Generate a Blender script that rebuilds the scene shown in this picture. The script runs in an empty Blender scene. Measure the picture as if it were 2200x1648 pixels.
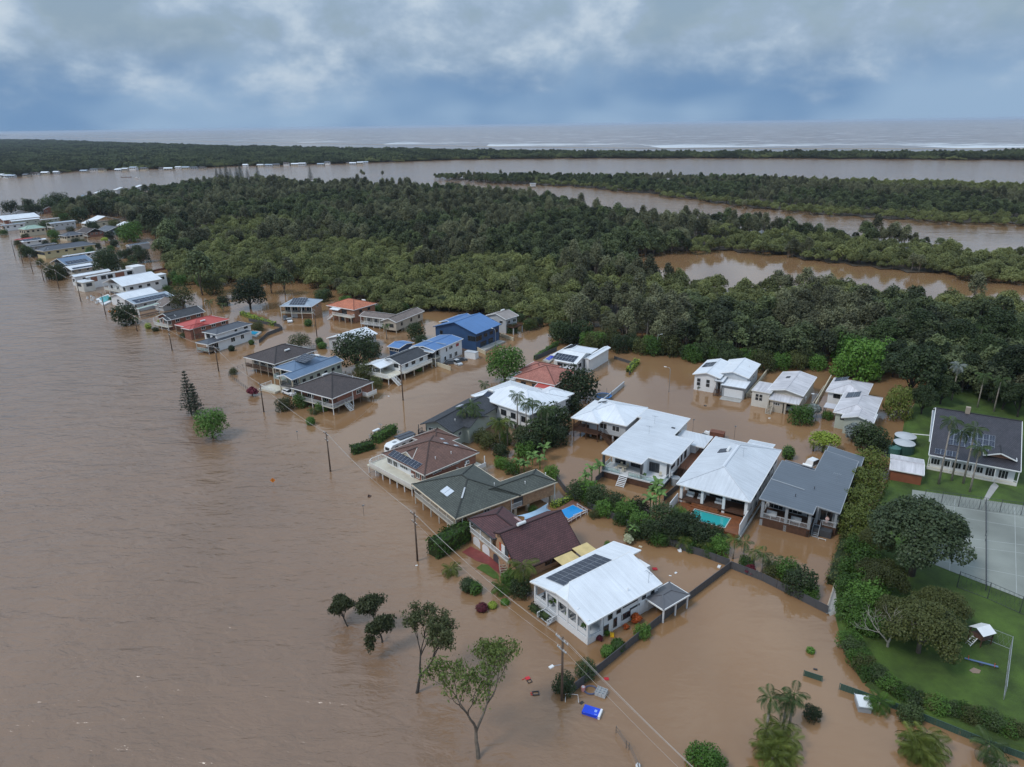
import bpy, bmesh, math, random
import numpy as np
from mathutils import Vector, Matrix
rnd = random.Random(7)
SC = bpy.context.scene
COL = SC.collection
# ------------------------------------------------------------------ camera
F, CX, CY, HC = 1528.0, 1100.0, 824.0, 70.0          # focal length in photo pixels, centre, height above the flood
ROLL = math.atan(0.0141)
PITCH = math.atan((CY - 268.0) * math.cos(ROLL) / F)
_f = np.array([0, math.cos(PITCH), -math.sin(PITCH)])
_u0 = np.array([0, math.sin(PITCH), math.cos(PITCH)]); _r0 = np.array([1.0, 0, 0])
CR = _r0 * math.cos(ROLL) - _u0 * math.sin(ROLL)
CU = _u0 * math.cos(ROLL) + _r0 * math.sin(ROLL)
CF = _f
cam = bpy.data.cameras.new('camera'); cam.sensor_width = 36.0; cam.lens = F / 2200 * 36
cam.clip_start = 1.0; cam.clip_end = 80000
camo = bpy.data.objects.new('camera', cam); COL.objects.link(camo)
camo.matrix_world = Matrix(((CR[0], CU[0], -CF[0], 0), (CR[1], CU[1], -CF[1], 0), (CR[2], CU[2], -CF[2], HC), (0, 0, 0, 1)))
SC.camera = camo
# ------------------------------------------------------------------ sky, sun, exposure
SUN_EL, SUN_AZ = math.radians(52), math.radians(-120)   # azimuth measured from +Y towards +X
wd = bpy.data.worlds.new('World'); SC.world = wd; wd.use_nodes = True
def build_world():
    nt = wd.node_tree; nt.nodes.clear(); N = nt.nodes.new; L = nt.links.new
    out = N('ShaderNodeOutputWorld'); bg = N('ShaderNodeBackground'); bg.inputs[1].default_value = 0.1
    sky = N('ShaderNodeTexSky'); sky.sky_type = 'NISHITA'; sky.sun_disc = False
    sky.sun_elevation = SUN_EL; sky.sun_rotation = SUN_AZ; sky.air_density = 1.3; sky.dust_density = 1.5
    tc = N('ShaderNodeTexCoord'); sep = N('ShaderNodeSeparateXYZ'); L(tc.outputs['Generated'], sep.inputs[0])
    def math_(op, a, b=None, c=None, clamp=False):
        m = N('ShaderNodeMath'); m.operation = op; m.use_clamp = clamp
        for i, v in enumerate((a, b, c)):
            if v is None: continue
            if isinstance(v, (int, float)): m.inputs[i].default_value = v
            else: L(v, m.inputs[i])
        return m.outputs[0]
    def mapr(v, a, b, c=0., d=1., t='SMOOTHSTEP'):
        m = N('ShaderNodeMapRange'); m.interpolation_type = t; L(v, m.inputs[0])
        for i, q in enumerate((a, b, c, d)): m.inputs[i + 1].default_value = q
        return m.outputs[0]
    z = sep.outputs[2]
    el = math_('MAXIMUM', z, 0.0)
    # cloud deck seen in perspective: direction stretched in elevation, the same all the way round
    cv = N('ShaderNodeCombineXYZ'); L(sep.outputs[0], cv.inputs[0]); L(sep.outputs[1], cv.inputs[1])
    L(math_('MULTIPLY', math_('POWER', el, 0.85), 1.35), cv.inputs[2])
    def noise(scale, det, rough, off, dist=0.):
        mp = N('ShaderNodeMapping'); mp.inputs['Location'].default_value = off; L(cv.outputs[0], mp.inputs[0])
        n = N('ShaderNodeTexNoise'); n.inputs['Scale'].default_value = scale; n.inputs['Detail'].default_value = det
        n.inputs['Roughness'].default_value = rough; n.inputs['Distortion'].default_value = dist
        L(mp.outputs[0], n.inputs['Vector']); return n.outputs['Fac']
    big = noise(3.2, 3, .5, (3.1, .4, 1.7))
    mid = noise(8.5, 8, .56, (1.3, 5.2, .6), .12)
    fin = noise(20., 8, .6, (7.3, 2.2, 4.6), .0)
    cover = math_('ADD', math_('MULTIPLY', big, .55), math_('ADD', math_('MULTIPLY', mid, .65), math_('MULTIPLY', fin, .16)))
    def mix(fac, a, b):
        m = N('ShaderNodeMix'); m.data_type = 'RGBA'
        if isinstance(fac, float): m.inputs[0].default_value = fac
        else: L(fac, m.inputs[0])
        for k, v in ((6, a), (7, b)):
            if isinstance(v, tuple): m.inputs[k].default_value = (*v, 1)
            else: L(v, m.inputs[k])
        return m.outputs[2]
    # cloud shade: slate underside to pale top (values are x10, the Background strength is 0.1)
    shade = mapr(cover, .53, .83)
    cloud = mix(shade, (2.35, 3.45, 5.0), (4.75, 5.9, 7.1))
    rain = mix(mapr(big, .40, .62), (1.7, 3.0, 5.0), (3.0, 4.4, 6.2))          # blue rain curtain low over the sea
    lowmask = mapr(math_('ADD', z, math_('MULTIPLY', math_('SUBTRACT', mid, .5), .16)), .02, .11)
    cloud = mix(math_('MULTIPLY', mapr(cover, .68, .84), .5), cloud, (6.6, 7.3, 8.0)); deck = mix(lowmask, rain, cloud)
    gap = math_('MULTIPLY', mapr(cover, .68, .60), mapr(z, .06, .12))            # thin gaps where the blue sky shows
    col = mix(math_('MULTIPLY', gap, .35), deck, sky.outputs[0])
    up = mapr(z, .12, .9, .92, 1.65, 'LINEAR')                                       # an overcast deck is brightest overhead
    vm = N('ShaderNodeVectorMath'); vm.operation = 'SCALE'; L(col, vm.inputs[0]); L(up, vm.inputs['Scale'])
    L(vm.outputs[0], bg.inputs[0]); L(bg.outputs[0], out.inputs[0])
build_world()
sun = bpy.data.lights.new('sun', 'SUN'); sun.energy = 1.5; sun.angle = math.radians(14); sun.color = (1, .965, .92)
suno = bpy.data.objects.new('sun', sun); COL.objects.link(suno)
_sd = Vector((math.sin(SUN_AZ) * math.cos(SUN_EL), math.cos(SUN_AZ) * math.cos(SUN_EL), math.sin(SUN_EL)))
suno.rotation_euler = _sd.to_track_quat('Z', 'Y').to_euler(); suno.location = (0, -50, 200)
vs = SC.view_settings; vs.view_transform = 'Standard'; vs.look = 'None'; vs.exposure = 0.10; vs.gamma = 1.0
vs.use_curve_mapping = False
SC.render.engine = 'CYCLES'
cy = SC.cycles; cy.use_denoising = True; cy.max_bounces = 6; cy.diffuse_bounces = 2; cy.glossy_bounces = 3
cy.transmission_bounces = 2; cy.volume_bounces = 1; cy.transparent_max_bounces = 4; cy.caustics_reflective = False; cy.caustics_refractive = False
# ------------------------------------------------------------------ pixel <-> place
def ray(x, y): return CF + CR * ((x - CX) / F) + CU * ((CY - y) / F)
def W(x, y, z=0.0):
    v = ray(x, y); t = (z - HC) / v[2]; return np.array([v[0] * t, v[1] * t, z])
def PX(p):
    q = np.array(p) - np.array([0, 0, HC]); k = q @ CF; return CX + F * (q @ CR) / k, CY - F * (q @ CU) / k
def depth(p): return float((np.array(p) - np.array([0, 0, HC])) @ CF)
# zoom frames the measurements were taken in: (x0, y0, magnification)
ZF = dict(A=(1130, 1140, 6.111), B=(990, 1070, 7.333), C=(790, 920, 5.238), D=(1210, 840, 6.286), E=(1430, 920, 4.889),
          F=(680, 680, 3.662), G=(360, 600, 4.074), I=(560, 600, 3.667), J=(1400, 700, 2.746), K=(0, 420, 5.493),
          L=(150, 560, 5.493), M=(1600, 1200, 3.667), N=(1050, 1330, 3.667), O=(680, 1150, 3.310), T=(1050, 1080, 3.662),
          S=(1200, 780, 3.143), Q=(0, 0, 1.0), X=(0, 250, 2.0))
def Z(k, x, y):
    a, b, s = ZF[k]; return (a + x / s, b + y / s)
# ------------------------------------------------------------------ materials
MATS = {}
def nodes(m):
    m.use_nodes = True; nt = m.node_tree; return nt, nt.nodes, nt.links, nt.nodes['Principled BSDF']
def noisy(nt, col, amt, scale, coord='Object', detail=4):
    """colour with a slow wandering of value, as dirt and weather give it"""
    N, L = nt.nodes.new, nt.links.new
    tc = N('ShaderNodeTexCoord'); n = N('ShaderNodeTexNoise'); n.inputs['Scale'].default_value = scale; n.inputs['Detail'].default_value = detail
    L(tc.outputs[coord], n.inputs['Vector'])
    r = N('ShaderNodeMapRange'); L(n.outputs['Fac'], r.inputs[0]); r.inputs[1].default_value = .3; r.inputs[2].default_value = .7
    r.inputs[3].default_value = 1 - amt; r.inputs[4].default_value = 1 + amt
    h = N('ShaderNodeVectorMath'); h.operation = 'SCALE'; h.inputs[0].default_value = col; L(r.outputs[0], h.inputs['Scale'])
    return h.outputs[0]
def paint(name, col, rough=.55, amt=.08, scale=.6, metal=0., spec=.5):
    if name in MATS: return MATS[name]
    m = bpy.data.materials.new(name); nt, N, L, b = nodes(m)
    L.new(noisy(nt, col, amt, scale), b.inputs['Base Color']); b.inputs['Roughness'].default_value = rough
    b.inputs['Metallic'].default_value = metal; b.inputs['Specular IOR Level'].default_value = spec
    MATS[name] = m; return m
def metal_roof(name, col, rough=.42, wear=.14):
    """painted sheet steel: ribs down the slope, rain streaks and grime along them"""
    if name in MATS: return MATS[name]
    m = bpy.data.materials.new(name); nt, N, L, b = nodes(m)
    uv = N.new('ShaderNodeUVMap'); sp = N.new('ShaderNodeSeparateXYZ'); L.new(uv.outputs[0], sp.inputs[0])
    mp = N.new('ShaderNodeMapping'); mp.inputs['Scale'].default_value = (1.6, .12, 1); L.new(uv.outputs[0], mp.inputs[0])
    n1 = N.new('ShaderNodeTexNoise'); n1.inputs['Scale'].default_value = 1.0; n1.inputs['Detail'].default_value = 5; L.new(mp.outputs[0], n1.inputs['Vector'])
    n2 = N.new('ShaderNodeTexNoise'); n2.inputs['Scale'].default_value = .22; n2.inputs['Detail'].default_value = 6; n2.inputs['Roughness'].default_value = .65; L.new(uv.outputs[0], n2.inputs['Vector'])
    ad = N.new('ShaderNodeMath'); ad.operation = 'ADD'; L.new(n1.outputs['Fac'], ad.inputs[0]); L.new(n2.outputs['Fac'], ad.inputs[1])
    r = N.new('ShaderNodeMapRange'); L.new(ad.outputs[0], r.inputs[0]); r.inputs[1].default_value = .7; r.inputs[2].default_value = 1.3
    r.inputs[3].default_value = 1 - wear; r.inputs[4].default_value = 1 + wear / 2
    wv = N.new('ShaderNodeTexWave'); wv.bands_direction = 'X'; wv.inputs['Scale'].default_value = .41; L.new(uv.outputs[0], wv.inputs['Vector'])
    rr = N.new('ShaderNodeMapRange'); L.new(wv.outputs['Fac'], rr.inputs[0]); rr.inputs[1].default_value = 0; rr.inputs[2].default_value = .12
    rr.inputs[3].default_value = .95; rr.inputs[4].default_value = 1
    mu = N.new('ShaderNodeMath'); mu.operation = 'MULTIPLY'; L.new(r.outputs[0], mu.inputs[0]); L.new(rr.outputs[0], mu.inputs[1])
    h = N.new('ShaderNodeVectorMath'); h.operation = 'SCALE'; h.inputs[0].default_value = col; L.new(mu.outputs[0], h.inputs['Scale'])
    L.new(h.outputs[0], b.inputs['Base Color']); b.inputs['Roughness'].default_value = rough
    bp = N.new('ShaderNodeBump'); bp.inputs['Strength'].default_value = .25; bp.inputs['Distance'].default_value = .05
    L.new(wv.outputs['Fac'], bp.inputs['Height']); L.new(bp.outputs[0], b.inputs['Normal'])
    MATS[name] = m; return m
def tile_roof(name, col, col2, moss=None):
    """concrete or clay tiles in courses"""
    if name in MATS: return MATS[name]
    m = bpy.data.materials.new(name); nt, N, L, b = nodes(m)
    uv = N.new('ShaderNodeUVMap')
    br = N.new('ShaderNodeTexBrick'); L.new(uv.outputs[0], br.inputs['Vector']); br.inputs['Scale'].default_value = 1.0
    br.inputs['Brick Width'].default_value = .33; br.inputs['Row Height'].default_value = .36; br.inputs['Mortar Size'].default_value = .05
    br.inputs['Mortar Smooth'].default_value = .6; br.inputs['Color1'].default_value = (*col, 1); br.inputs['Color2'].default_value = (*col2, 1)
    br.inputs['Mortar'].default_value = (*[c * .38 for c in col], 1)  # dark joints paint in the shadow lines between tile courses
    n = N.new('ShaderNodeTexNoise'); n.inputs['Scale'].default_value = .45; n.inputs['Detail'].default_value = 6; n.inputs['Roughness'].default_value = .7; L.new(uv.outputs[0], n.inputs['Vector'])
    r = N.new('ShaderNodeMapRange'); L.new(n.outputs['Fac'], r.inputs[0]); r.inputs[1].default_value = .3; r.inputs[2].default_value = .7; r.inputs[3].default_value = .75; r.inputs[4].default_value = 1.25
    h = N.new('ShaderNodeVectorMath'); h.operation = 'SCALE'; L.new(br.outputs['Color'], h.inputs[0]); L.new(r.outputs[0], h.inputs['Scale'])
    L.new(h.outputs[0], b.inputs['Base Color']); b.inputs['Roughness'].default_value = .62
    sp = N.new('ShaderNodeSeparateXYZ'); L.new(uv.outputs[0], sp.inputs[0])
    dv = N.new('ShaderNodeMath'); dv.operation = 'DIVIDE'; L.new(sp.outputs[1], dv.inputs[0]); dv.inputs[1].default_value = .36
    fr = N.new('ShaderNodeMath'); fr.operation = 'FRACT'; L.new(dv.outputs[0], fr.inputs[0])
    bp = N.new('ShaderNodeBump'); bp.inputs['Strength'].default_value = .8; bp.inputs['Distance'].default_value = .06; bp.invert = True
    L.new(fr.outputs[0], bp.inputs['Height']); L.new(bp.outputs[0], b.inputs['Normal'])
    MATS[name] = m; return m
def brickwork(name, c1, c2, mortar):
    if name in MATS: return MATS[name]
    m = bpy.data.materials.new(name); nt, N, L, b = nodes(m)
    uv = N.new('ShaderNodeUVMap'); br = N.new('ShaderNodeTexBrick'); L.new(uv.outputs[0], br.inputs['Vector'])
    br.inputs['Scale'].default_value = 1; br.inputs['Brick Width'].default_value = .5; br.inputs['Row Height'].default_value = .17; br.inputs['Mortar Size'].default_value = .016
    br.inputs['Color1'].default_value = (*c1, 1); br.inputs['Color2'].default_value = (*c2, 1); br.inputs['Mortar'].default_value = (*mortar, 1)
    n = N.new('ShaderNodeTexNoise'); n.inputs['Scale'].default_value = 1.6; n.inputs['Detail'].default_value = 5; L.new(uv.outputs[0], n.inputs['Vector'])
    r = N.new('ShaderNodeMapRange'); L.new(n.outputs['Fac'], r.inputs[0]); r.inputs[1].default_value = .3; r.inputs[2].default_value = .7; r.inputs[3].default_value = .8; r.inputs[4].default_value = 1.2
    h = N.new('ShaderNodeVectorMath'); h.operation = 'SCALE'; L.new(br.outputs['Color'], h.inputs[0]); L.new(r.outputs[0], h.inputs['Scale'])
    L.new(h.outputs[0], b.inputs['Base Color']); b.inputs['Roughness'].default_value = .85
    MATS[name] = m; return m
def foliage(name, col, col2, var=.35, trans=.25):
    """leaves: every leaf and every plant a little different"""
    if name in MATS: return MATS[name]
    m = bpy.data.materials.new(name); nt, N, L, b = nodes(m)
    g = N.new('ShaderNodeNewGeometry'); oi = N.new('ShaderNodeObjectInfo')
    mx = N.new('ShaderNodeMix'); mx.data_type = 'RGBA'; mx.inputs[6].default_value = (*col, 1); mx.inputs[7].default_value = (*col2, 1)
    ad = N.new('ShaderNodeMath'); ad.operation = 'MULTIPLY_ADD'; L.new(g.outputs['Random Per Island'], ad.inputs[0]); ad.inputs[1].default_value = .55
    mm = N.new('ShaderNodeMath'); mm.operation = 'MULTIPLY'; L.new(oi.outputs['Random'], mm.inputs[0]); mm.inputs[1].default_value = .45
    L.new(mm.outputs[0], ad.inputs[2]); L.new(ad.outputs[0], mx.inputs[0])
    r = N.new('ShaderNodeMapRange'); L.new(oi.outputs['Random'], r.inputs[0]); r.inputs[3].default_value = 1 - var; r.inputs[4].default_value = 1 + var
    h = N.new('ShaderNodeVectorMath'); h.operation = 'SCALE'; L.new(mx.outputs[2], h.inputs[0]); L.new(r.outputs[0], h.inputs['Scale'])
    L.new(h.outputs[0], b.inputs['Base Color']); b.inputs['Roughness'].default_value = .55; b.inputs['Specular IOR Level'].default_value = .3
    if trans:
        t = N.new('ShaderNodeBsdfTranslucent'); L.new(h.outputs[0], t.inputs[0]); ms = N.new('ShaderNodeMixShader'); ms.inputs[0].default_value = trans
        L.new(b.outputs[0], ms.inputs[1]); L.new(t.outputs[0], ms.inputs[2]); L.new(ms.outputs[0], N['Material Output'].inputs[0])
    MATS[name] = m; return m
def water_mat(name, col, rough, ripple_gate=True, spec=.5):
    m = bpy.data.materials.new(name); nt, N, L, b = nodes(m)
    N_, L_ = nt.nodes.new, nt.links.new
    tc = N_('ShaderNodeTexCoord')
    b.inputs['Roughness'].default_value = rough; b.inputs['IOR'].default_value = 1.52; b.inputs['Specular IOR Level'].default_value = spec
    n0 = N_('ShaderNodeTexNoise'); n0.inputs['Scale'].default_value = .035; n0.inputs['Detail'].default_value = 5; fm = N_('ShaderNodeMapping'); fm.inputs['Rotation'].default_value = (0, 0, math.radians(-48)); fm.inputs['Scale'].default_value = (1, .28, 1); L_(tc.outputs['Object'], fm.inputs[0]); L_(fm.outputs[0], n0.inputs['Vector'])
    r0 = N_('ShaderNodeMapRange'); L_(n0.outputs['Fac'], r0.inputs[0]); r0.inputs[1].default_value = .3; r0.inputs[2].default_value = .7; r0.inputs[3].default_value = .88; r0.inputs[4].default_value = 1.1
    h = N_('ShaderNodeVectorMath'); h.operation = 'SCALE'; h.inputs[0].default_value = col; L_(r0.outputs[0], h.inputs['Scale']); L_(h.outputs[0], b.inputs['Base Color'])
    if ripple_gate:      # silt: paler and more orange where the flood stands still, darker in the moving river
        sa = N_('ShaderNodeAttribute'); sa.attribute_name = 'silt'; sm = N_('ShaderNodeMix'); sm.data_type = 'RGBA'; L_(sa.outputs['Fac'], sm.inputs[0]); sm.inputs[6].default_value = (*col, 1); sm.inputs[7].default_value = (.258, .147, .072, 1); L_(sm.outputs[2], h.inputs[0])
    def nz(scale, stretch, rot, det, dist=.0):
        mp = N_('ShaderNodeMapping'); mp.inputs['Rotation'].default_value = (0, 0, math.radians(rot)); mp.inputs['Scale'].default_value = (stretch, 1, 1)
        L_(tc.outputs['Object'], mp.inputs[0]); n = N_('ShaderNodeTexNoise'); n.inputs['Scale'].default_value = scale; n.inputs['Detail'].default_value = det
        n.inputs['Distortion'].default_value = dist; n.inputs['Roughness'].default_value = .55
        L_(mp.outputs[0], n.inputs['Vector']); return n.outputs['Fac']
    def mth(op, a, c):
        k = N_('ShaderNodeMath'); k.operation = op
        for i, v in enumerate((a, c)):
            if isinstance(v, (int, float)): k.inputs[i].default_value = v
            else: L_(v, k.inputs[i])
        return k.outputs[0]
    hgt = mth('ADD', mth('MULTIPLY', nz(.28, .45, 28, 4, .6), 1.0), mth('ADD', mth('MULTIPLY', nz(.9, .5, 15, 4, .4), .40), mth('MULTIPLY', nz(.07, .5, 40, 2, .3), 1.6)))
    bp = N_('ShaderNodeBump'); bp.inputs['Distance'].default_value = 1.0; L_(hgt, bp.inputs['Height'])
    if ripple_gate:
        at = N_('ShaderNodeAttribute'); at.attribute_name = 'chop'; L_(at.outputs['Fac'], bp.inputs['Strength']); rg = N_('ShaderNodeMath'); rg.operation = 'MULTIPLY_ADD'; L_(at.outputs['Fac'], rg.inputs[0]); rg.inputs[1].default_value = .21; rg.inputs[2].default_value = .03; L_(rg.outputs[0], b.inputs['Roughness'])
    else: bp.inputs['Strength'].default_value = .35
    L_(bp.outputs[0], b.inputs['Normal'])
    MATS[name] = m; return m
# ------------------------------------------------------------------ mesh helpers
class MB:
    def __init__(s): s.v = []; s.f = []; s.uv = []
    def face(s, pts, uv=None):
        i = len(s.v); s.v += [tuple(map(float, p)) for p in pts]; s.f.append(tuple(range(i, i + len(pts)))); s.uv.append(uv)
    def box(s, x0, y0, z0, x1, y1, z1):
        p = [(x0, y0, z0), (x1, y0, z0), (x1, y1, z0), (x0, y1, z0), (x0, y0, z1), (x1, y0, z1), (x1, y1, z1), (x0, y1, z1)]
        for q in ((3, 2, 1, 0), (4, 5, 6, 7), (0, 1, 5, 4), (1, 2, 6, 5), (2, 3, 7, 6), (3, 0, 4, 7)): s.face([p[k] for k in q])
        return s
    def bar(s, a, b, w, h=None, up=(0, 0, 1)):
        h = w if h is None else h
        a, b = np.array(a, float), np.array(b, float); d = b - a; n = np.linalg.norm(d)
        if n < 1e-6: return s
        d /= n; u = np.array(up, float)
        if abs(d @ u) > .98: u = np.array([1., 0, 0])
        x = np.cross(d, u); x /= np.linalg.norm(x); y = np.cross(x, d); x = x * w / 2; y = y * h / 2
        p = [a - x - y, a + x - y, a + x + y, a - x + y, b - x - y, b + x - y, b + x + y, b - x + y]
        for q in ((0, 1, 2, 3), (7, 6, 5, 4), (0, 4, 5, 1), (1, 5, 6, 2), (2, 6, 7, 3), (3, 7, 4, 0)): s.face([p[k] for k in q])
        return s
    def tube(s, pts, rad, n=6, cap=True):
        pts = [np.array(p, float) for p in pts]
        if not hasattr(rad, '__len__'): rad = [rad] * len(pts)
        base = len(s.v); pu = None
        for k, p in enumerate(pts):
            d = pts[min(k + 1, len(pts) - 1)] - pts[max(k - 1, 0)]; d = d / (np.linalg.norm(d) + 1e-9)
            u = np.array([1., 0, 0]) if pu is None else pu
            if abs(d @ u) > .95: u = np.array([0, 1., 0])
            x = np.cross(u, d); x /= np.linalg.norm(x) + 1e-9; y = np.cross(d, x); pu = u
            for j in range(n):
                a = 2 * math.pi * j / n; q = p + (x * math.cos(a) + y * math.sin(a)) * rad[k]; s.v.append(tuple(q))
        for k in range(len(pts) - 1):
            for j in range(n):
                a = base + k * n + j; b = base + k * n + (j + 1) % n; s.f.append((a, b, b + n, a + n)); s.uv.append(None)
        if cap:
            s.f.append(tuple(base + (len(pts) - 1) * n + j for j in range(n))); s.uv.append(None)
            s.f.append(tuple(base + j for j in reversed(range(n)))); s.uv.append(None)
        return s
    def mesh(s, name, mat=None, smooth=False):
        me = bpy.data.meshes.new(name); me.from_pydata(s.v, [], s.f)
        if any(u is not None for u in s.uv):
            ul = me.uv_layers.new(name='UVMap'); i = 0; buf = np.zeros((len(me.loops), 2), np.float32)
            for f, u in zip(s.f, s.uv):
                if u is not None: buf[i:i + len(f)] = u
                i += len(f)
            ul.data.foreach_set('uv', buf.ravel())
        if mat: me.materials.append(mat)
        if smooth: me.polygons.foreach_set('use_smooth', [True] * len(me.polygons))
        me.update(); return me
def link(name, data, parent=None):
    o = bpy.data.objects.new(name, data); COL.objects.link(o)
    if parent is not None: o.parent = parent
    return o
def mk(name, mb, mat, parent=None, smooth=False): return link(name, mb.mesh(name, mat, smooth), parent)
def tag(o, label, cat, group=None):
    o['label'] = label; o['category'] = cat
    if group: o['group'] = group
    return o
def thing(name, label, cat, loc=(0, 0, 0), rz=0., group=None):
    o = link(name, None); o.location = tuple(map(float, loc)); o.rotation_euler = (0, 0, rz); o.empty_display_size = .5
    return tag(o, label, cat, group)
def struct(name, mb, mat, smooth=False):
    o = mk(name, mb, mat, None, smooth); o['kind'] = 'structure'; return o
def quv(pts):
    """planar uv in metres: u level, v up the slope"""
    p = [np.array(q, float) for q in pts]; n = np.zeros(3)
    for i in range(len(p)): n += np.cross(p[i], p[(i + 1) % len(p)])
    n /= np.linalg.norm(n) + 1e-12
    h = np.array([-n[1], n[0], 0.]) if abs(n[2]) < .9999 else np.array([1., 0, 0])
    h /= np.linalg.norm(h); s = np.cross(n, h)
    return [(q @ h, q @ s) for q in p]
def in_poly(x, y, poly):
    r = np.zeros(len(x), bool); n = len(poly); j = n - 1
    for i in range(n):
        xi, yi = poly[i]; xj, yj = poly[j]
        c = ((yi > y) != (yj > y)) & (x < (xj - xi) * (y - yi) / (yj - yi + 1e-12) + xi); r ^= c; j = i
    return r
# ------------------------------------------------------------------ water, sea, land
def grid_lines(a, b, fine0, fine1, step, grow=1.25):
    xs = list(np.arange(fine0, fine1 + .1, step)); s = step
    while xs[-1] < b: s *= grow; xs.append(xs[-1] + s)
    s = step
    while xs[0] > a: s *= grow; xs.insert(0, xs[0] - s)
    return np.array(xs)
def seg_dist(px, py, line):
    d = np.full(len(px), 1e9)
    for (ax, ay), (bx, by) in zip(line[:-1], line[1:]):
        vx, vy = bx - ax, by - ay; t = np.clip(((px - ax) * vx + (py - ay) * vy) / (vx * vx + vy * vy), 0, 1)
        d = np.minimum(d, np.hypot(px - ax - t * vx, py - ay - t * vy))
    return d
BANK = [tuple(W(*p)[:2]) for p in ((1330, 1648), (1190, 1520), (1080, 1380), (900, 1150), (790, 1010), (640, 930), (540, 850), (410, 745), (150, 610), (0, 520))]
SHORE_PX = [(60, 292.0), (300, 299.5), (500, 304.5), (800, 309.5), (1100, 315), (1500, 318), (2200, 318)]
SHORE = [W(x, y)[:2] for x, y in SHORE_PX]
SHORE = [SHORE[0] + (SHORE[0] - SHORE[1]) * 1.2] + SHORE + [SHORE[-1] + (SHORE[-1] - SHORE[-2]) * 6]
def shore_y(x):
    return np.interp(x, [p[0] for p in SHORE], [p[1] for p in SHORE])
def build_water():
    xs = grid_lines(-9000, 6000, -420, 300, 6); ys = grid_lines(-160, 14000, 20, 560, 6)
    X, Y = np.meshgrid(xs, ys); x, y = X.ravel(), Y.ravel()
    poly = BANK + [(-900, BANK[-1][1]), (-900, -200), (200, -200), (BANK[0][0] + 20, -200)]
    riv = in_poly(x, y, poly); d = seg_dist(x, y, BANK); d = np.where(riv, d, -d)
    t = np.clip((d + 12) / 34, 0, 1); ts = t * t * (3 - 2 * t); chop = .045 + .68 * ts
    far = np.clip((y - 380) / 200, 0, 1); chop = chop * (1 - far) + .5 * far
    nx = len(xs); vid = np.arange(len(x)).reshape(len(ys), nx); f = []
    for j in range(len(ys) - 1):
        for i in range(nx - 1):
            if ys[j] < shore_y((xs[i] + xs[i + 1]) / 2) - 40: f.append((vid[j, i], vid[j, i + 1], vid[j + 1, i + 1], vid[j + 1, i]))
    me = bpy.data.meshes.new('flood_water'); me.from_pydata(np.stack([x, y, 0 * x], 1).tolist(), [], [tuple(map(int, q)) for q in f])
    at = me.attributes.new('chop', 'FLOAT', 'POINT'); at.data.foreach_set('value', chop.astype(np.float32))
    at = me.attributes.new('silt', 'FLOAT', 'POINT'); at.data.foreach_set('value', (1 - np.where(y > 420, np.maximum(ts, .3), ts)).astype(np.float32))
    me.materials.append(water_mat('flood_water', (.212, .130, .080), .05, True, .7)); o = link('flood_water', me); o['kind'] = 'structure'
    # the sea: rows running out from the shore, carrying their distance from it
    rows = [-60, 0, 25, 50, 80, 120, 170, 240, 330, 450, 600, 900, 1500, 3000, 6000, 12000, 24000, 45000]
    sx = np.concatenate([np.linspace(SHORE[0][0], SHORE[-1][0], 90)])
    v, dist = [], []
    for r in rows:
        for xx in sx:
            v.append((xx * (1 + max(0, r) / 9000.), shore_y(xx) + r * 1.0, -.25)); dist.append(r)
    n = len(sx); f = [(j * n + i, j * n + i + 1, (j + 1) * n + i + 1, (j + 1) * n + i) for j in range(len(rows) - 1) for i in range(n - 1)]
    me = bpy.data.meshes.new('sea'); me.from_pydata(v, [], f); at = me.attributes.new('off', 'FLOAT', 'POINT'); at.data.foreach_set('value', np.array(dist, np.float32))
    m = water_mat('sea_water', (.205, .150, .125), .2, False, .2); nt = m.node_tree; N, L = nt.nodes.new, nt.links.new; b = nt.nodes['Principled BSDF']
    at = N('ShaderNodeAttribute'); at.attribute_name = 'off'; tc = N('ShaderNodeTexCoord')
    mp = N('ShaderNodeMapping'); mp.inputs['Scale'].default_value = (.010, .045, 1); L(tc.outputs['Object'], mp.inputs[0])
    nz = N('ShaderNodeTexNoise'); nz.inputs['Scale'].default_value = 1; nz.inputs['Detail'].default_value = 7; nz.inputs['Roughness'].default_value = .62; L(mp.outputs[0], nz.inputs['Vector'])
    mp2 = N('ShaderNodeMapping'); mp2.inputs['Scale'].default_value = (.0035, .012, 1); L(tc.outputs['Object'], mp2.inputs[0])
    n2 = N('ShaderNodeTexNoise'); n2.inputs['Scale'].default_value = 1; n2.inputs['Detail'].default_value = 4; L(mp2.outputs[0], n2.inputs['Vector'])
    thr = N('ShaderNodeMapRange'); L(at.outputs['Fac'], thr.inputs[0])
    for i, q in enumerate((0, 560, .34, .60)): thr.inputs[i + 1].default_value = q
    sm = N('ShaderNodeMath'); sm.operation = 'MULTIPLY_ADD'; L(n2.outputs['Fac'], sm.inputs[0]); sm.inputs[1].default_value = .35; L(nz.outputs['Fac'], sm.inputs[2])
    sb = N('ShaderNodeMath'); sb.operation = 'SUBTRACT'; L(sm.outputs[0], sb.inputs[0]); sb.inputs[1].default_value = .165
    df = N('ShaderNodeMath'); df.operation = 'SUBTRACT'; L(sb.outputs[0], df.inputs[0]); L(thr.outputs[0], df.inputs[1])
    st = N('ShaderNodeMapRange'); L(df.outputs[0], st.inputs[0])
    for i, q in enumerate((-.01, .05, 0, 1)): st.inputs[i + 1].default_value = q
    mx = N('ShaderNodeMix'); mx.data_type = 'RGBA'; L(st.outputs[0], mx.inputs[0]); mx.inputs[7].default_value = (.78, .79, .80, 1)
    L(b.inputs['Base Color'].links[0].from_socket, mx.inputs[6]); L(mx.outputs[2], b.inputs['Base Color'])
    me.materials.append(m); o = link('sea', me); o['kind'] = 'structure'
build_water()
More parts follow.
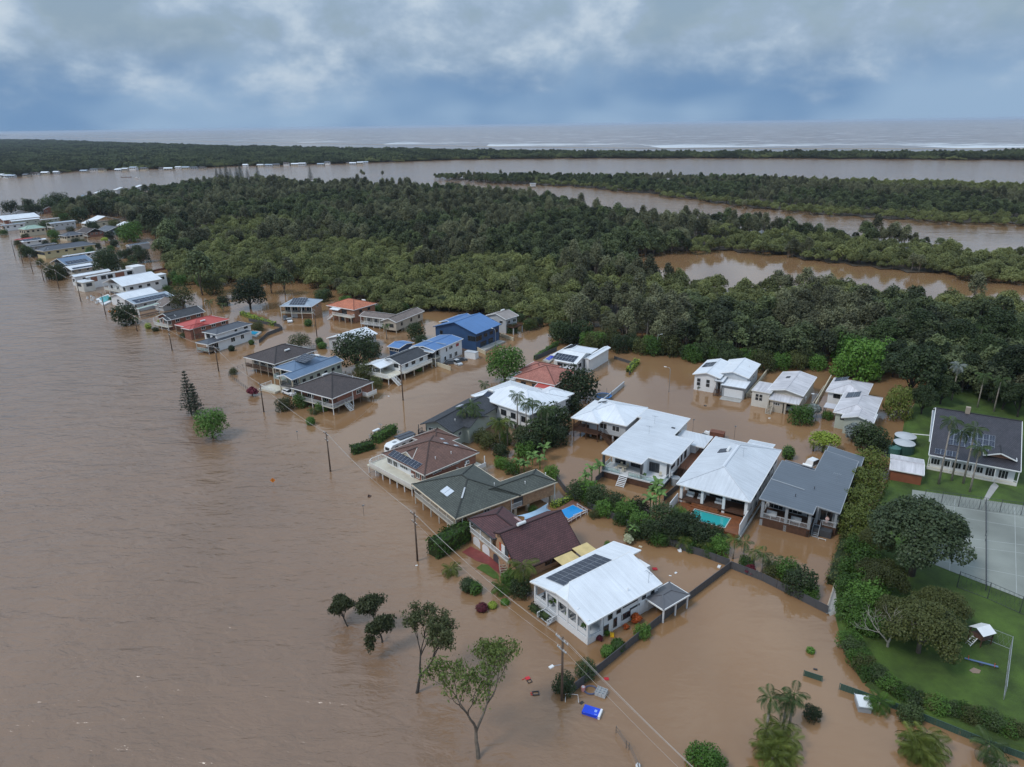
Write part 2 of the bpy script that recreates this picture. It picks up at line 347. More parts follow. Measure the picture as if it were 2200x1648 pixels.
# forest outlines: (photo x, photo y, height of the sighted point)
def wpoly(pts): return [tuple(W(*p)[:2]) for p in pts]
MAIN = wpoly([(215, 462, 3), (255, 485, 3), (330, 500, 3), (352, 548, 2), (380, 612, 1), (480, 612, 1), (560, 598, 3), (640, 596, 3), (655, 600, 3), (690, 640, 1), (790, 672, 1), (905, 668, 3),
              (960, 664, 5), (1090, 662, 4), (1150, 690, 1), (1225, 722, 0), (1340, 738, 0), (1480, 768, 0), (1600, 775, 0), (1690, 785, 0), (1790, 800, 0), (1950, 812, 0), (2050, 850, 0), (2130, 870, 0), (2330, 900, 0),
              (2400, 662, 5), (2200, 645, 5), (2000, 628, 4), (1800, 616, 4), (1650, 610, 4), (1500, 600, 4), (1410, 594, 4), (1345, 582, 1), (1365, 562, 0), (1470, 548, 0),
              (1560, 548, 0), (1660, 556, 0), (1740, 572, 0), (1850, 586, 0), (2000, 600, 0), (2110, 608, 0), (2330, 622, 0),
              (2330, 540, 4), (2200, 532, 4), (2040, 521, 4), (1900, 507, 4), (1800, 498, 4), (1650, 484, 4), (1500, 470, 5), (1380, 453, 8), (1260, 435, 9), (1200, 416, 9),
              (1130, 407, 10), (1000, 399, 9), (900, 393, 9), (760, 386, 9), (670, 385, 9), (560, 380, 9), (480, 382, 9), (380, 391, 9), (300, 402, 9), (200, 424, 8), (110, 438, 9), (100, 450, 4)])
ISLAND = wpoly([(745, 378, 0), (850, 384, 0), (960, 388, 0), (1060, 396, 0), (1200, 402, 0), (1300, 412, 0), (1400, 421, 0), (1500, 437, 0), (1600, 450, 0), (1800, 469, 0), (2000, 482, 0), (2330, 492, 0),
                (2330, 386, 9), (2200, 382, 9), (2000, 377, 9), (1800, 374, 9), (1600, 371, 9), (1400, 369, 10), (1150, 366, 10), (1000, 366, 10), (880, 369, 8), (760, 372, 6)])
ISLAND_HOLE = [wpoly([(2050, 413, 0), (2400, 420, 0), (2400, 428, 0), (2120, 424, 0)]), wpoly([(780, 380, 2), (900, 376, 2), (960, 382, 2), (900, 388, 0)])]
BARRIER = wpoly([(-260, 400, 0), (0, 382, 0), (170, 368, 0), (380, 362, 0), (560, 356, 0), (790, 350, 0), (1000, 343, 0), (1300, 340, 0), (1700, 341, 0), (2330, 345, 0),
                 (2330, 325, 8), (1800, 325, 8), (1500, 325, 8), (1100, 323, 8), (800, 318, 8), (500, 313, 8), (300, 307.5, 8), (60, 299.5, 8), (-260, 300, 8)])
LAWN = [(1800, 1262), (1806, 1325), (1825, 1395), (1865, 1462), (1930, 1508), (2050, 1552), (2200, 1606), (2500, 1720), (2700, 1500), (2600, 800), (2200, 830), (2060, 820), (1985, 840), (1950, 900), (1935, 985), (1890, 1085), (1850, 1170)]
soil = paint('wet_soil', (.055, .042, .028), .8, .3, .08)
def terrain(name, poly, z, mat, holes=(), cell=9., shrink=True):
    p = np.array(poly); xs = np.arange(p[:, 0].min(), p[:, 0].max(), cell); ys = np.arange(p[:, 1].min(), p[:, 1].max(), cell)
    X, Y = np.meshgrid(xs, ys); x, y = X.ravel(), Y.ravel(); ok = in_poly(x, y, poly) & (seg_dist(x, y, list(poly) + [poly[0]]) > 9)
    for h in holes: ok &= ~in_poly(x, y, h)
    ok = ok.reshape(X.shape); vid = -np.ones(X.shape, int); v, f = [], []
    for j in range(len(ys) - 1):
        for i in range(len(xs) - 1):
            q = ((j, i), (j, i + 1), (j + 1, i + 1), (j + 1, i))
            if all(ok[a] for a in q):
                for a in q:
                    if vid[a] < 0: vid[a] = len(v); v.append((X[a], Y[a], z + .12 * math.sin(X[a] * .13) * math.cos(Y[a] * .17)))
                f.append(tuple(int(vid[a]) for a in q))
    me = bpy.data.meshes.new(name); me.from_pydata(v, [], f); me.materials.append(mat); o = link(name, me); o['kind'] = 'structure'; return o
terrain('forest_ground', MAIN, .3, soil); terrain('island_ground', ISLAND, .3, soil, ISLAND_HOLE, 12); terrain('barrier_ground', BARRIER, .5, soil, (), 35)
def beach():
    mb = MB(); xs = np.linspace(SHORE[0][0], SHORE[-1][0], 80)
    for a, b in zip(xs[:-1], xs[1:]):
        mb.face([(a, shore_y(a) - 70, .45), (b, shore_y(b) - 70, .45), (b, shore_y(b) + 8, -.35), (a, shore_y(a) + 8, -.35)])
    struct('beach', mb, paint('sand', (.42, .36, .27), .9, .1, .02))
beach()
def grass_mat():
    m = bpy.data.materials.new('lawn_grass'); nt, N, L, b = nodes(m); tc = N.new('ShaderNodeTexCoord')
    n = N.new('ShaderNodeTexNoise'); n.inputs['Scale'].default_value = .16; n.inputs['Detail'].default_value = 8; n.inputs['Roughness'].default_value = .7; L.new(tc.outputs['Object'], n.inputs['Vector'])
    r = N.new('ShaderNodeValToRGB'); L.new(n.outputs['Fac'], r.inputs[0]); e = r.color_ramp.elements
    e[0].position = .38; e[0].color = (.032, .056, .008, 1); e[1].position = .7; e[1].color = (.080, .140, .018, 1)
    L.new(r.outputs[0], b.inputs['Base Color']); b.inputs['Roughness'].default_value = .9
    n2 = N.new('ShaderNodeTexNoise'); n2.inputs['Scale'].default_value = 5; n2.inputs['Detail'].default_value = 4; L.new(tc.outputs['Object'], n2.inputs['Vector'])
    bp = N.new('ShaderNodeBump'); bp.inputs['Strength'].default_value = .6; bp.inputs['Distance'].default_value = .15; L.new(n2.outputs['Fac'], bp.inputs['Height']); L.new(bp.outputs[0], b.inputs['Normal'])
    MATS['lawn_grass'] = m; return m
GRASS = grass_mat()
def sheet(name, px, z, mat, drop=None, kind='structure'):
    """a flat sheet whose corners are sighted in the photograph, with sides if drop is given"""
    top = [W(x, y, z) for x, y in px]; a = sum(top[i][0] * top[(i + 1) % len(top)][1] - top[(i + 1) % len(top)][0] * top[i][1] for i in range(len(top)))
    if a < 0: top = top[::-1]
    mb = MB(); mb.face(top)
    if drop is not None:
        for i in range(len(top)):
            p, q = top[i], top[(i + 1) % len(top)]; out = np.array([(q - p)[1], -(q - p)[0], 0]); out /= np.linalg.norm(out) + 1e-9
            k = out * drop * 1.2; mb.face([q, p, p + k - [0, 0, drop], q + k - [0, 0, drop]])
    o = mk(name, mb, mat); o['kind'] = kind; return o
sheet('lawn', LAWN, .5, GRASS, .8)
# ------------------------------------------------------------------ foliage library
def leaves(lobes, n, size, seed, zbias=.25, outw=.6, shell=.72, elong=1.0, droop=0.):
    """n leaf faces spread through the outer volume of the given ellipsoids"""
    g = np.random.default_rng(seed); lo = np.array(lobes, float); w = (lo[:, 3] * lo[:, 4] + lo[:, 3] * lo[:, 5]); w /= w.sum()
    k = g.choice(len(lo), n, p=w); d = g.normal(size=(n, 3)); d[:, 2] += zbias; d /= np.linalg.norm(d, axis=1)[:, None]
    r = shell + (1 - shell) * g.random(n) ** .6; r *= 1 + .10 * g.normal(size=n)
    pos = lo[k, :3] + d * lo[k, 3:6] * r[:, None]
    nrm = d * outw + g.normal(size=(n, 3)) * .45; nrm[:, 2] += .45; nrm /= np.linalg.norm(nrm, axis=1)[:, None]
    t = g.normal(size=(n, 3)); t -= nrm * (t * nrm).sum(1)[:, None]; t[:, 2] -= droop; t /= np.linalg.norm(t, axis=1)[:, None]; b = np.cross(nrm, t)
    s = size * (.55 + .9 * g.random(n))[:, None]; a, c = t * s * .5 * elong, b * s * .5
    V = np.stack([pos - a * .9, pos + c * .8 - a * .1, pos + a, pos - c * .8 + a * .1], 1).reshape(-1, 3)
    return V
def leaf_mesh(name, V, mat):
    me = bpy.data.meshes.new(name); n = len(V) // 4; me.vertices.add(len(V)); me.vertices.foreach_set('co', V.astype(np.float32).ravel())
    me.loops.add(n * 4); me.loops.foreach_set('vertex_index', np.arange(n * 4, dtype=np.int32)); me.polygons.add(n)
    me.polygons.foreach_set('loop_start', np.arange(0, n * 4, 4, dtype=np.int32))
    me.update(calc_edges=True); me.materials.append(mat); return me
def dome(R, z0, z1, nl, seed, flat=.8):
    """lobes that together make an uneven crown between z0 and z1"""
    g = random.Random(seed); L = []
    for i in range(nl):
        a = 2 * math.pi * (i * .618 + g.random() * .15); q = math.sqrt((i + .5) / nl); rr = R * (.30 + .14 * g.random()) if nl < 20 else R * (.17 + .12 * g.random())
        t = 1 - (q ** 2) * .75; zc = z0 + (z1 - z0) * (.30 + .52 * t * (.75 + .35 * g.random()))
        L.append((math.cos(a) * q * (R - rr), math.sin(a) * q * (R - rr), min(zc, z1 - rr * flat), rr, rr * (.9 + .2 * g.random()), rr * flat))
    return L
BARK = paint('bark_grey', (.14, .115, .09), .9, .3, 2.); BARKD = paint('bark_dark', (.05, .042, .035), .9, .3, 2.); BARKP = paint('bark_pale', (.30, .26, .22), .85, .25, 2.)
def trunk(R, h, z1, lobes, seed, limbs=5):
    g = random.Random(seed); mb = MB(); lean = (g.uniform(-.3, .3), g.uniform(-.3, .3))
    mb.tube([(0, 0, -1), (lean[0] * .4, lean[1] * .4, h * .6), (lean[0], lean[1], z1 * .7)], [R, R * .8, R * .35], 6)
    for l in sorted(lobes, key=lambda q: -q[3])[:limbs]:
        mb.tube([(lean[0] * .4, lean[1] * .4, h * .55), (l[0] * .5, l[1] * .5, (h + l[2]) / 2), (l[0], l[1], l[2])], [R * .5, R * .32, R * .12], 5)
    return mb
M_MANG = foliage('leaf_mangrove', (.122, .140, .046), (.21, .226, .080), .32)
M_PAPER = foliage('leaf_paperbark', (.088, .094, .050), (.180, .184, .098), .45)
M_DARK = foliage('leaf_dark', (.020, .036, .013), (.060, .088, .029), .35)
M_FIG = foliage('leaf_fig', (.030, .050, .025), (.082, .112, .050), .1)
M_FOR = foliage('leaf_forest', (.044, .061, .026), (.120, .146, .060), .5)
M_BRIGHT = foliage('leaf_bright', (.045, .115, .014), (.12, .235, .035), .2)
M_LIME = foliage('leaf_lime', (.21, .29, .03), (.40, .48, .08), .15)
M_HEDGE = foliage('leaf_hedge', (.032, .078, .012), (.100, .190, .032), .3)
M_OLIVE = foliage('leaf_olive', (.042, .055, .016), (.118, .130, .038), .25)
M_PALM = foliage('leaf_palm', (.036, .066, .020), (.095, .145, .045), .25, .15)
M_PALMY = foliage('leaf_palm_yellow', (.065, .10, .016), (.17, .20, .042), .2, .15)
M_BANANA = foliage('leaf_banana', (.08, .16, .04), (.18, .29, .08), .2, .2)
M_RED = foliage('leaf_red', (.30, .025, .012), (.46, .14, .02), .15, .1)
M_BURG = foliage('leaf_burgundy', (.085, .012, .022), (.20, .03, .05), .15, .1)
M_GREY = foliage('leaf_silver', (.16, .19, .18), (.30, .33, .31), .1, .1)
M_PINE = foliage('leaf_pine', (.022, .036, .022), (.055, .075, .042), .15, 0)
M_DRY = foliage('leaf_dry', (.30, .25, .13), (.45, .38, .22), .1, .1)
M_CREAM = foliage('leaf_cream', (.42, .44, .26), (.60, .60, .42), .1, .1)
LIB = {}
def proto(kind, k, R, z0, z1, h, nl, n, size, mat, bark, tr=.22, flat=.8, **kw):
    """one tree of a kind: crown radius R from z0 to z1"""
    lob = dome(R, z0, z1, nl, 31 * k + len(kind), flat)
    cr = leaf_mesh('crown', leaves(lob, n, size, 17 * k + 3 + len(kind), **kw), mat); tk = trunk(tr, h, z1, lob, k).mesh('trunk', bark, True)
    LIB.setdefault(kind, []).append((tk, cr, R, z1, (z0 + z1) / 2))
for k in range(4):
    proto('mangrove', k, 3.7, .4, 5.6 + .6 * k, 1.4, 11 + 2 * k, 1500, .48, M_MANG, BARK, .14, shell=.6)
    proto('paperbark', k, 3.0, 1.6, 9.0 + 1.2 * k, 4.0, 11 + 2 * k, 1500, .46, M_PAPER, BARKP, .18, 1.45, shell=.5, droop=.4)
    proto('forest', k, 3.8, 1.2, 7.8 + 1.0 * k, 3.0, 12 + 3 * k, 1500, .52, M_FOR, BARK, .22, .95, shell=.6)
def bushy(R, z1, nl, seed):
    """lobes filling a crown right down to the ground"""
    g = random.Random(seed); L = []
    for i in range(nl):
        t = (i + .5) / nl; z = z1 * (.14 + .66 * t); q = R * math.sqrt(max(.06, 1 - (max(0, z / z1 - .38) / .62) ** 2)) * .66; a = i * 2.4 + g.uniform(-.3, .3); rr = R * g.uniform(.34, .50)
        L.append((math.cos(a) * q, math.sin(a) * q, z, rr, rr * g.uniform(.85, 1.15), rr * .9))
    L.append((0, 0, z1 * .62, R * .55, R * .55, z1 * .34)); return L
for k in range(3):
    for kd, R, z1, n, sz, mt, bk in (('dark', 3.2, 5.4, 2600, .38, M_DARK, BARKD), ('green', 3.2, 5.0, 2600, .36, M_HEDGE, BARK), ('bright', 3.2, 5.2, 2300, .40, M_BRIGHT, BARK), ('olive', 3.2, 5.0, 2800, .34, M_OLIVE, BARK)):
        lob = bushy(R, z1 + .5 * k, 15 + 2 * k, 7 * k + len(kd)); LIB.setdefault(kd, []).append((trunk(.16, 1., z1, lob, k).mesh('trunk', bk, True), leaf_mesh('crown', leaves(lob, n, sz, 11 * k + len(kd), .1, .7, .7), mt), R, z1, z1 * .5))
    for kd, n, mt, bk in (('darktree', 4200, M_DARK, BARKD), ('greentree', 4200, M_HEDGE, BARK), ('olivetree', 2600, M_OLIVE, BARK)):
        lob = [(a, b, c * .92 + 1.3, p, q, r_) for a, b, c, p, q, r_ in bushy(3.6, 6.2 + .4 * k, 22, 5 * k + len(kd))]; LIB.setdefault(kd, []).append((trunk(.26, 1.6, 5.5, lob, k, 7).mesh('trunk', bk, True), leaf_mesh('crown', leaves(lob, n, .33, 13 * k + len(kd), .1, .7, .66), mt), 3.6, 7.4, 4.4))
    proto('bigdark', k, 6.5, 1.5, 12.5 + k, 4, 24 + k, 9000, .46, M_DARK, BARKD, .4, 1.)
proto('fig', 0, 9.0, 2.0, 14.5, 4.0, 42, 20000, .42, M_FIG, BARKD, .65, .85); proto('bigolive', 0, 7.0, .6, 10., 3.0, 34, 15000, .32, M_OLIVE, BARK, .4, .8); proto('bigolive', 1, 7.0, .6, 10.5, 3.0, 30, 13000, .32, M_OLIVE, BARK, .4, .85)
M_CLIP = foliage('leaf_clipped', (.075, .105, .018), (.185, .215, .045), .12)
for k in range(2): lob = bushy(3.2, 5.4, 17 + k, 40 + k); LIB.setdefault('clip', []).append((trunk(.16, 1., 5, lob, k).mesh('trunk', BARK, True), leaf_mesh('crown', leaves(lob, 3400, .32, 60 + k, .1, .8, .75), M_CLIP), 3.2, 5.4, 2.7))
proto('silver', 0, 3.2, .4, 5.5, 1.5, 9, 1500, .5, M_GREY, BARK, elong=2.2); proto('lime', 0, 3.4, 1.3, 4.6, 1.8, 10, 2400, .34, M_LIME, BARK)
proto('red', 0, 3.0, .0, 4.8, .6, 8, 1100, .62, M_RED, BARK, elong=2.0); proto('burgundy', 0, 3.0, .0, 4.8, .6, 8, 1100, .6, M_BURG, BARK, elong=2.2); proto('cream', 0, 3.0, .2, 5., .6, 8, 1100, .5, M_CREAM, BARK, elong=1.8)
# ------------------------------------------------------------------ the wood
def vnoise(x, y, s, seed):
    g = np.random.default_rng(seed); t = g.random((64, 64)); u, v = x / s % 64, y / s % 64; i, j = u.astype(int), v.astype(int); a, b = u - i, v - j
    a, b = a * a * (3 - 2 * a), b * b * (3 - 2 * b); i1, j1 = (i + 1) % 64, (j + 1) % 64; i, j = i % 64, j % 64
    return (t[i, j] * (1 - a) + t[i1, j] * a) * (1 - b) + (t[i, j1] * (1 - a) + t[i1, j1] * a) * b
def scatter(poly, holes, bands, seed):
    g = np.random.default_rng(seed); p = np.array(poly); out = []
    for d0, d1, s in bands:
        xs = np.arange(max(p[:, 0].min(), -d1), min(p[:, 0].max(), d1), s); ys = np.arange(p[:, 1].min(), min(p[:, 1].max(), d1), s)
        if not len(xs) or not len(ys): continue
        X, Y = np.meshgrid(xs, ys); x = X.ravel() + g.uniform(-.42, .42, X.size) * s; y = Y.ravel() + g.uniform(-.42, .42, X.size) * s
        r = np.hypot(x, y); ok = (r >= d0) & (r < d1) & in_poly(x, y, poly) & (np.abs(x) < .80 * y + 40)
        for h in holes: ok &= ~in_poly(x, y, h)
        e = seg_dist(x, y, list(poly) + [poly[0]]); ok &= e > 24 * np.maximum(0, vnoise(x, y, 26., seed) - .42) * np.clip(r / 300, .25, 1.6); ok &= (vnoise(x, y, 9. + s, seed + 5) > .10) | (e < 8)
        out.append(np.stack([x[ok], y[ok], np.full(ok.sum(), s)], 1))
    return np.concatenate(out)
MANG_PX = [(340, 560), (430, 500), (500, 468), (620, 480), (700, 512), (900, 535), (1100, 555), (1300, 580), (1420, 596), (1800, 612), (2200, 640), (2300, 650), (2300, 700), (1900, 672), (1700, 660), (1400, 645), (1290, 660), (1190, 690), (1130, 715), (1000, 700), (850, 712), (690, 680), (640, 640), (600, 600), (420, 620)]
STRIP_W = wpoly([(1500, 470, 8), (1470, 560, 0), (1700, 580, 0), (2400, 640, 0), (2400, 530, 8), (1800, 495, 8)])
MANG_W = wpoly([(x, y, 4) for x, y in MANG_PX])
ISL_LOW = wpoly([(1200, 402, 2), (1100, 385, 2), (1200, 390, 3), (1500, 420, 3), (1800, 448, 3), (2330, 470, 3), (2330, 500, 0), (1800, 472, 0), (1400, 424, 0)])
ISL_FAR = wpoly([(1560, 378, 3), (2330, 388, 3), (2330, 412, 3), (1900, 405, 3)])
lib_col = bpy.data.collections.new('tree_library'); FIDX = {}
for kind in ('mangrove', 'paperbark', 'forest'):
    for k, (tk, cr, R, z1, zc) in enumerate(LIB[kind]):
        me = bpy.data.meshes.new('tree'); bm = bmesh.new(); bm.from_mesh(cr); n0 = len(bm.faces); bm.from_mesh(tk); bm.faces.ensure_lookup_table()
        for f in bm.faces[n0:]: f.material_index = 1
        bm.to_mesh(me); bm.free(); me.materials.append(cr.materials[0]); me.materials.append(tk.materials[0])
        FIDX[(kind, k)] = len(FIDX); lib_col.objects.link(bpy.data.objects.new('forest_tree_%02d' % (len(FIDX) - 1), me))
def clump_proto(kind, k, span):
    """a patch of wood far off: many crowns of the same size together"""
    g = random.Random(90 + k); V = []
    for i in range(26):
        tk, cr, R, z1, zc = LIB[kind][g.randrange(4)]; c = np.zeros(len(cr.vertices) * 3, np.float32); cr.vertices.foreach_get('co', c); c = c.reshape(-1, 4, 3)
        c = c[g.randrange(3)::3]; s = g.uniform(.7, 1.05); m = c.mean(1, keepdims=True); c = (m + (c - m) * 1.9) * s
        V.append(c.reshape(-1, 3) + np.array([g.uniform(-span, span), g.uniform(-span, span), g.uniform(-1.5, 1.5)]))
    me = leaf_mesh('wood', np.concatenate(V), LIB[kind][0][1].materials[0]); FIDX[('clump' + kind, k)] = len(FIDX)
    lib_col.objects.link(bpy.data.objects.new('forest_tree_%02d' % (len(FIDX) - 1), me))
for k in range(3): clump_proto('forest', k, 15)
for k in range(2): clump_proto('mangrove', k, 15)
def gn_forest(name, P, label):
    """P rows: x y z rot scale index"""
    me = bpy.data.meshes.new(name); me.from_pydata(P[:, :3].tolist(), [], [])
    P = np.column_stack([P, P[:, 4] * np.random.default_rng(3).uniform(.72, 1.22, len(P))])
    for nm, ty, c in (('rot', 'FLOAT', 3), ('scl', 'FLOAT', 4), ('idx', 'INT', 5), ('tall', 'FLOAT', 6)):
        a = me.attributes.new(nm, ty, 'POINT'); a.data.foreach_set('value', P[:, c].astype(np.int32 if ty == 'INT' else np.float32))
    o = link(name, me); o['kind'] = 'stuff'; o['label'] = label; o['category'] = 'forest'
    ng = bpy.data.node_groups.new(name, 'GeometryNodeTree'); ng.interface.new_socket('Geometry', in_out='INPUT', socket_type='NodeSocketGeometry'); ng.interface.new_socket('Geometry', in_out='OUTPUT', socket_type='NodeSocketGeometry')
    N, L = ng.nodes.new, ng.links.new; gi, go = N('NodeGroupInput'), N('NodeGroupOutput'); ci = N('GeometryNodeCollectionInfo'); ci.inputs[0].default_value = lib_col
    ci.inputs['Separate Children'].default_value = True; ci.inputs['Reset Children'].default_value = True
    ip = N('GeometryNodeInstanceOnPoints'); ip.inputs['Pick Instance'].default_value = True
    def attr(n, t): q = N('GeometryNodeInputNamedAttribute'); q.data_type = t; q.inputs[0].default_value = n; return q.outputs[0]
    cx = N('ShaderNodeCombineXYZ'); L(attr('rot', 'FLOAT'), cx.inputs[2]); cs = N('ShaderNodeCombineXYZ'); s = attr('scl', 'FLOAT')
    L(s, cs.inputs[0]); L(s, cs.inputs[1]); L(attr('tall', 'FLOAT'), cs.inputs[2])
    L(gi.outputs[0], ip.inputs['Points']); L(ci.outputs[0], ip.inputs['Instance']); L(attr('idx', 'INT'), ip.inputs['Instance Index']); L(cx.outputs[0], ip.inputs['Rotation']); L(cs.outputs[0], ip.inputs['Scale'])
    L(ip.outputs[0], go.inputs[0]); md = o.modifiers.new('wood', 'NODES'); md.node_group = ng; return o
def plant(kind, k, loc, scale, rz, label, cat, name, group=None, sz=None):
    tk, cr = LIB[kind][k % len(LIB[kind])][:2]; r = thing(name, label, cat, loc, rz, group); r.scale = (scale, scale, scale if sz is None else sz)
    link('trunk', tk, r); link('crown', cr, r); return r
def build_woods():
    g = np.random.default_rng(5)
    P = scatter(MAIN, [], [(0, 420, 4.3), (420, 800, 5.2), (800, 1500, 6.5)], 11); x, y = P[:, 0], P[:, 1]; n = len(P)
    nz = vnoise(x, y, 38., 3); n2 = vnoise(x, y, 11., 4); jx, jy = (vnoise(x, y, 30., 6) - .5) * 30, (vnoise(x, y, 30., 7) - .5) * 44; mang = in_poly(x + jx, y + jy, MANG_W) | in_poly(x, y, STRIP_W); d = np.hypot(x, y)
    rows = []; singles = {'mangrove': [], 'paperbark': [], 'forest': []}
    for i in np.argsort(d):
        if mang[i] and nz[i] + .5 * n2[i] < 1.14: kd = 'mangrove'
        elif nz[i] > .52: kd = 'paperbark'
        else: kd = 'forest'
        s = (.55 + .75 * g.random() ** 1.3) * (1.0 if kd == 'mangrove' else .8 + .35 * nz[i] + .25 * n2[i]) * (1.18 if d[i] < 340 and x[i] > 45 and kd != 'mangrove' else 1.); s = min(s, 1.3); r = (x[i], y[i], .1, g.uniform(0, 6.28), s, int(g.integers(4)), kd)
        if len(singles[kd]) < 230: singles[kd].append(r)
        else: rows.append((*r[:5], FIDX[(kd, r[5])]))
    txt = dict(mangrove=('mangrove_tree', 'low rounded olive green mangrove tree at the near edge of the flooded wood', 'mangroves at the edge of the wood'),
               paperbark=('paperbark_tree', 'tall grey green paperbark tree standing in the wood behind the houses', 'paperbark trees behind the houses'),
               forest=('forest_tree', 'dark green broad crowned tree standing in the wood behind the houses', 'dark trees of the wood behind the houses'))
    for kd, rs in singles.items():
        for (a, b, z, rot, s, k, _) in rs: plant(kd, k, (a, b, z - .2), s, rot, txt[kd][1], 'tree', txt[kd][0], txt[kd][2], s * rnd.uniform(.75, 1.12))
    gn_forest('flooded_forest', np.array(rows), 'dense flooded wood of mangroves and paperbarks stretching back from the houses to the channel')
    P = scatter(ISLAND, ISLAND_HOLE, [(0, 1500, 6.4), (1500, 3000, 8)], 12); x, y = P[:, 0], P[:, 1]; low = in_poly(x, y, ISL_LOW) | in_poly(x, y, ISL_FAR); nz = vnoise(x, y, 50., 8)
    rows = [(a, b, .1, g.uniform(0, 6.28), g.uniform(.65, 1.05), FIDX[('mangrove' if l else ('forest' if q > .45 else 'paperbark'), int(g.integers(4)))]) for a, b, l, q in zip(x, y, low, nz)]
    gn_forest('island_forest', np.array(rows), 'dark strip of wood on the low island between the channel and the wide river')
    P = scatter(BARRIER, [], [(0, 2600, 17), (2600, 5500, 24), (5500, 12000, 36)], 13)
    rows = [(a, b, .3, g.uniform(0, 6.28), (s / 17) ** .2 * g.uniform(.75, 1.1), FIDX[('clumpforest' if g.random() < .8 else 'clumpmangrove', int(g.integers(2)))]) for a, b, s in P]
    gn_forest('coastal_forest', np.array(rows), 'long dark belt of coastal forest between the wide river and the surf')
build_woods()
# ------------------------------------------------------------------ house kit
WHITE = paint('white_paint', (.74, .75, .76), .5, .05); OFFW = paint('off_white_paint', (.62, .60, .55), .55, .06); CREAM = paint('cream_paint', (.56, .50, .38), .6, .06)
TRIMW = paint('white_trim', (.78, .78, .77), .45, .04); DGREY = paint('charcoal_paint', (.055, .06, .068), .5, .1); MGREY = paint('grey_paint', (.30, .32, .34), .55, .08)
LGREY = paint('light_grey_paint', (.47, .49, .51), .55, .06); TIMBER = paint('dark_timber', (.085, .042, .026), .6, .25, 2.); DECKW = paint('oiled_deck', (.20, .075, .032), .45, .2, 1.5)
STUMP = paint('timber_stump', (.17, .12, .085), .8, .3, 2.); CONC = paint('concrete', (.36, .35, .33), .85, .15, .7); NAVY = paint('navy_cladding', (.030, .075, .17), .5, .08)
DECKC = paint('cream_deck', (.60, .56, .46), .6, .08); BEIGE = paint('beige_render', (.45, .40, .33), .7, .08); PGREEN = paint('pale_green_paint', (.42, .46, .40), .6, .06); PBLUE = paint('pale_blue_paint', (.40, .48, .54), .6, .06)
BRICKT = brickwork('tan_brick', (.42, .23, .12), (.33, .16, .075), (.42, .36, .28)); BRICKR = brickwork('red_brick', (.27, .085, .045), (.20, .058, .032), (.30, .24, .2)); BRICKO = brickwork('orange_brick', (.34, .13, .065), (.26, .09, .045), (.34, .28, .22))
def glass_mat():
    m = bpy.data.materials.new('window_glass'); nt, N, L, b = nodes(m); b.inputs['Base Color'].default_value = (.018, .022, .026, 1); b.inputs['Roughness'].default_value = .06; b.inputs['Specular IOR Level'].default_value = .7; return m
GLASS = glass_mat()
def clear_glass():
    m = bpy.data.materials.new('balustrade_glass'); nt, N, L, b = nodes(m); b.inputs['Base Color'].default_value = (.55, .68, .68, 1); b.inputs['Roughness'].default_value = .05
    t = N.new('ShaderNodeBsdfTransparent'); t.inputs[0].default_value = (.86, .93, .92, 1); ms = N.new('ShaderNodeMixShader'); ms.inputs[0].default_value = .25
    L.new(t.outputs[0], ms.inputs[1]); L.new(b.outputs[0], ms.inputs[2]); L.new(ms.outputs[0], N['Material Output'].inputs[0]); return m
CGLASS = clear_glass()
PANEL = paint('solar_cells', (.022, .028, .048), .14, .15, .8); PANELF = paint('panel_frame', (.42, .44, .47), .35, .05, metal=.6)
R_WHITE = metal_roof('white_steel', (.74, .77, .81)); R_WHITE2 = metal_roof('dull_white_steel', (.60, .63, .67), .42, .16); R_GREY = metal_roof('grey_steel', (.115, .135, .16)); R_BLUE = metal_roof('blue_steel', (.085, .195, .42)); R_BLUEG = metal_roof('slate_blue_steel', (.125, .19, .29))
R_RED = metal_roof('red_steel', (.46, .07, .055)); R_CHAR = metal_roof('charcoal_steel', (.075, .082, .10)); R_GREEN = metal_roof('pale_green_steel', (.30, .42, .34)); R_LICH = metal_roof('weathered_white_steel', (.58, .56, .58), .5, .34); R_SILV = metal_roof('pale_blue_grey_steel', (.33, .39, .46))
R_TAN = metal_roof('tan_steel', (.30, .26, .24), .5, .25)
T_BROWN = tile_roof('brown_tiles', (.155, .080, .060), (.195, .10, .074)); T_GREEN = tile_roof('grey_green_tiles', (.072, .080, .068), (.098, .108, .09)); T_MAROON = tile_roof('maroon_tiles', (.092, .036, .038), (.125, .05, .05))
T_BLACK = tile_roof('black_tiles', (.040, .042, .050), (.058, .060, .068)); T_DKBR = tile_roof('dark_brown_tiles', (.068, .052, .050), (.09, .068, .064)); T_SALM = tile_roof('salmon_tiles', (.42, .15, .11), (.50, .20, .15)); T_ORNG = tile_roof('orange_tiles', (.55, .17, .085), (.62, .21, .11))
T_TAUPE = tile_roof('taupe_tiles', (.20, .155, .135), (.24, .19, .165)); T_SLATE = tile_roof('dark_slate_tiles', (.045, .044, .055), (.065, .060, .072))
WCACHE = {}
def win_mesh(w, h, fm, mull):
    k = (round(w, 2), round(h, 2), fm.name, mull)
    if k not in WCACHE:
        f = MB(); b = .09
        f.box(-w / 2, -.09, 0, w / 2, .02, b); f.box(-w / 2, -.09, h - b, w / 2, .02, h); f.box(-w / 2, -.088, b, -w / 2 + b, .02, h - b); f.box(w / 2 - b, -.088, b, w / 2, .02, h - b)
        for i in range(1, mull): x = -w / 2 + w * i / mull; f.box(x - .035, -.08, b, x + .035, .02, h - b)
        p = MB(); p.box(-w / 2 + .04, -.05, .04, w / 2 - .04, .0, h - .04); WCACHE[k] = (f.mesh('window', fm), p.mesh('pane', GLASS))
    return WCACHE[k]
PCACHE = {}
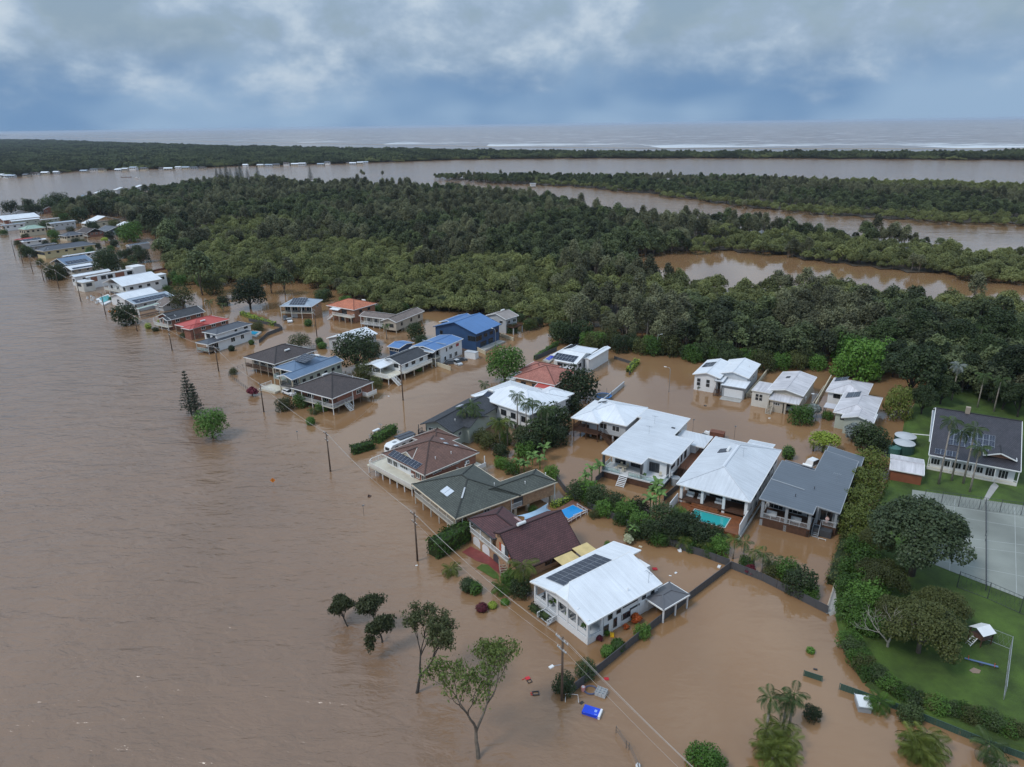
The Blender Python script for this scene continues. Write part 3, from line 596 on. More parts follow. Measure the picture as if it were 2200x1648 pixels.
class House:
    def __init__(s, name, label, fr, A, B, C, ze, cat='house', group=None, rot=None):
        a, b, c = (W(*Z(fr, *p), ze) for p in (A, B, C)); ab, bc = (b - a)[:2], (c - b)[:2]
        t1 = math.atan2(ab[1], ab[0]); t2 = math.atan2(bc[1], bc[0]) - math.pi / 2; la, lb = np.linalg.norm(ab), np.linalg.norm(bc)
        dlt = (t2 - t1 + math.pi) % (2 * math.pi) - math.pi; s.yaw = t1 + dlt * lb / (la + lb) if rot is None else rot; s.skew = math.degrees(dlt)
        s.ux = np.array([math.cos(s.yaw), math.sin(s.yaw)]); s.uy = np.array([-s.ux[1], s.ux[0]])
        lx, ly = abs(ab @ s.ux) if rot is None else abs((c - a)[:2] @ s.ux), abs(bc @ s.uy) if rot is None else abs((c - a)[:2] @ s.uy); m = (a + c)[:2] / 2
        s.fr, s.ze, s.c = fr, ze, m; s.x0, s.x1, s.y0, s.y1 = -lx / 2, lx / 2, -ly / 2, ly / 2
        s.root = thing(name, label, cat, (m[0], m[1], 0), s.yaw, group); s.R = (s.x0, s.y0, s.x1, s.y1)
        HOUSES.append((name, label, s))
    def l(s, p): d = np.array(p[:2]) - s.c; return (float(d @ s.ux), float(d @ s.uy))
    def at(s, x, y, z, fr=None): p = s.l(W(*Z(fr or s.fr, x, y), z)); return (p[0], p[1], z)
    def rect(s, A, C, z, fr=None):
        a, c = s.at(*A, z, fr), s.at(*C, z, fr); return (min(a[0], c[0]), min(a[1], c[1]), max(a[0], c[0]), max(a[1], c[1]))
    def plane(s, x, y, ax, val, fr=None):
        """where the sight line through a photo point meets the house's own upright plane x=val or y=val"""
        v = ray(*Z(fr or s.fr, x, y)); o = s.l((0, 0)); d = (float(v[:2] @ s.ux), float(v[:2] @ s.uy)); t = (val - o[ax]) / d[ax]
        return (o[0] + d[0] * t, o[1] + d[1] * t, HC + v[2] * t)
    def mk(s, name, mb, mat, parent=None, smooth=False): return mk(name, mb, mat, parent or s.root, smooth)
    def box(s, name, b, mat, parent=None): m = MB(); m.box(*b); return s.mk(name, m, mat, parent)
    # roofs ---------------------------------------------------------
    def roof(s, polys, mat, trim=None, th=.16, caps=True, gutter=True):
        trim = trim or TRIMW; mb = MB(); edges = {}
        for P in polys:
            P = [tuple(map(float, p)) for p in P]; uv = quv(P); mb.face(P, uv); Q = [(p[0], p[1], p[2] - th) for p in P]; mb.face(Q[::-1])
            for i in range(len(P)):
                a, b = P[i], P[(i + 1) % len(P)]; ka = tuple(round(q, 2) for q in a); kb = tuple(round(q, 2) for q in b)
                edges.setdefault((min(ka, kb), max(ka, kb)), []).append((a, b))
        for k, e in edges.items():
            if len(e) == 1: a, b = e[0]; mb.face([b, a, (a[0], a[1], a[2] - th), (b[0], b[1], b[2] - th)])
        r = s.mk('roof', mb, mat); cm, gm = MB(), MB()
        for k, e in edges.items():
            a, b = np.array(e[0][0]), np.array(e[0][1])
            if len(e) == 2:
                if caps: cm.bar(a + [0, 0, .03], b + [0, 0, .03], .26, .10)
            elif gutter and (gutter != 'level' or abs(a[2] - b[2]) < .02): gm.bar(a - [0, 0, th * .55], b - [0, 0, th * .55], .12, th + .06)
        if cm.f: s.mk('ridge_cap', cm, mat, r)
        if gm.f: s.mk('gutter', gm, trim, r)
        return r
    def hip(s, R, ze, pitch, axis=None):
        x0, y0, x1, y1 = R; w, d = x1 - x0, y1 - y0; axis = axis or ('x' if w >= d else 'y'); h = min(w, d) / 2; z = ze + h * math.tan(math.radians(pitch))
        e = [(x0, y0, ze), (x1, y0, ze), (x1, y1, ze), (x0, y1, ze)]
        if axis == 'x':
            a, b = (x0 + h, (y0 + y1) / 2, z), (x1 - h, (y0 + y1) / 2, z); return [[e[0], e[1], b, a], [e[1], e[2], b], [e[2], e[3], a, b], [e[3], e[0], a]]
        a, b = ((x0 + x1) / 2, y0 + h, z), ((x0 + x1) / 2, y1 - h, z); return [[e[0], e[1], a], [e[1], e[2], b, a], [e[2], e[3], b], [e[3], e[0], a, b]]
    def gable(s, R, ze, pitch, axis='y', off=.5):
        x0, y0, x1, y1 = R; t = math.tan(math.radians(pitch))
        if axis == 'y': xm = x0 + (x1 - x0) * off; z = ze + max(xm - x0, x1 - xm) * t; return [[(x1, y0, ze), (x1, y1, ze), (xm, y1, z), (xm, y0, z)], [(x0, y1, ze), (x0, y0, ze), (xm, y0, z), (xm, y1, z)]]
        ym = y0 + (y1 - y0) * off; z = ze + max(ym - y0, y1 - ym) * t; return [[(x0, y0, ze), (x1, y0, ze), (x1, ym, z), (x0, ym, z)], [(x1, y1, ze), (x0, y1, ze), (x0, ym, z), (x1, ym, z)]]
    def skil(s, R, z00, z10, z11, z01): x0, y0, x1, y1 = R; return [[(x0, y0, z00), (x1, y0, z10), (x1, y1, z11), (x0, y1, z01)]]
    # walls ---------------------------------------------------------
    def wall(s, R, z0, z1, mat, tops=None, name='wall'):
        """tops: heights at the four corners (x0y0, x1y0, x1y1, x0y1); ('y', z) or ('x', z) adds gable ends"""
        x0, y0, x1, y1 = R; mb = MB(); c = [(x0, y0), (x1, y0), (x1, y1), (x0, y1)]; g = None
        if tops and isinstance(tops[0], str): g = tops; tops = None
        t = tops or (z1,) * 4
        for i in range(4):
            j = (i + 1) % 4; P = [(*c[i], z0), (*c[j], z0), (*c[j], t[j])]
            if g and ((g[0] == 'y' and i in (0, 2)) or (g[0] == 'x' and i in (1, 3))): P.append(((c[i][0] + c[j][0]) / 2, (c[i][1] + c[j][1]) / 2, g[1]))
            P.append((*c[i], t[i])); mb.face(P, quv(P))
        mb.face([(*c[i], t[i] - .02) for i in range(4)], [(0, 0)] * 4); return s.mk(name, mb, mat)
    def side(s, R, sd, f):
        x0, y0, x1, y1 = R
        return {'F': (x0 + (x1 - x0) * f, y0, 0.), 'R': (x1, y0 + (y1 - y0) * f, math.pi / 2), 'B': (x1 - (x1 - x0) * f, y1, math.pi), 'L': (x0, y1 - (y1 - y0) * f, -math.pi / 2)}[sd]
    def win(s, R, sd, f, z, w=1.6, h=1.2, fm=None, mull=2, name='window'):
        x, y, a = s.side(R, sd, f); fr, pn = win_mesh(w, h, fm or TRIMW, mull)
        o = link(name, fr, s.root); o.location = (x, y, z); o.rotation_euler = (0, 0, a); p = link('pane', pn, o); return o
    def wins(s, R, spec, fm=None):
        for q in spec: s.win(R, *q[:3], *q[3:5], fm=fm, mull=q[5] if len(q) > 5 else 2)
    def panel(s, name, R, sd, f, z, w, h, mat, out=.05):
        x, y, a = s.side(R, sd, f); m = MB(); m.box(-w / 2, -out, 0, w / 2, .02, h); o = s.mk(name, m, mat); o.location = (x, y, z); o.rotation_euler = (0, 0, a); return o
    def garage(s, R, sd, f, z, w, h, mat):
        x, y, a = s.side(R, sd, f); m = MB(); n = 6
        for i in range(n): m.box(-w / 2, -.06, h * i / n + .012, w / 2, .02, h * (i + 1) / n - .012)
        o = s.mk('garage_door', m, mat); o.location = (x, y, z); o.rotation_euler = (0, 0, a); return o
    # decks ---------------------------------------------------------
    def deck(s, R, z, mat, th=.22, name='deck'): return s.box(name, (R[0], R[1], z - th, R[2], R[3], z), mat)
    def post(s, x, y, z0, z1, mat, w=.16, name='post'):
        k = (round(w, 2), mat.name)
        if k not in PCACHE: m = MB(); m.box(-w / 2, -w / 2, 0, w / 2, w / 2, 1); PCACHE[k] = m.mesh('post', mat)
        o = link(name, PCACHE[k], s.root); o.location = (x, y, z0); o.scale = (1, 1, max(.05, z1 - z0)); return o
    def posts(s, pts, z0, z1, mat, w=.16, name='post'):
        for x, y in pts: s.post(x, y, z0, z1, mat, w, name)
    def along(s, a, b, n): return [(a[0] + (b[0] - a[0]) * i / (n - 1), a[1] + (b[1] - a[1]) * i / (n - 1)) for i in range(n)]
    def rail(s, pts, z, mat, style='picket', h=1.0, name='railing'):
        m = MB()
        for (ax, ay), (bx, by) in zip(pts[:-1], pts[1:]):
            n = math.hypot(bx - ax, by - ay); st = .16 if style == 'picket' else 1.5; k = max(1, int(n / st))
            if style == 'solid': m.bar((ax, ay, z + h / 2), (bx, by, z + h / 2), .1, h); continue
            m.bar((ax, ay, z + h), (bx, by, z + h), .1, .08)
            if style != 'glass': m.bar((ax, ay, z + .12), (bx, by, z + .12), .07, .06)
            if style == 'wire':
                for q in (.35, .58, .8): m.bar((ax, ay, z + q * h), (bx, by, z + q * h), .03)
            for i in range(k + 1):
                t = i / k; x, y = ax + (bx - ax) * t, ay + (by - ay) * t; q = .045 if style == 'picket' else .08; m.box(x - q / 2, y - q / 2, z, x + q / 2, y + q / 2, z + h)
        o = s.mk(name, m, mat)
        if style == 'glass':
            g = MB()
            for (ax, ay), (bx, by) in zip(pts[:-1], pts[1:]): g.bar((ax, ay, z + .5 * h), (bx, by, z + .5 * h), .02, h - .12)
            s.mk('pane', g, CGLASS, o)
        return o
    def stair(s, p, q, w, mat, n=8, rails=True):
        """flight from p down to q (local points), w wide"""
        p, q = np.array(p, float), np.array(q, float); d = (q - p)[:2]; d /= np.linalg.norm(d) + 1e-9; sx = np.array([-d[1], d[0]]) * w / 2; m = MB()
        for i in range(n):
            a = p + (q - p) * (i + .5) / n; m.bar((a[0] - sx[0], a[1] - sx[1], a[2]), (a[0] + sx[0], a[1] + sx[1], a[2]), .28, .05)
        for k in (-1, 1): m.bar((p[0] + k * sx[0], p[1] + k * sx[1], p[2] - .1), (q[0] + k * sx[0], q[1] + k * sx[1], q[2] - .1), .06, .24)
        o = s.mk('stairs', m, mat)
        if rails:
            r = MB()
            for k in (-1, 1):
                a, b = np.array([p[0] + k * sx[0], p[1] + k * sx[1], p[2]]), np.array([q[0] + k * sx[0], q[1] + k * sx[1], q[2]]); r.bar(a + [0, 0, .95], b + [0, 0, .95], .06)
                r.bar(a + [0, 0, .5], b + [0, 0, .5], .04)
                for t in (0, .33, .66, 1): c = a + (b - a) * t; r.bar(c, c + [0, 0, .95], .06)
            s.mk('handrail', r, mat, o)
        return o
    # roof fittings ---------------------------------------------------
    def frame(s, P):
        P = [np.array(p, float) for p in P]; n = np.zeros(3)
        for i in range(len(P)): n += np.cross(P[i] - P[0], P[(i + 1) % len(P)] - P[0])
        n /= np.linalg.norm(n); u = P[1] - P[0]; u /= np.linalg.norm(u); return P[0], u, np.cross(n, u), n
    def solar(s, P, u0, v0, nx, ny, w=1.02, h=1.62, mat=None, skip=(), gap=.03, lift=.10):
        o0, u, v, n = s.frame(P); k = ('sol', round(w, 2), round(h, 2))
        if k not in PCACHE:
            m = MB(); m.box(-w / 2, -h / 2, -.02, w / 2, h / 2, .02); c = MB()
            for i in range(2):
                for j in range(3): c.box(-w / 2 + .03 + i * (w - .06) / 2 + .008, -h / 2 + .03 + j * (h - .06) / 3 + .008, .021, -w / 2 + .03 + (i + 1) * (w - .06) / 2 - .008, -h / 2 + .03 + (j + 1) * (h - .06) / 3 - .008, .026)
            PCACHE[k] = (m.mesh('solar_panel', PANELF), c.mesh('cells', PANEL))
        for j in range(ny):
            for i in range(nx):
                if (i, j) in skip: continue
                p = o0 + u * (u0 + (i + .5) * (w + gap)) + v * (v0 + (j + .5) * (h + gap)) + n * lift
                o = link('solar_panel', PCACHE[k][0], s.root); o.matrix_local = Matrix(((u[0], v[0], n[0], p[0]), (u[1], v[1], n[1], p[1]), (u[2], v[2], n[2], p[2]), (0, 0, 0, 1))); link('cells', PCACHE[k][1], o)
    def onroof(s, P, u0, v0): o0, u, v, n = s.frame(P); return o0 + u * u0 + v * v0, u, v, n
    def vent(s, P, u0, v0, mat=None):
        p, u, v, n = s.onroof(P, u0, v0); m = MB(); m.tube([p - [0, 0, .1], p + [0, 0, .5]], .07, 6); m.tube([p + [0, 0, .48], p + [0, 0, .6]], [.13, .05], 6); return s.mk('vent_pipe', m, mat or TRIMW)
    def aerial(s, P, u0, v0):
        p, u, v, n = s.onroof(P, u0, v0); m = MB(); m.bar(p, p + [0, 0, 1.9], .05); m.bar(p + [-.7, 0, 1.8], p + [.7, 0, 1.8], .04)
        for i in range(5): q = p + [-.6 + .3 * i, 0, 1.8]; m.bar(q - [0, .35, 0], q + [0, .35, 0], .03)
        return s.mk('antenna', m, PANELF)
    def skylight(s, P, u0, v0, w, h, mat=None):
        p, u, v, n = s.onroof(P, u0, v0); m = MB(); a = p + n * .02
        c = [a, a + u * w, a + u * w + v * h, a + v * h]; t = [q + n * .1 for q in c]; m.face(t)
        for i in range(4): m.face([c[i], c[(i + 1) % 4], t[(i + 1) % 4], t[i]])
        return s.mk('skylight', m, mat or SKYL)
    def heater(s, P, u0, v0, panels=True):
        p, u, v, n = s.onroof(P, u0, v0); m = MB(); a = p + n * .35; m.tube([a - u * .9, a + u * .9], .28, 10); o = s.mk('solar_water_tank', m, TRIMW, smooth=False)
        if panels:
            c = MB(); b = p + n * .12; q = [b - u * 1. - v * 2.2, b + u * 1. - v * 2.2, b + u * 1. - v * .35, b - u * 1. - v * .35]; c.face(q); c.face([k - n * .1 for k in q][::-1])
            for i in range(4): c.face([q[i] - n * .1, q[(i + 1) % 4] - n * .1, q[(i + 1) % 4], q[i]])
            s.mk('collector_panel', c, PANEL)
        return o
    def aircon(s, R, sd, f, z):
        x, y, a = s.side(R, sd, f); m = MB(); m.box(-.45, -.42, 0, .45, -.05, .75); o = s.mk('air_conditioner', m, TRIMW); o.location = (x, y, z); o.rotation_euler = (0, 0, a); g = MB(); g.tube([(.1, -.44, .38), (.1, -.425, .38)], .27, 12); k = s.mk('fan_grille', g, DGREY, o); return o
    # a whole ordinary house -------------------------------------------
    def std(s, roof, pitch, rm, wm, over=.5, zf=1.5, stilts=False, ver=None, wins=(), R=None, ze=None, trim=None, axis=None, pmat=None, rmat=None, rstyle='picket', fm=None, polys=None, base=None, off=.5):
        R = R or s.R; ze = s.ze if ze is None else ze; x0, y0, x1, y1 = R; V = dict(ver or {})
        i = {k: over + V.get(k, 0) if V.get(k, 0) else over for k in 'LFRB'}; WR = (x0 + i['L'], y0 + i['F'], x1 - i['R'], y1 - i['B'])
        if polys is None: polys = s.hip(R, ze, pitch, axis) if roof == 'hip' else s.gable(R, ze, pitch, axis or 'y', off)
        s.roof(polys, rm, trim or TRIMW); g = None
        if roof == 'gable':
            ax = axis or 'y'; zr = polys[0][2][2] - .14; half = (x1 - x0) / 2 if ax == 'y' else (y1 - y0) / 2; wi = (WR[2] - WR[0]) / 2 if ax == 'y' else (WR[3] - WR[1]) / 2
            zt = ze - .1 + (half - wi) * math.tan(math.radians(pitch)) * .9; g = (ax, zr) if off == .5 and not V else None
        s.wall(WR, zf - .25 if stilts else -1.0, ze - .06, wm, g)
        if stilts:
            s.box('floor', (WR[0] + .02, WR[1] + .02, zf - .42, WR[2] - .02, WR[3] - .02, zf - .26), STUMP); nx, ny = max(2, int((WR[2] - WR[0]) / 3.2) + 1), max(2, int((WR[3] - WR[1]) / 3.2) + 1)
            for a in range(nx):
                for b in range(ny): s.post(WR[0] + .2 + (WR[2] - WR[0] - .4) * a / (nx - 1), WR[1] + .2 + (WR[3] - WR[1] - .4) * b / (ny - 1), -1, zf - .4, base or STUMP, .28, 'stump')
        e = .12
        for k in V:
            if not V[k]: continue
            D = {'F': (x0 + e, y0 + e, x1 - e, WR[1]), 'R': (WR[2], y0 + e, x1 - e, y1 - e), 'L': (x0 + e, y0 + e, WR[0], y1 - e), 'B': (x0 + e, WR[3], x1 - e, y1 - e)}[k]
            s.deck(D, zf, DECKC if pmat in (None, TRIMW) else STUMP); pm = pmat or TRIMW
            a, b = {'F': ((x0 + .2, y0 + .2), (x1 - .2, y0 + .2)), 'R': ((x1 - .2, y0 + .2), (x1 - .2, y1 - .2)), 'L': ((x0 + .2, y1 - .2), (x0 + .2, y0 + .2)), 'B': ((x1 - .2, y1 - .2), (x0 + .2, y1 - .2))}[k]
            n = max(2, int(math.hypot(b[0] - a[0], b[1] - a[1]) / 3.2) + 1); s.posts(s.along(a, b, n), -1, ze - .1, pm, .15); s.rail([a, b], zf, rmat or pm, rstyle)
        for q in wins:
            if isinstance(q, tuple) and isinstance(q[1], int):
                n = q[1]; sill, w, h = (q[2:5] if len(q) > 4 else (1.0, 1.7, 1.15))
                for j in range(n): s.win(WR, q[0], (j + .5) / n, zf + sill, w, h, fm)
            else: s.win(WR, q[0], q[1], zf + q[2], q[3], q[4], fm, q[5] if len(q) > 5 else 2)
        return WR, polys
SKYL = paint('skylight_sheet', (.55, .60, .66), .25, .05)
HOUSES = []
# ------------------------------------------------------------------ houses along the near street
def box_thing(name, label, cat, loc, rz, parts, group=None):
    """parts: (name, material, [boxes], parent index or None)"""
    r = thing(name, label, cat, loc, rz, group); made = []
    for nm, mat, bs, par in parts:
        m = MB()
        for b in bs: m.box(*b)
        made.append(mk(nm, m, mat, r if par is None else made[par]))
    return r
def chair(h, x, y, z, rz, mat, label, group=None):
    p = h.c + h.ux * x + h.uy * y
    r = thing('chair', label, 'chair', (p[0], p[1], z), h.yaw + rz, group)
    m = MB(); m.box(-.25, -.25, .40, .25, .25, .46); mk('seat', m, mat, r); m = MB(); m.box(-.25, .20, .46, .25, .26, .95); mk('backrest', m, mat, r)
    for a in (-.21, .21):
        for b in (-.21, .21): m = MB(); m.box(a - .03, b - .03, 0, a + .03, b + .03, .40); mk('leg', m, mat, r)
    return r
def table(h, x, y, z, rz, w, d, mat, label):
    p = h.c + h.ux * x + h.uy * y; r = thing('table', label, 'table', (p[0], p[1], z), h.yaw + rz)
    m = MB(); m.box(-w / 2, -d / 2, .70, w / 2, d / 2, .76); mk('table_top', m, mat, r)
    for a in (-1, 1):
        for b in (-1, 1): m = MB(); X, Y = a * (w / 2 - .1), b * (d / 2 - .1); m.box(X - .04, Y - .04, 0, X + .04, Y + .04, .70); mk('leg', m, mat, r)
    return r
def potplant(h, x, y, z, mat, label, s=1.):
    p = h.c + h.ux * x + h.uy * y; r = thing('potted_plant', label, 'pot plant', (p[0], p[1], z), 0); m = MB(); m.tube([(0, 0, 0), (0, 0, .5 * s)], [.22 * s, .32 * s], 10); mk('pot', m, mat, r)
    link('leaves', leaf_mesh('leaves', leaves([(0, 0, .8 * s, .35 * s, .35 * s, .35 * s)], 60, .25 * s, int(abs(x * 100)) + 3), M_HEDGE), r); return r
def white_house():
    h = House('house', 'white two storey house with broad white roof, solar array and tiled porch', 'A', (10, 665), (815, 1210), (1835, 700), 4.0)
    x0, y0, x1, y1 = h.R; xs, zs, yb = -.4, 6.15, y1 + 2.6
    right = [(x1, y0, 4.), (x1, y1, 4.), (xs, y1, zs), (xs, y0 + 2.6, zs), (2.1, y0, 5.42)]
    left = [(x0, yb, 4.), (x0, y0, 4.), (xs, y0, 5.38), (xs, yb, 5.38)]
    h.roof([right], R_WHITE); h.roof([left, [(xs, y0, 5.38), (2.1, y0, 5.42), (xs, y0 + 2.6, 5.95)]], R_WHITE, caps=False)
    m = MB(); m.box(xs - .02, y0 + 2.5, 5.3, xs + .06, y1 - .05, zs - .1); h.mk('clerestory_wall', m, WHITE)
    h.solar(left, 0, 0, 0, 0)
    P = [(x0, yb, 4.), (x0, y0, 4.), (xs, y0, 5.38)]
    h.solar(P, yb - 4.9, 1.2, 10, 2, 1.02, 2.1); 
    o = .45; WR = (x0 + o, y0 + 3.6, x1 - o, y1 - o); FR = (x0 + o, y0 + o, x1 - o, y0 + 3.6)
    h.wall(WR, -1, 3.9, WHITE, (4.0, 3.95, 3.95, 4.0)); h.wall((x0 + o, y1 - o, xs + 2.5, yb - o), -1, 4.0, WHITE)
    h.wall((xs + .2, WR[1], WR[2], WR[3]), 3.5, 4., WHITE, (5.6, 3.95, 3.95, 5.6)); h.wall((WR[0], WR[1], xs + .2, WR[3]), 3.5, 4., WHITE, (4., 5.2, 5.2, 4.))
    # open porch: base wall, floor, square columns, low panels
    h.wall((FR[0], FR[1], FR[2], FR[3]), -1, 1.15, WHITE, name='porch_base'); h.deck((FR[0] + .1, FR[1] + .1, FR[2] - .1, FR[3]), 1.35, LGREY, .18, 'porch_floor')
    for x in (FR[0] + .15, -3.05, -.6, 1.6, 3.7, FR[2] - .15): h.post(x, FR[1] + .16, 1.1, 4.05 + max(0, (.9 if -1 < x < 4 else .2)), WHITE, .34, 'column')
    h.post(FR[2] - .17, FR[3] - .3, 1.1, 4.0, WHITE, .34, 'column')
    m = MB(); m.face([(FR[0], FR[1] + .05, 3.75), (FR[2], FR[1] + .05, 3.75), (FR[2], FR[1] + .05, 4.02), (2.1, FR[1] + .05, 5.3), (xs, FR[1] + .05, 5.2), (FR[0], FR[1] + .05, 4.0)]); h.mk('gable_panel', m, WHITE)
    for a, b in ((-.5, 1.5), (1.7, 3.6), (3.8, FR[2] - .3)): m = MB(); m.box(a, FR[1] + .1, 1.35, b, FR[1] + .18, 2.05); h.mk('balustrade', m, WHITE)
    for a, b in ((FR[0] + .3, -3.2),): m = MB(); m.box(a, FR[1] + .1, 1.35, b, FR[1] + .18, 1.75); h.mk('balustrade', m, WHITE)
    h.stair((-1.8, FR[1] - .1, 1.3), (-1.8, FR[1] - 1.9, -.2), 2.2, LGREY, 6, False)
    h.rail([(-2.95, FR[1] - .05), (-2.95, FR[1] - 1.9)], .2, TRIMW, 'wire', .9); h.rail([(-.65, FR[1] - .05), (-.65, FR[1] - 1.9)], .2, TRIMW, 'wire', .9)
    h.wins(WR, [('F', .2, 1.4, 2.2, 2.1, 3), ('F', .5, 1.4, 1.6, 2.1, 2), ('F', .8, 1.4, 2.0, 2.0, 2)])
    S = (FR[0], y0 + o, x1 - o, y1 - o)
    h.wins(S, [('R', .30, 2.35, .85, 1.15, 1), ('R', .42, 2.6, .85, 1.15, 1), ('R', .25, .2, 1.0, 1.5, 1), ('R', .37, .5, .9, 1.6, 1), ('R', .53, .9, 1.9, 1.1, 2), ('R', .58, 3.05, 3.2, .30, 1), ('R', .66, 2.0, 2.2, .28, 1), ('R', .79, 2.6, .8, 1.15, 1), ('R', .92, 2.6, .8, 1.15, 1)], DGREY)
    h.panel('meter_box', S, 'R', .76, 1.6, 1.0, .8, WHITE, .12)
    for f in (.34, .47, .70, .86): h.panel('downpipe', S, 'R', f, -.5, .1, 4.3, TRIMW, .1)
    h.vent(right, 9.5, 1.6); h.aerial(right, 13.6, 1.2)
    # carport with grey ribbed roof at the back corner
    CR_ = (x1 - 2.2, 4.2, x1 + 2.9, 10.6); h.roof(h.hip((x1 - 1.0, 4.6, x1 + 3.1, 10.6), 2.5, 16, 'y'), metal_roof('ribbed_grey_steel', (.12, .12, .13))); h.posts([(x1 + 2.9, 4.9), (x1 + 2.9, 7.6), (x1 + 2.9, 10.3), (x1 + .4, 10.3)], -1, 2.45, WHITE, .2, 'carport_post'); h.wall((x1 - .5, 7.4, x1 + 1.9, 10.2), -1, 2.4, BRICKO, name='back_room_wall')
    cg = 'white pot plants and chairs on the porch'
    for i, (x, y) in enumerate(((-4.6, 1.2), (-3.9, 2.0), (-1.3, 1.6))): chair(h, x, y0 + y, 1.35, .7 * i, WHITE if i % 2 else DGREY, ('white' if i % 2 else 'black') + ' porch chair beside the ' + ('round pot', 'low table', 'top of the steps')[i] + ' on the white house')
    table(h, -4.3, y0 + 2.5, 1.35, .3, 1.2, .9, WHITE, 'small white table on the porch of the white house')
    for i, (x, y, t) in enumerate(((-2.6, .9, 'beside the porch column at the steps'), (-2.2, 1.7, 'behind the other pots near the steps'), (.9, 1.2, 'on the porch right of the steps'), (4.6, 1.0, 'at the corner of the porch'))): potplant(h, x, y0 + y, 1.35, WHITE, 'green plant in round white pot ' + t, 1. + .15 * (i % 2))
    return h
def green_house():
    h = House('house', 'tan brick house with wide grey green tiled roof and long white balcony', 'C', (497, 630), (985, 1030), (2130, 605), 4.3)
    x0, y0, x1, y1 = h.R; ym, xm = 2.8, 1.3; t = math.tan(math.radians(21)); ze = 4.3
    w = (x1 - xm) / 2; zw = ze + w * t; xr = (x0 + x1) / 2; d = (ym - y0) / 2; zr = ze + d * t; yr = (y0 + ym) / 2
    # main hip (ridge along x), wing hip running back on the right
    main = [[(x0, y0, ze), (x1, y0, ze), (x1 - d, yr, zr), (x0 + d, yr, zr)], [(x1, y0, ze), (x1, ym, ze), (x1 - d, yr, zr)], [(x1, ym, ze), (x0, ym, ze), (x0 + d, yr, zr), (x1 - d, yr, zr)], [(x0, ym, ze), (x0, y0, ze), (x0 + d, yr, zr)]]
    xw = xm + w; yq = yr + (zr - zw) / t
    wing = [[(x1, y0 + 1, ze), (x1, y1, ze), (xw, y1 - w, zw), (xw, yq - 1.5, zw)], [(x1, y1, ze), (xm, y1, ze), (xw, y1 - w, zw)], [(xm, y1, ze), (xm, ym - 2, ze), (xw, yq - 1.5, zw), (xw, y1 - w, zw)]]
    CRM = paint('cream_gutter', (.66, .56, .42), .5, .05)
    h.roof(main, T_GREEN, CRM); wing[0][0] = (x1, ym - .5, ze); h.roof(wing, T_GREEN, CRM, gutter='level')
    o = .55; WR = (x0 + o, y0 + 2.6, x1 - o, ym - o); zf = 1.75; IVY = OFFW
    h.wall((x0 + .6, y0 + 2.6, x1 - o, ym - o), zf - .3, ze - .05, BRICKT); h.wall((xm + o, ym - o - .01, x1 - o, y1 - o), zf - .3, ze - .05, BRICKT, name='wing_wall')
    h.box('floor', (x0 + .6, y0 + .5, zf - .32, x1 - o + .0, ym - .6, zf - .02), CONC); h.box('floor', (xm + .6, ym - .59, zf - .32, x1 - .6, y1 - .6, zf - .02), CONC)
    h.wall((x0 + 4.5, y0 + 5.5, x1 - 1.2, ym - 1.2), -1, zf - .33, BRICKT, name='lower_wall'); h.wall((x1 - 5.5, y0 + 3.0, x1 - .6, y0 + 9), -1, zf - .32, BRICKT, name='lower_wall')
    for y in (y0 + 10.5, y0 + 13.5, y0 + 16.5, y1 - 1.0): h.post(x1 - .8, y, -1, zf - .3, BRICKT, .6, 'pier'); h.post(xm + .9, y, -1, zf - .3, BRICKT, .6, 'pier')
    h.posts(h.along((x0 + .4, y0 + .5), (x1 - .7, y0 + .5), 6), -1, ze - .1, OFFW, .15); h.posts([(x0 + .4, y0 + 2.6), (x1 - .3, y0 + 1.6)], -1, ze - .1, OFFW, .15)
    h.rail([(x0 + .4, ym - 6), (x0 + .4, y0 + .4), (x1 - .5, y0 + .4), (x1 - .5, y0 + 2.6)], zf, OFFW, 'picket'); h.deck((x0 + .35, y0 + .4, x1 - .4, y0 + 2.6), zf + .02, BEIGE, .2, 'balcony_floor')
    h.posts(h.along((x0 + 1.5, y0 + 2.2), (x1 - 1.5, y0 + 2.2), 5), -1, zf - .3, BRICKT, .45, 'pier'); h.stair((x0 + 8.0, y0 + 2.9, 1.3), (x0 + 5.0, y0 + 2.9, -.3), 1.1, TIMBER, 7)
    h.wins(WR, [('F', .15, zf + .3, 2.2, 1.9, 3), ('F', .45, zf + .3, 2.2, 1.9, 3), ('F', .75, zf + .3, 2.4, 1.9, 3)])
    S = (0, y0 + 2.6, x1 - o, y1 - o); h.wins(S, [('R', .22, zf + .9, 1.4, 1.1)])
    h.panel('recess_shade_panel', S, 'R', .575, zf + .1, 2.2, 2.1, DGREY, .03); h.rail([(x1 - .45, y0 + 12.6), (x1 - .45, y0 + 15.0)], zf, TRIMW, 'picket'); h.post(x1 - .45, y0 + 12.5, -1, ze - .1, TRIMW, .12); h.post(x1 - .4, y1 - .4, -1, ze - .1, TRIMW, .14)  # flat dark panel stands in for the shade of the balcony recess
    P = main[0]; h.skylight(P, 7.4, 2.4, 1.25, 1.7); h.skylight(P, 8.75, 2.4, 1.25, 1.7); h.vent(wing[0], 3.0, 2.2); h.vent(wing[0], 8.2, 2.5); h.vent(main[2], 4.5, 3.2)
    m = MB(); a = np.array((x1 - d, yr, zr)); b = np.array((x1 - 2.2, y0 + 2.3, ze + 1.0)); m.bar(a + (b - a) * .35 + [0, 0, .1], a + (b - a) * .75 + [0, 0, .1], .3, .05); h.mk('ridge_flashing', m, LGREY)
    return h
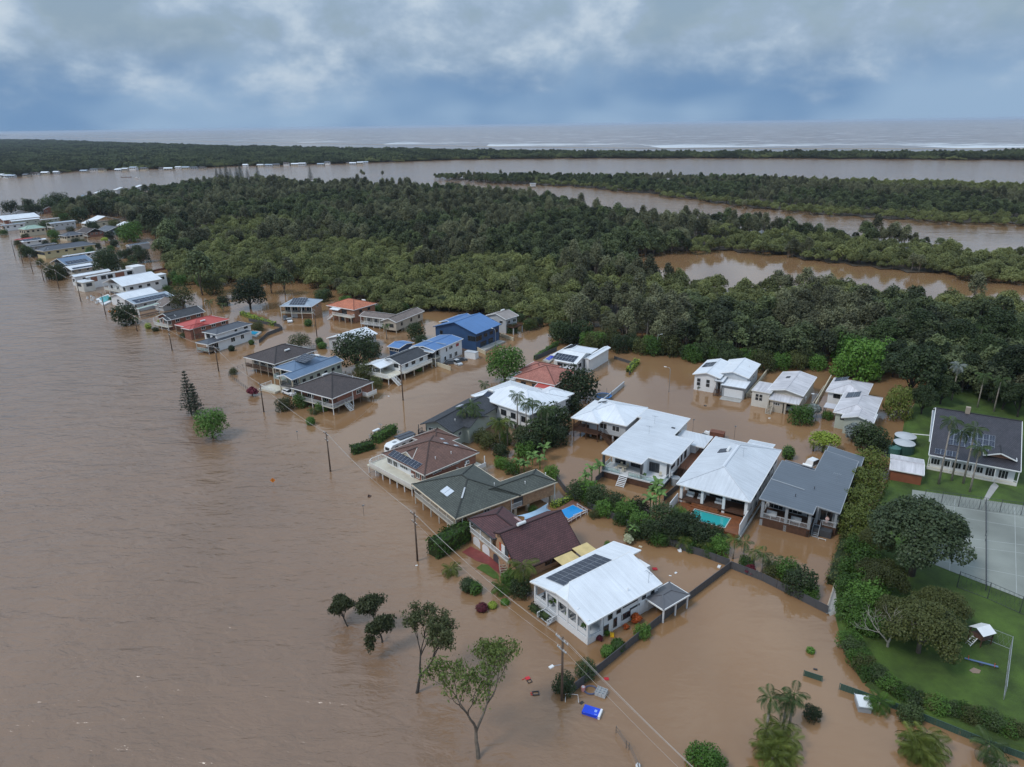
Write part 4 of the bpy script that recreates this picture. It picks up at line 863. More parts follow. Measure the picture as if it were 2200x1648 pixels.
def brown_house():
    h = House('house', 'square brown tiled house with cream wraparound deck and row of blue solar panels', 'C', (145, 285), (640, 530), (1265, 270), 4.4)
    x0, y0, x1, y1 = h.R; zf = 1.9; P = h.hip(h.R, 4.4, 21); P2 = h.hip((x0 - 2.0, 2.2, x0 + 6, y1 + 2.2), 4.35, 21)
    h.roof(P, T_BROWN, OFFW); h.roof(P2, T_BROWN, OFFW)
    o = .6; WR = (x0 + o, y0 + 1.0, x1 - o, y1 - o); h.wall(WR, zf - .3, 4.35, BRICKR); h.wall((x0 + o - .03, y0 + .98, 1.5, y0 + 1.6), zf - .3, 4.34, WHITE, name='front_cladding')
    h.wall((x0 - 1.4, 3, x0 + 2, y1 + 1.6), zf - .3, 4.3, BRICKR, name='back_wing_wall'); h.box('floor', (x0 + .3, y0 + .6, zf - .5, x1 - .7, y1 - .7, zf - .31), STUMP)
    h.deck((x0 - 2.2, y0 - 2.4, x1 - 1.2, y0 + 1.0), zf, DECKC, .3); h.deck((x0 - 2.2, y0 + 1.0, x0 + o, y0 + 4.5), zf, DECKC, .3)
    h.rail([(x0 - .2, y0 + 4.4), (x0 - 2.15, y0 + 4.4), (x0 - 2.15, y0 - 1.2), (x0 - 1.3, y0 - 2.35)], zf, TRIMW, 'wire', 1.05); h.rail([(x0 - 1.3, y0 - 2.35), (x1 - 1.3, y0 - 2.35)], zf - .1, OFFW, 'solid', .95, 'parapet')
    h.posts(h.along((x0 - 1.9, y0 - 2.1), (x1 - 1.6, y0 - 2.1), 7), -1, zf - .3, TRIMW, .18); h.posts([(x0 - 1.9, y0 + .5), (x0 - 1.9, y0 + 4)], -1, zf - .3, TRIMW, .18)
    for x in np.linspace(x0 + 1.5, x1 - 1.5, 5):
        for y in np.linspace(y0 + 2, y1 - 1.5, 4): h.post(x, y, -1, zf - .45, BRICKR, .4, 'pier')
    F1 = (x0 + o - .03, y0 + .98, 1.5, y0 + 2); h.wins(F1, [('F', .12, zf + .25, 1.7, 1.9, 3), ('F', .36, zf + .25, 1.5, 1.9, 2), ('F', .72, zf + .8, 2.6, 1.0, 4)]); h.wins(WR, [('F', .78, zf + .3, 1.2, 1.7, 2), ('F', .92, zf + .3, 1.2, 1.7, 2), ('R', .2, zf + 1.6, 2.2, .6, 2), ('R', .4, zf + 1.7, 2.2, .5, 2), ('R', .58, zf + 1.7, 2.2, .5, 2)])
    h.aircon(WR, 'R', .80, zf + .8); h.aircon(WR, 'F', .67, zf)
    h.deck((x1 - 1.0, y1 - 6, x1 + 2.2, y1 - .2), zf, DECKC, .5, 'rear_balcony'); h.rail([(x1 - .6, y1 - 6), (x1 + 2.15, y1 - 6), (x1 + 2.15, y1 - .2)], zf, TRIMW, 'solid', .9, 'parapet'); h.posts([(x1 + 2, y1 - 5.8), (x1 + 2, y1 - .4)], -1, zf + 2.4, TRIMW, .16)
    h.solar(P[0], 2.0, .35, 9, 1, 1.05, 1.75)
    # little gablet over the front
    xm = x0 + 6.4; zg = 6.3; g = [[(xm + 2.0, y0 + 1.9, 5.15), (xm + .0, y0 + 4.9, zg), (xm, y0 + 1.9, zg)], [(xm, y0 + 1.9, zg), (xm, y0 + 4.9, zg), (xm - 2.0, y0 + 1.9, 5.15)]]; h.roof(g, T_BROWN, OFFW); m = MB(); m.face([(xm - 1.9, y0 + 2.0, 5.1), (xm + 1.9, y0 + 2.0, 5.1), (xm, y0 + 2.0, 6.2)]); h.mk('gablet_face', m, CREAM)
    h.vent(P[1], 5, 2.8); h.vent(P[1], 9, 2.5); h.skylight(P[2], 4, 2.5, .8, .8); h.skylight(P[2], 5.5, 4.2, .8, .8); h.skylight(P[2], 9, 2.2, .8, .8)
    return h
YAW = math.radians(-33)
def build_maroon():
    h = House('house', 'brick house with steep maroon tiled roof, arched white garage doors and white balcony', 'B', (120, 320), (800, 930), (1930, 760), 4.2, rot=math.radians(-55.5))
    t = math.tan(math.radians(21)); R = (-9.1, -5.7, -.9, 1.7); P = h.hip(R, 4.4, 21, 'x'); P[1:2] = []; zr = P[0][2][2]; ym = (R[1] + R[3]) / 2
    P = [[(R[0], R[1], 4.4), (R[2], R[1], 4.4), (R[2] + 2.5, ym, zr), (R[0] + 3.7, ym, zr)], [(R[2] + 2.5, R[3], 4.4), (R[0], R[3], 4.4), (R[0] + 3.7, ym, zr), (R[2] + 2.5, ym, zr)], [(R[0], R[3], 4.4), (R[0], R[1], 4.4), (R[0] + 3.7, ym, zr)]]
    h.roof(P, T_MAROON, DGREY); xr, zt, x1 = 1.45, 6.75, 6.75
    steep = [(x1, -5.9, 2.15), (x1, 7.2, 2.15), (xr, 7.0, zt), (xr, -5.9, zt)]; left = [(-2.6, 7.0, 4.6), (-.4, -5.9, 6.05), (xr, -5.9, zt), (xr, 7.0, zt)]
    h.roof([steep, left], T_MAROON, T_MAROON)
    h.wall((-8.5, -3.9, 0, 1.2), -1, 4.35, BRICKT); m = MB(); Pw = [(-.9, -5.45, -1), (6.2, -5.45, -1), (6.2, -5.45, 2.5), (xr + .2, -5.45, 6.5), (-.3, -5.45, 5.9), (-.9, -5.45, 4.3)]
    Pw = [(-.9, -5.2, -1), (6.2, -5.2, -1), (6.2, -5.2, 2.4), (xr + .1, -5.2, 6.55), (-.9, -5.2, 5.6)]; m.face(Pw, quv(Pw)); Pb = [(6.2, 6.5, -1), (-2, 6.5, -1), (-2, 6.5, 4.6), (xr, 6.5, 6.5), (6.2, 6.5, 2.4)]; m.face(Pb, quv(Pb))
    for a, b, z in (((6.2, -5.2), (6.2, 6.5), 2.35), ((-2, 6.5), (-2, -5.2), 4.6)): q = [(*a, -1), (*b, -1), (*b, z), (*a, z)]; m.face(q, quv(q))
    h.mk('gable_wall', m, BRICKT)
    fl = 2.05; h.deck((-8.7, -5.65, 3.6, -3.9), fl, BEIGE, .2, 'balcony_floor'); h.rail([(-8.65, -3.9), (-8.65, -5.6), (3.55, -5.6), (3.55, -5.2)], fl, TRIMW, 'picket', .95); h.posts([(-8.6, -5.5), (-5.2, -5.5), (-2.0, -5.5)], fl, 4.3, TRIMW, .18)
    # ground floor front with three arches
    W0 = (-8.6, -5.5, 3.4, -3.9); h.wall(W0, -1, fl - .2, BRICKT, name='lower_wall')
    def arch(x, w, hh, mat, nm):
        m = MB(); pts = [(x - w / 2, -5.56, 0), (x + w / 2, -5.56, 0)] + [(x + w / 2 * math.cos(a), -5.56, hh - w / 2 * .75 + w / 2 * .75 * math.sin(a)) for a in np.linspace(0, math.pi, 11)]; m.face(pts)
        for i in range(len(pts)): p, q = pts[i], pts[(i + 1) % len(pts)]; m.face([q, p, (p[0], -5.45, p[2]), (q[0], -5.45, q[2])])
        return h.mk(nm, m, mat)
    arch(-6.6, 2.3, 1.75, WHITE, 'garage_door'); arch(-3.6, 2.3, 1.75, WHITE, 'garage_door'); arch(-.4, 1.7, 1.6, DGREY, 'arched_doorway')
    F_ = (-.9, -5.2, 6.2, 6.5); ORG = paint('terracotta_paint', (.42, .085, .035), .6, .1)
    for x in (.55, 3.35): h.box('shutter', (x - .28, -5.27, fl + .1, x + .28, -5.18, fl + 2.25), ORG)
    h.box('white_door', (.95, -5.30, fl + .05, 1.95, -5.2, fl + 2.2), WHITE); h.box('dark_door', (1.98, -5.29, fl + .05, 2.9, -5.2, fl + 2.2), DGREY)
    h.win(F_, 'R', .48, .8, 1.1, 1.1, DGREY); h.win(F_, 'R', .58, .8, 1.1, 1.1, DGREY, 1); h.heater(left, 9.6, 3.3, False)
    h.skylight(P[1], .8, .25, 5.0, .7, paint('pink_flashing', (.50, .34, .32), .5, .1)); h.stair((1.9, -5.8, 1.1), (3.6, -6.6, 0), 1.2, BRICKO, 5)
    YEL = paint('faded_yellow_sheet', (.62, .48, .22), .7, .12, 1.)
    m = MB(); m.face([(6.6, 1.2, 2.1), (9.0, 1.4, 1.75), (9.0, 5.2, 1.75), (6.6, 5.0, 2.1)]); m.face([(6.6, 5.3, 2.3), (9.0, 5.4, 2.0), (9.0, 8.8, 2.0), (6.6, 8.6, 2.3)]); h.mk('awning', m, YEL); h.posts([(8.9, 1.5), (8.9, 5.3), (8.9, 8.7)], -1, 1.75, STUMP, .1, 'awning_post')
    # red paving and a scrap of lawn stand just clear of the water
    def pad(name, pts, z, mat):
        m = MB(); P_ = [np.array(h.at(*p, z)) for p in pts]; P_ = [h.c + h.ux * p[0] + h.uy * p[1] for p in P_]; P_ = [(p[0], p[1], z) for p in P_]
        ar = sum(P_[i][0] * P_[(i + 1) % len(P_)][1] - P_[(i + 1) % len(P_)][0] * P_[i][1] for i in range(len(P_))); P_ = P_ if ar > 0 else P_[::-1]; m.face(P_); o = mk(name, m, mat); o['kind'] = 'structure'
    pad('paving', [(20, 850), (160, 760), (640, 1010), (760, 1180), (620, 1190), (540, 1140), (420, 1040), (250, 990)], .06, paint('red_paving', (.20, .045, .04), .5, .2, .8)); pad('grass_verge', [(245, 1100), (330, 1040), (430, 1050), (590, 1200), (600, 1260), (520, 1270)], .07, GRASS)
    return h
def shade_sail():
    A, B, C, D = W(*Z('B', 890, 280), 2.2), W(*Z('B', 1370, 80), 4.2), W(*Z('B', 1440, 205), 2.6), W(*Z('B', 1000, 345), 2.2)
    r = thing('shade_sail', 'pale blue shade sail stretched beside the maroon roof and pool', 'shade sail', (*A[:2], 0)); n = 12; m = MB(); V = {}
    for i in range(n + 1):
        for j in range(n + 1):
            u, v = i / n, j / n; p = A * (1 - u) * (1 - v) + B * u * (1 - v) + C * u * v + D * (1 - u) * v; cen = (A + B + C + D) / 4; k = .22 * (4 * u * (1 - u) * (1 - 4 * v * (1 - v)) + 4 * v * (1 - v) * (1 - 4 * u * (1 - u))); p = p + (cen - p) * k - np.array([0, 0, .9 * 4 * u * (1 - u) * .3]); V[i, j] = p - np.array([A[0], A[1], 0])
    for i in range(n):
        for j in range(n): m.face([V[i, j], V[i + 1, j], V[i + 1, j + 1], V[i, j + 1]])
    mk('fabric', m, paint('sail_cloth', (.34, .50, .66), .8, .08), r, True)
    for P in (A, B, C, D): q = P - np.array([A[0], A[1], 0]); m = MB(); m.tube([(q[0], q[1], -1), (q[0], q[1], q[2])], .06, 6); mk('pole', m, TRIMW, r)
def build_skillion():
    h = House('house', 'long white house with plain white skillion roof and open white deck', 'D', (605, 810), (1440, 1000), (1770, 660), 5.0)
    x0, y0, x1, y1 = h.R; xa = x0 - .5; R1 = [(xa, -9.6, 5.35), (1.7, -9.7, 5.15), (1.7, -6.2, 5.15), (x1, -6.2, 4.85), (x1, y1, 4.85), (2.3, y1, 5.1), (2.3, 18.2, 5.1), (xa - 1.2, 18.2, 5.4), (xa - 1.2, 12.4, 5.4), (xa, 12.4, 5.4)]
    h.roof([R1], R_WHITE2); zf = 1.75
    WR = (xa + .6, -5.5, x1 - .5, y1 - .4); h.wall(WR, zf - .3, 4.8, WHITE, (5.15, 4.7, 4.7, 5.15)); h.wall((xa - .6, 12.2, 1.8, 17.7), zf - .3, 4.9, WHITE, (5.2, 4.9, 4.9, 5.2), 'rear_wall'); h.wall((1.5, -8.6, 1.75, -5.5), zf, 4.95, WHITE, name='wing_wall')
    D_ = (xa + .2, -10.0, x1 - .3, -5.5); h.deck(D_, zf, paint('white_deck', (.66, .67, .68), .5, .06), .3); h.box('skirting', (D_[0] + .2, -9.8, -1, D_[2] - .3, -9.7, zf - .3), TIMBER); h.box('subfloor', (WR[0] + .3, -9.0, -1, WR[2] - .3, WR[3] - .3, zf - .31), DGREY)
    h.posts([(xa + .5, -9.6), (1.6, -9.5)], -1, 5.1, DGREY, .42, 'column'); h.post(x1 - .6, -6.6, zf, 4.85, DGREY, .42, 'column')
    h.rail([(xa + .35, -5.6), (xa + .35, -9.9), (-2.9, -9.9)], zf, LGREY, 'glass'); h.rail([(-1.0, -9.9), (x1 - .4, -9.9), (x1 - .4, -6.5)], zf, LGREY, 'glass')
    h.stair((-2.0, -10.0, zf), (-2.0, -12.0, 0), 1.7, WHITE, 7, False)
    h.wins(WR, [('F', .15, zf + .1, 2.4, 2.1, 3), ('F', .42, zf + .1, 2.2, 2.1, 2), ('F', .72, zf + .1, 2.6, 2.1, 3), ('R', .12, zf + 1.3, 2.2, .7, 1), ('R', .38, zf + .4, .8, 1.9, 1), ('R', .55, zf + .4, .8, 1.9, 1), ('R', .75, zf + .3, 1.4, 2.0, 2)], DGREY)
    R2 = (x1 - 4.6, y1 + .2, x1 + 2.4, y1 + 6.5); h.roof(h.skil(R2, 3.7, 3.6, 3.8, 3.9), R_WHITE2); h.wall((R2[0] + .5, R2[1] + .6, R2[2] - 2.0, R2[3] - .4), -1, 3.55, WHITE, name='entry_wall'); h.posts([(R2[2] - .4, R2[1] + .5), (R2[2] - .4, R2[3] - .4)], -1, 3.55, DGREY, .35, 'column')
    h.deck((x1 - .5, -.5, x1 + 2.8, y1 + 5), 1.5, DECKW, .25, 'side_deck'); h.stair((x1 + .6, -.5, 1.5), (x1 + .6, -3.6, -.2), 1.2, TIMBER, 8); h.aircon((WR[0], WR[1], WR[2], WR[3]), 'R', .05, zf)
    h.aerial(R1, 4.5, 14.5); h.aerial(R1, 3.4, 20.5); h.skylight(R1, 7.5, 20.2, .8, .5, DGREY)
    m = MB(); m.tube([(x1 + .7, -5.2, -1), (x1 + .7, -5.2, 1.6)], .95, 18); h.mk('water_tank', m, MGREY)
    table(h, -3.4, -7.6, zf, .1, 2.0, 1.1, CREAM, 'pale outdoor dining table on the white deck')
    for i, (x, y, a, t) in enumerate(((-4.2, -8.7, 3.14, 'on the open side of'), (-2.7, -8.6, 3.14, 'at the corner of'), (-4.1, -6.5, 0, 'on the wall side of'), (-2.7, -6.5, 0, 'behind'))): chair(h, x, y, zf, a, CREAM, 'pale chair %s the dining table on the white deck' % t)
    chair(h, 4.6, -6.6, zf, .2, CREAM, 'pale chair by the glass doors on the white deck'); potplant(h, 2.1, -8.9, zf, WHITE, 'small plant in white pot beside the dark deck column')
    return h
def build_lowset():
    h = House('house', 'pale grey weatherboard house with white hipped roof and dark timber verandah', 'D', (105, 360), (865, 480), (1145, 225), 5.0, rot=math.radians(-32))
    x0, y0, x1, y1 = h.R; zf = 2.0
    P = h.hip((x0, y0, .5, 5.5), 5.0, 19, 'y'); h.roof(P, R_WHITE); P2 = h.hip((x0 + 1, y0 + 1.9, x1, y1), 5.0, 19, 'x'); h.roof(P2, R_WHITE)
    WR = (x0 + 3.6, y0 + 2.5, x1 - .5, y1 - .5); h.wall(WR, zf - .35, 4.95, LGREY); h.box('floor', (WR[0] + .1, WR[1] + .1, zf - .55, WR[2] - .1, WR[3] - .1, zf - .36), STUMP)
    h.wall((x0 + .6, y0 + 4.5, x0 + 3.6, 4.8), zf - .3, 4.95, LGREY, name='side_wall')
    h.deck((x0 + .3, y0 + .4, .2, y0 + 4.5), zf, TIMBER, .3); h.rail([(x0 + .4, y0 + 4.4), (x0 + .4, y0 + .5), (.1, y0 + .5)], zf, TIMBER, 'picket'); h.posts([(x0 + .5, y0 + .6), (x0 + 3.7, y0 + .6), (0, y0 + .6), (x0 + .5, y0 + 4.2)], -1, 4.9, TIMBER, .2)
    for x in (WR[0] + .3, 0, 3, WR[2] - .3):
        for y in (WR[1] + .3, -1, 3, WR[3] - .3): h.post(x, y, -1, zf - .5, LGREY, .35, 'pier')
    h.wall((3.4, y0 + 4, x1 - 1, y1 - 2), -1, zf - .56, DGREY, name='lower_wall'); h.stair((.6, y0 + 1.8, zf), (4.3, y0 + .2, -.1), 1.2, TIMBER, 10)
    h.wins(WR, [('F', .40, zf + .8, 1.9, 1.4, 2), ('F', .74, zf + .8, 1.9, 1.4, 2)]); h.skylight(P[3], 2.5, 2.6, 1.0, 2.2, DGREY); h.vent(P2[0], 3, 3.4)
    return h
def build_pool_house():
    h = House('house', 'large white hipped roof house with timber deck and turquoise swimming pool', 'E', (110, 585), (890, 775), (1220, 230), 5.0)
    x0, y0, x1, y1 = h.R; P = h.hip(h.R, 5.0, 19, 'y'); h.roof(P, R_WHITE2); zf = 1.9; P2 = h.gable((0, y1 - 1.5, 5.2, y1 + 2.4), 4.9, 8, 'x'); h.roof(P2, R_WHITE2)
    WR = (x0 + .5, y0 + 4.2, x1 - .5, y1 - .4); h.wall(WR, -1, 4.95, WHITE); h.wall((.5, y1 - .5, 4.7, y1 + 2), -1, 4.8, WHITE, name='porch_wall')
    h.deck((x0 + .5, y0 + .4, x1 - .5, y0 + 4.2), zf, TIMBER, .3, 'verandah_floor'); h.posts(h.along((x0 + .9, y0 + .7), (x1 - .8, y0 + .7), 4), .9, 4.9, WHITE, .5, 'column'); h.wall((x1 - .8, y0 + .4, x1 - .5, y0 + 4.2), -1, 4.95, WHITE, name='end_wall')
    zd = 1.15; px0, px1, pya, pyb = -2.75, 3.9, y0 - 4.6, y0 - .85
    for R in ((x0 + .5, pyb, x1 - .4, y0 + .6), (x0 + .5, pya - .5, px0, pyb), (px1, pya - 1.2, x1 - .4, pyb), (px0, pya - .5, px1, pya)): h.deck(R, zd, DECKW, .9)
    for i in range(2): h.box('step', (x0 + 3.2, y0 - .1 - .4 * i, zd, 1.2 + .3 * i, y0 + .45, zd + .5 - .25 * i), DECKW)
    m = MB(); m.box(px0 - .15, pya - .15, zd - .02, px1 + .15, pya, zd + .04); m.box(px0 - .15, pyb, zd - .02, px1 + .15, pyb + .15, zd + .04); m.box(px0 - .15, pya, zd - .02, px0, pyb, zd + .04); m.box(px1, pya, zd - .02, px1 + .15, pyb, zd + .04); h.mk('pool_coping', m, paint('pale_coping', (.45, .52, .50), .6, .05))
    wm = bpy.data.materials.new('turquoise_pool_water'); nt, N, L, b = nodes(wm); b.inputs['Base Color'].default_value = (.035, .36, .36, 1); b.inputs['Roughness'].default_value = .05; h.box('pool_water', (px0, pya, -.5, px1, pyb, zd - .12), wm)
    for i, (xa, za, zb) in enumerate(((x0 + .3, .3, 2.9), (x1 - .35, .1, 2.9))): h.box('privacy_screen', (xa - .06, y0 - 5.2 + (1.2 if i == 0 else 0), za, xa + .06, y0 + .5, zb), WHITE)
    h.wins(WR, [('F', .18, zf + .05, 3.2, 2.3, 3), ('F', .5, zf + .05, 3.2, 2.3, 3), ('F', .82, zf + .05, 3.2, 2.3, 3)] + [('R', f, zf + .9, 1.3, 1.2, 2) for f in (.10, .27, .44, .60, .75, .9)] + [('R', f, .3, 1.2, 1.0, 2) for f in (.18, .36, .55, .8)], DGREY)
    for f in (.02, .2, .35, .52, .68, .84): h.panel('downpipe', WR, 'R', f, -.5, .12, 5.3, TRIMW, .12)
    h.heater(P[3], 9.5, 5.8); h.aerial(P[1], 14.5, 5.6); m = MB(); m.bar((-.2, y0 + 7.0, 7.42), (-.2, y1 - 7.2, 7.42), .5, .08); h.mk('ridge_flashing', m, R_WHITE)
    for i, (x, t) in enumerate(((x0 + 2.2, 'white deck lounge at the open end of the verandah'), (x0 + 4.4, 'white deck lounge beside the verandah column'), (.8, 'long white daybed in the middle of the verandah'))):
        p = h.c + h.ux * x + h.uy * (y0 + 2.2); box_thing('outdoor_lounge', t, 'lounge', (p[0], p[1], zf), h.yaw, [('base', WHITE, [(-.7, -.4, .1, .7, .4, .42)], None), ('backrest', WHITE, [(-.7, .3, .42, .7, .42, .85)], None), ('cushion', LGREY, [(-.62, -.35, .42, .62, .28, .52)], None)])
    return h
def build_grey():
    h = House('house', 'house with smooth mid grey skillion roof and dark timber riverside deck', 'E', (1020, 695), (1820, 895), (2030, 365), 5.0, rot=math.radians(-32))
    R1 = [(-6.7, -14.2, 5.5), (2.6, -14.4, 5.0), (2.6, -11.0, 5.0), (6.55, -11.3, 4.8), (6.55, 12.6, 4.8), (.0, 14.0, 5.15), (-.2, 3.0, 5.15), (-6.6, 4.0, 5.5)]
    h.roof([R1], R_GREY, MGREY); h.roof([[(.1, 12.0, 4.55), (7.2, 11.5, 4.2), (7.2, 16.6, 4.2), (.1, 18.0, 4.55)]], R_GREY, MGREY); h.roof([[(-6.3, 3.5, 4.7), (.0, 2.6, 4.6), (.0, 5.5, 4.4), (-6.3, 6.6, 4.5)]], R_CHAR, MGREY)
    zf = 1.6; WR = (-6.1, -9.6, 6.0, 3.0); h.wall(WR, zf - .3, 4.9, MGREY, (5.3, 4.75, 4.8, 5.3)); h.wall((.4, 2.5, 6.0, 15.5), -1, 4.2, MGREY, name='rear_wall'); h.wall((-5.8, 2.8, .4, 6.0), -1, 4.2, MGREY, name='rear_wall')
    h.deck((-6.3, -14.0, 2.4, -9.6), zf, TIMBER, .3); h.deck((2.4, -11.2, 6.3, -9.6), zf, TIMBER, .3); h.box('skirting', (-6.2, -13.95, -1, 2.35, -13.85, zf - .31), TIMBER); h.box('skirting', (2.5, -11.15, -1, 6.25, -11.05, zf - .31), TIMBER); h.box('subfloor', (-5.8, -12.5, -1, 5.8, 2.8, zf - .31), DGREY)
    h.posts([(-6.0, -13.7), (-1.8, -13.7), (2.1, -13.7)], -.5, 5.0, MGREY, .5, 'column'); h.posts([(2.9, -10.9), (6.0, -10.9)], zf, 4.75, MGREY, .4, 'column')
    h.rail([(-6.1, -9.8), (-6.1, -13.9), (2.2, -13.9), (2.2, -11.1)], zf, LGREY, 'wire'); h.rail([(4.0, -11.1), (6.2, -11.1), (6.2, -9.8)], zf, LGREY, 'wire'); h.stair((3.2, -11.2, zf), (3.2, -13.2, -.1), 1.1, MGREY, 7)
    h.wins(WR, [('F', .14, zf + .1, 2.6, 2.2, 3), ('F', .42, zf + .1, 2.6, 2.2, 3), ('F', .66, zf + .1, 1.8, 2.2, 2), ('F', .86, zf + .1, 2.2, 2.2, 2), ('R', .3, zf + .9, 1.2, 1.2), ('R', .7, zf + .9, 1.2, 1.2)], LGREY); h.panel('blind', WR, 'F', .03, zf + .2, .9, 2.4, WHITE)
    h.vent(R1, 5.3, 4.6, DGREY); h.vent(R1, 7.6, 9.6, DGREY); h.aerial(R1, 10.5, 15); h.heater([(-6, 3.6, 4.75), (0, 2.8, 4.65), (0, 6, 4.5)], 3.8, 2.2)
    m = MB(); m.bar((-6.6, -5.4, 5.53), (-.4, -6.2, 5.24), .25, .05); h.mk('roof_flashing', m, MGREY); h.aircon(WR, 'R', .05, zf); h.box('handrail', (3.9, -13.6, .2, 5.2, -13.54, .28), TRIMW); h.posts([(3.95, -13.57), (5.15, -13.57)], -1, .25, TRIMW, .07)
    for i, (x, t) in enumerate(((-4.6, 'pale cane sofa on the dark deck under the grey roof'), (-.3, 'low pale outdoor sofa by the middle column under the grey roof'))): p = h.c + h.ux * x + h.uy * -12.4; box_thing('outdoor_sofa', t, 'sofa', (p[0], p[1], zf), h.yaw, [('seat', LGREY, [(-.9, -.4, .1, .9, .4, .42)], None), ('backrest', LGREY, [(-.9, .3, .42, .9, .42, .85)], None)])
    return h, zf
def person(h, x, y, z, rz):
    p = h.c + h.ux * x + h.uy * y; r = thing('person', 'person in pale pink robe standing on the dark deck under the grey roof', 'person', (p[0], p[1], z), h.yaw + rz)
    SK = paint('skin', (.50, .30, .22), .55, .05); J = {'pel': (0, 0, .95, .15), 'spi': (0, .01, 1.18, .145), 'che': (0, 0, 1.38, .16), 'nec': (0, 0, 1.52, .058), 'hea': (0, -.02, 1.60, .085), 'top': (0, -.02, 1.70, .085)}
    E_ = [('pel', 'spi'), ('spi', 'che'), ('che', 'nec'), ('nec', 'hea'), ('hea', 'top')]
    for s, k in ((-1, 'l'), (1, 'r')):
        J.update({k + 'hip': (s * .10, 0, .88, .10), k + 'kne': (s * .11, -.02, .48, .068), k + 'ank': (s * .11, .02, .09, .045), k + 'toe': (s * .12, -.15, .045, .042), k + 'sho': (s * .19, 0, 1.40, .07), k + 'elb': (s * .27, -.06, 1.12, .052), k + 'wri': (s * .16, -.24, 1.02, .036), k + 'han': (s * .09, -.31, 1.04, .034)})
        E_ += [('pel', k + 'hip'), (k + 'hip', k + 'kne'), (k + 'kne', k + 'ank'), (k + 'ank', k + 'toe'), ('che', k + 'sho'), (k + 'sho', k + 'elb'), (k + 'elb', k + 'wri'), (k + 'wri', k + 'han')]
        for q, dx in enumerate((-.03, -.01, .012, .032)): f = '%sf%d' % (k, q); J[f] = (s * .09 + dx, -.385 - .01 * (q in (1, 2)), 1.03, .0105); E_.append((k + 'han', f))
        f = k + 'th'; J[f] = (s * .045, -.33, 1.075, .012); E_.append((k + 'han', f))
    ks = list(J); me = bpy.data.meshes.new('body'); me.from_pydata([J[k][:3] for k in ks], [(ks.index(a), ks.index(b)) for a, b in E_], []); me.materials.append(SK); o = link('body', me, r)
    sk = o.modifiers.new('skin', 'SKIN'); bm = bmesh.new(); bm.from_mesh(me); lay = bm.verts.layers.skin.verify()
    for v in bm.verts: v[lay].radius = (J[ks[v.index]][3],) * 2; v[lay].use_root = (v.index == 0)
    bm.to_mesh(me); bm.free(); sub = o.modifiers.new('smooth', 'SUBSURF'); sub.levels = sub.render_levels = 1
    m = MB(); m.tube([(0, 0, .42), (0, 0, .9), (0, 0, 1.15), (0, 0, 1.38), (0, 0, 1.47)], [.25, .21, .185, .21, .10], 12, False); mk('robe', m, paint('pink_robe', (.66, .46, .44), .8, .06), r, True)
    for s in (-1, 1): m = MB(); m.tube([(s * .17, 0, 1.42), (s * .27, -.06, 1.12), (s * .18, -.22, 1.03)], [.09, .08, .065], 8, False); mk('sleeve', m, MATS['pink_robe'], r, True)
    m = MB(); m.tube([(0, .035, 1.50), (0, .03, 1.62), (0, .0, 1.74), (0, -.02, 1.78)], [.075, .10, .095, .04], 10); mk('hair', m, paint('brown_hair', (.09, .05, .03), .6, .1), r, True)
    for nm, b, mt in (('eye', (-.045, -.112, 1.645, -.022, -.098, 1.66), DGREY), ('eye', (.022, -.112, 1.645, .045, -.098, 1.66), DGREY), ('nose', (-.012, -.128, 1.605, .012, -.098, 1.645), SK), ('mouth', (-.028, -.112, 1.572, .028, -.098, 1.582), paint('lip', (.35, .12, .11), .5, .02)), ('ear', (-.098, -.035, 1.60, -.082, .0, 1.665), SK), ('ear', (.082, -.035, 1.60, .098, .0, 1.665), SK)): m = MB(); m.box(*b); mk(nm, m, mt, r)
    return r
white_house(); green_house(); brown_house(); build_maroon(); shade_sail(); build_skillion(); build_lowset(); build_pool_house(); _g, _zf = build_grey(); person(_g, 4.6, -10.5, _zf, math.radians(10))
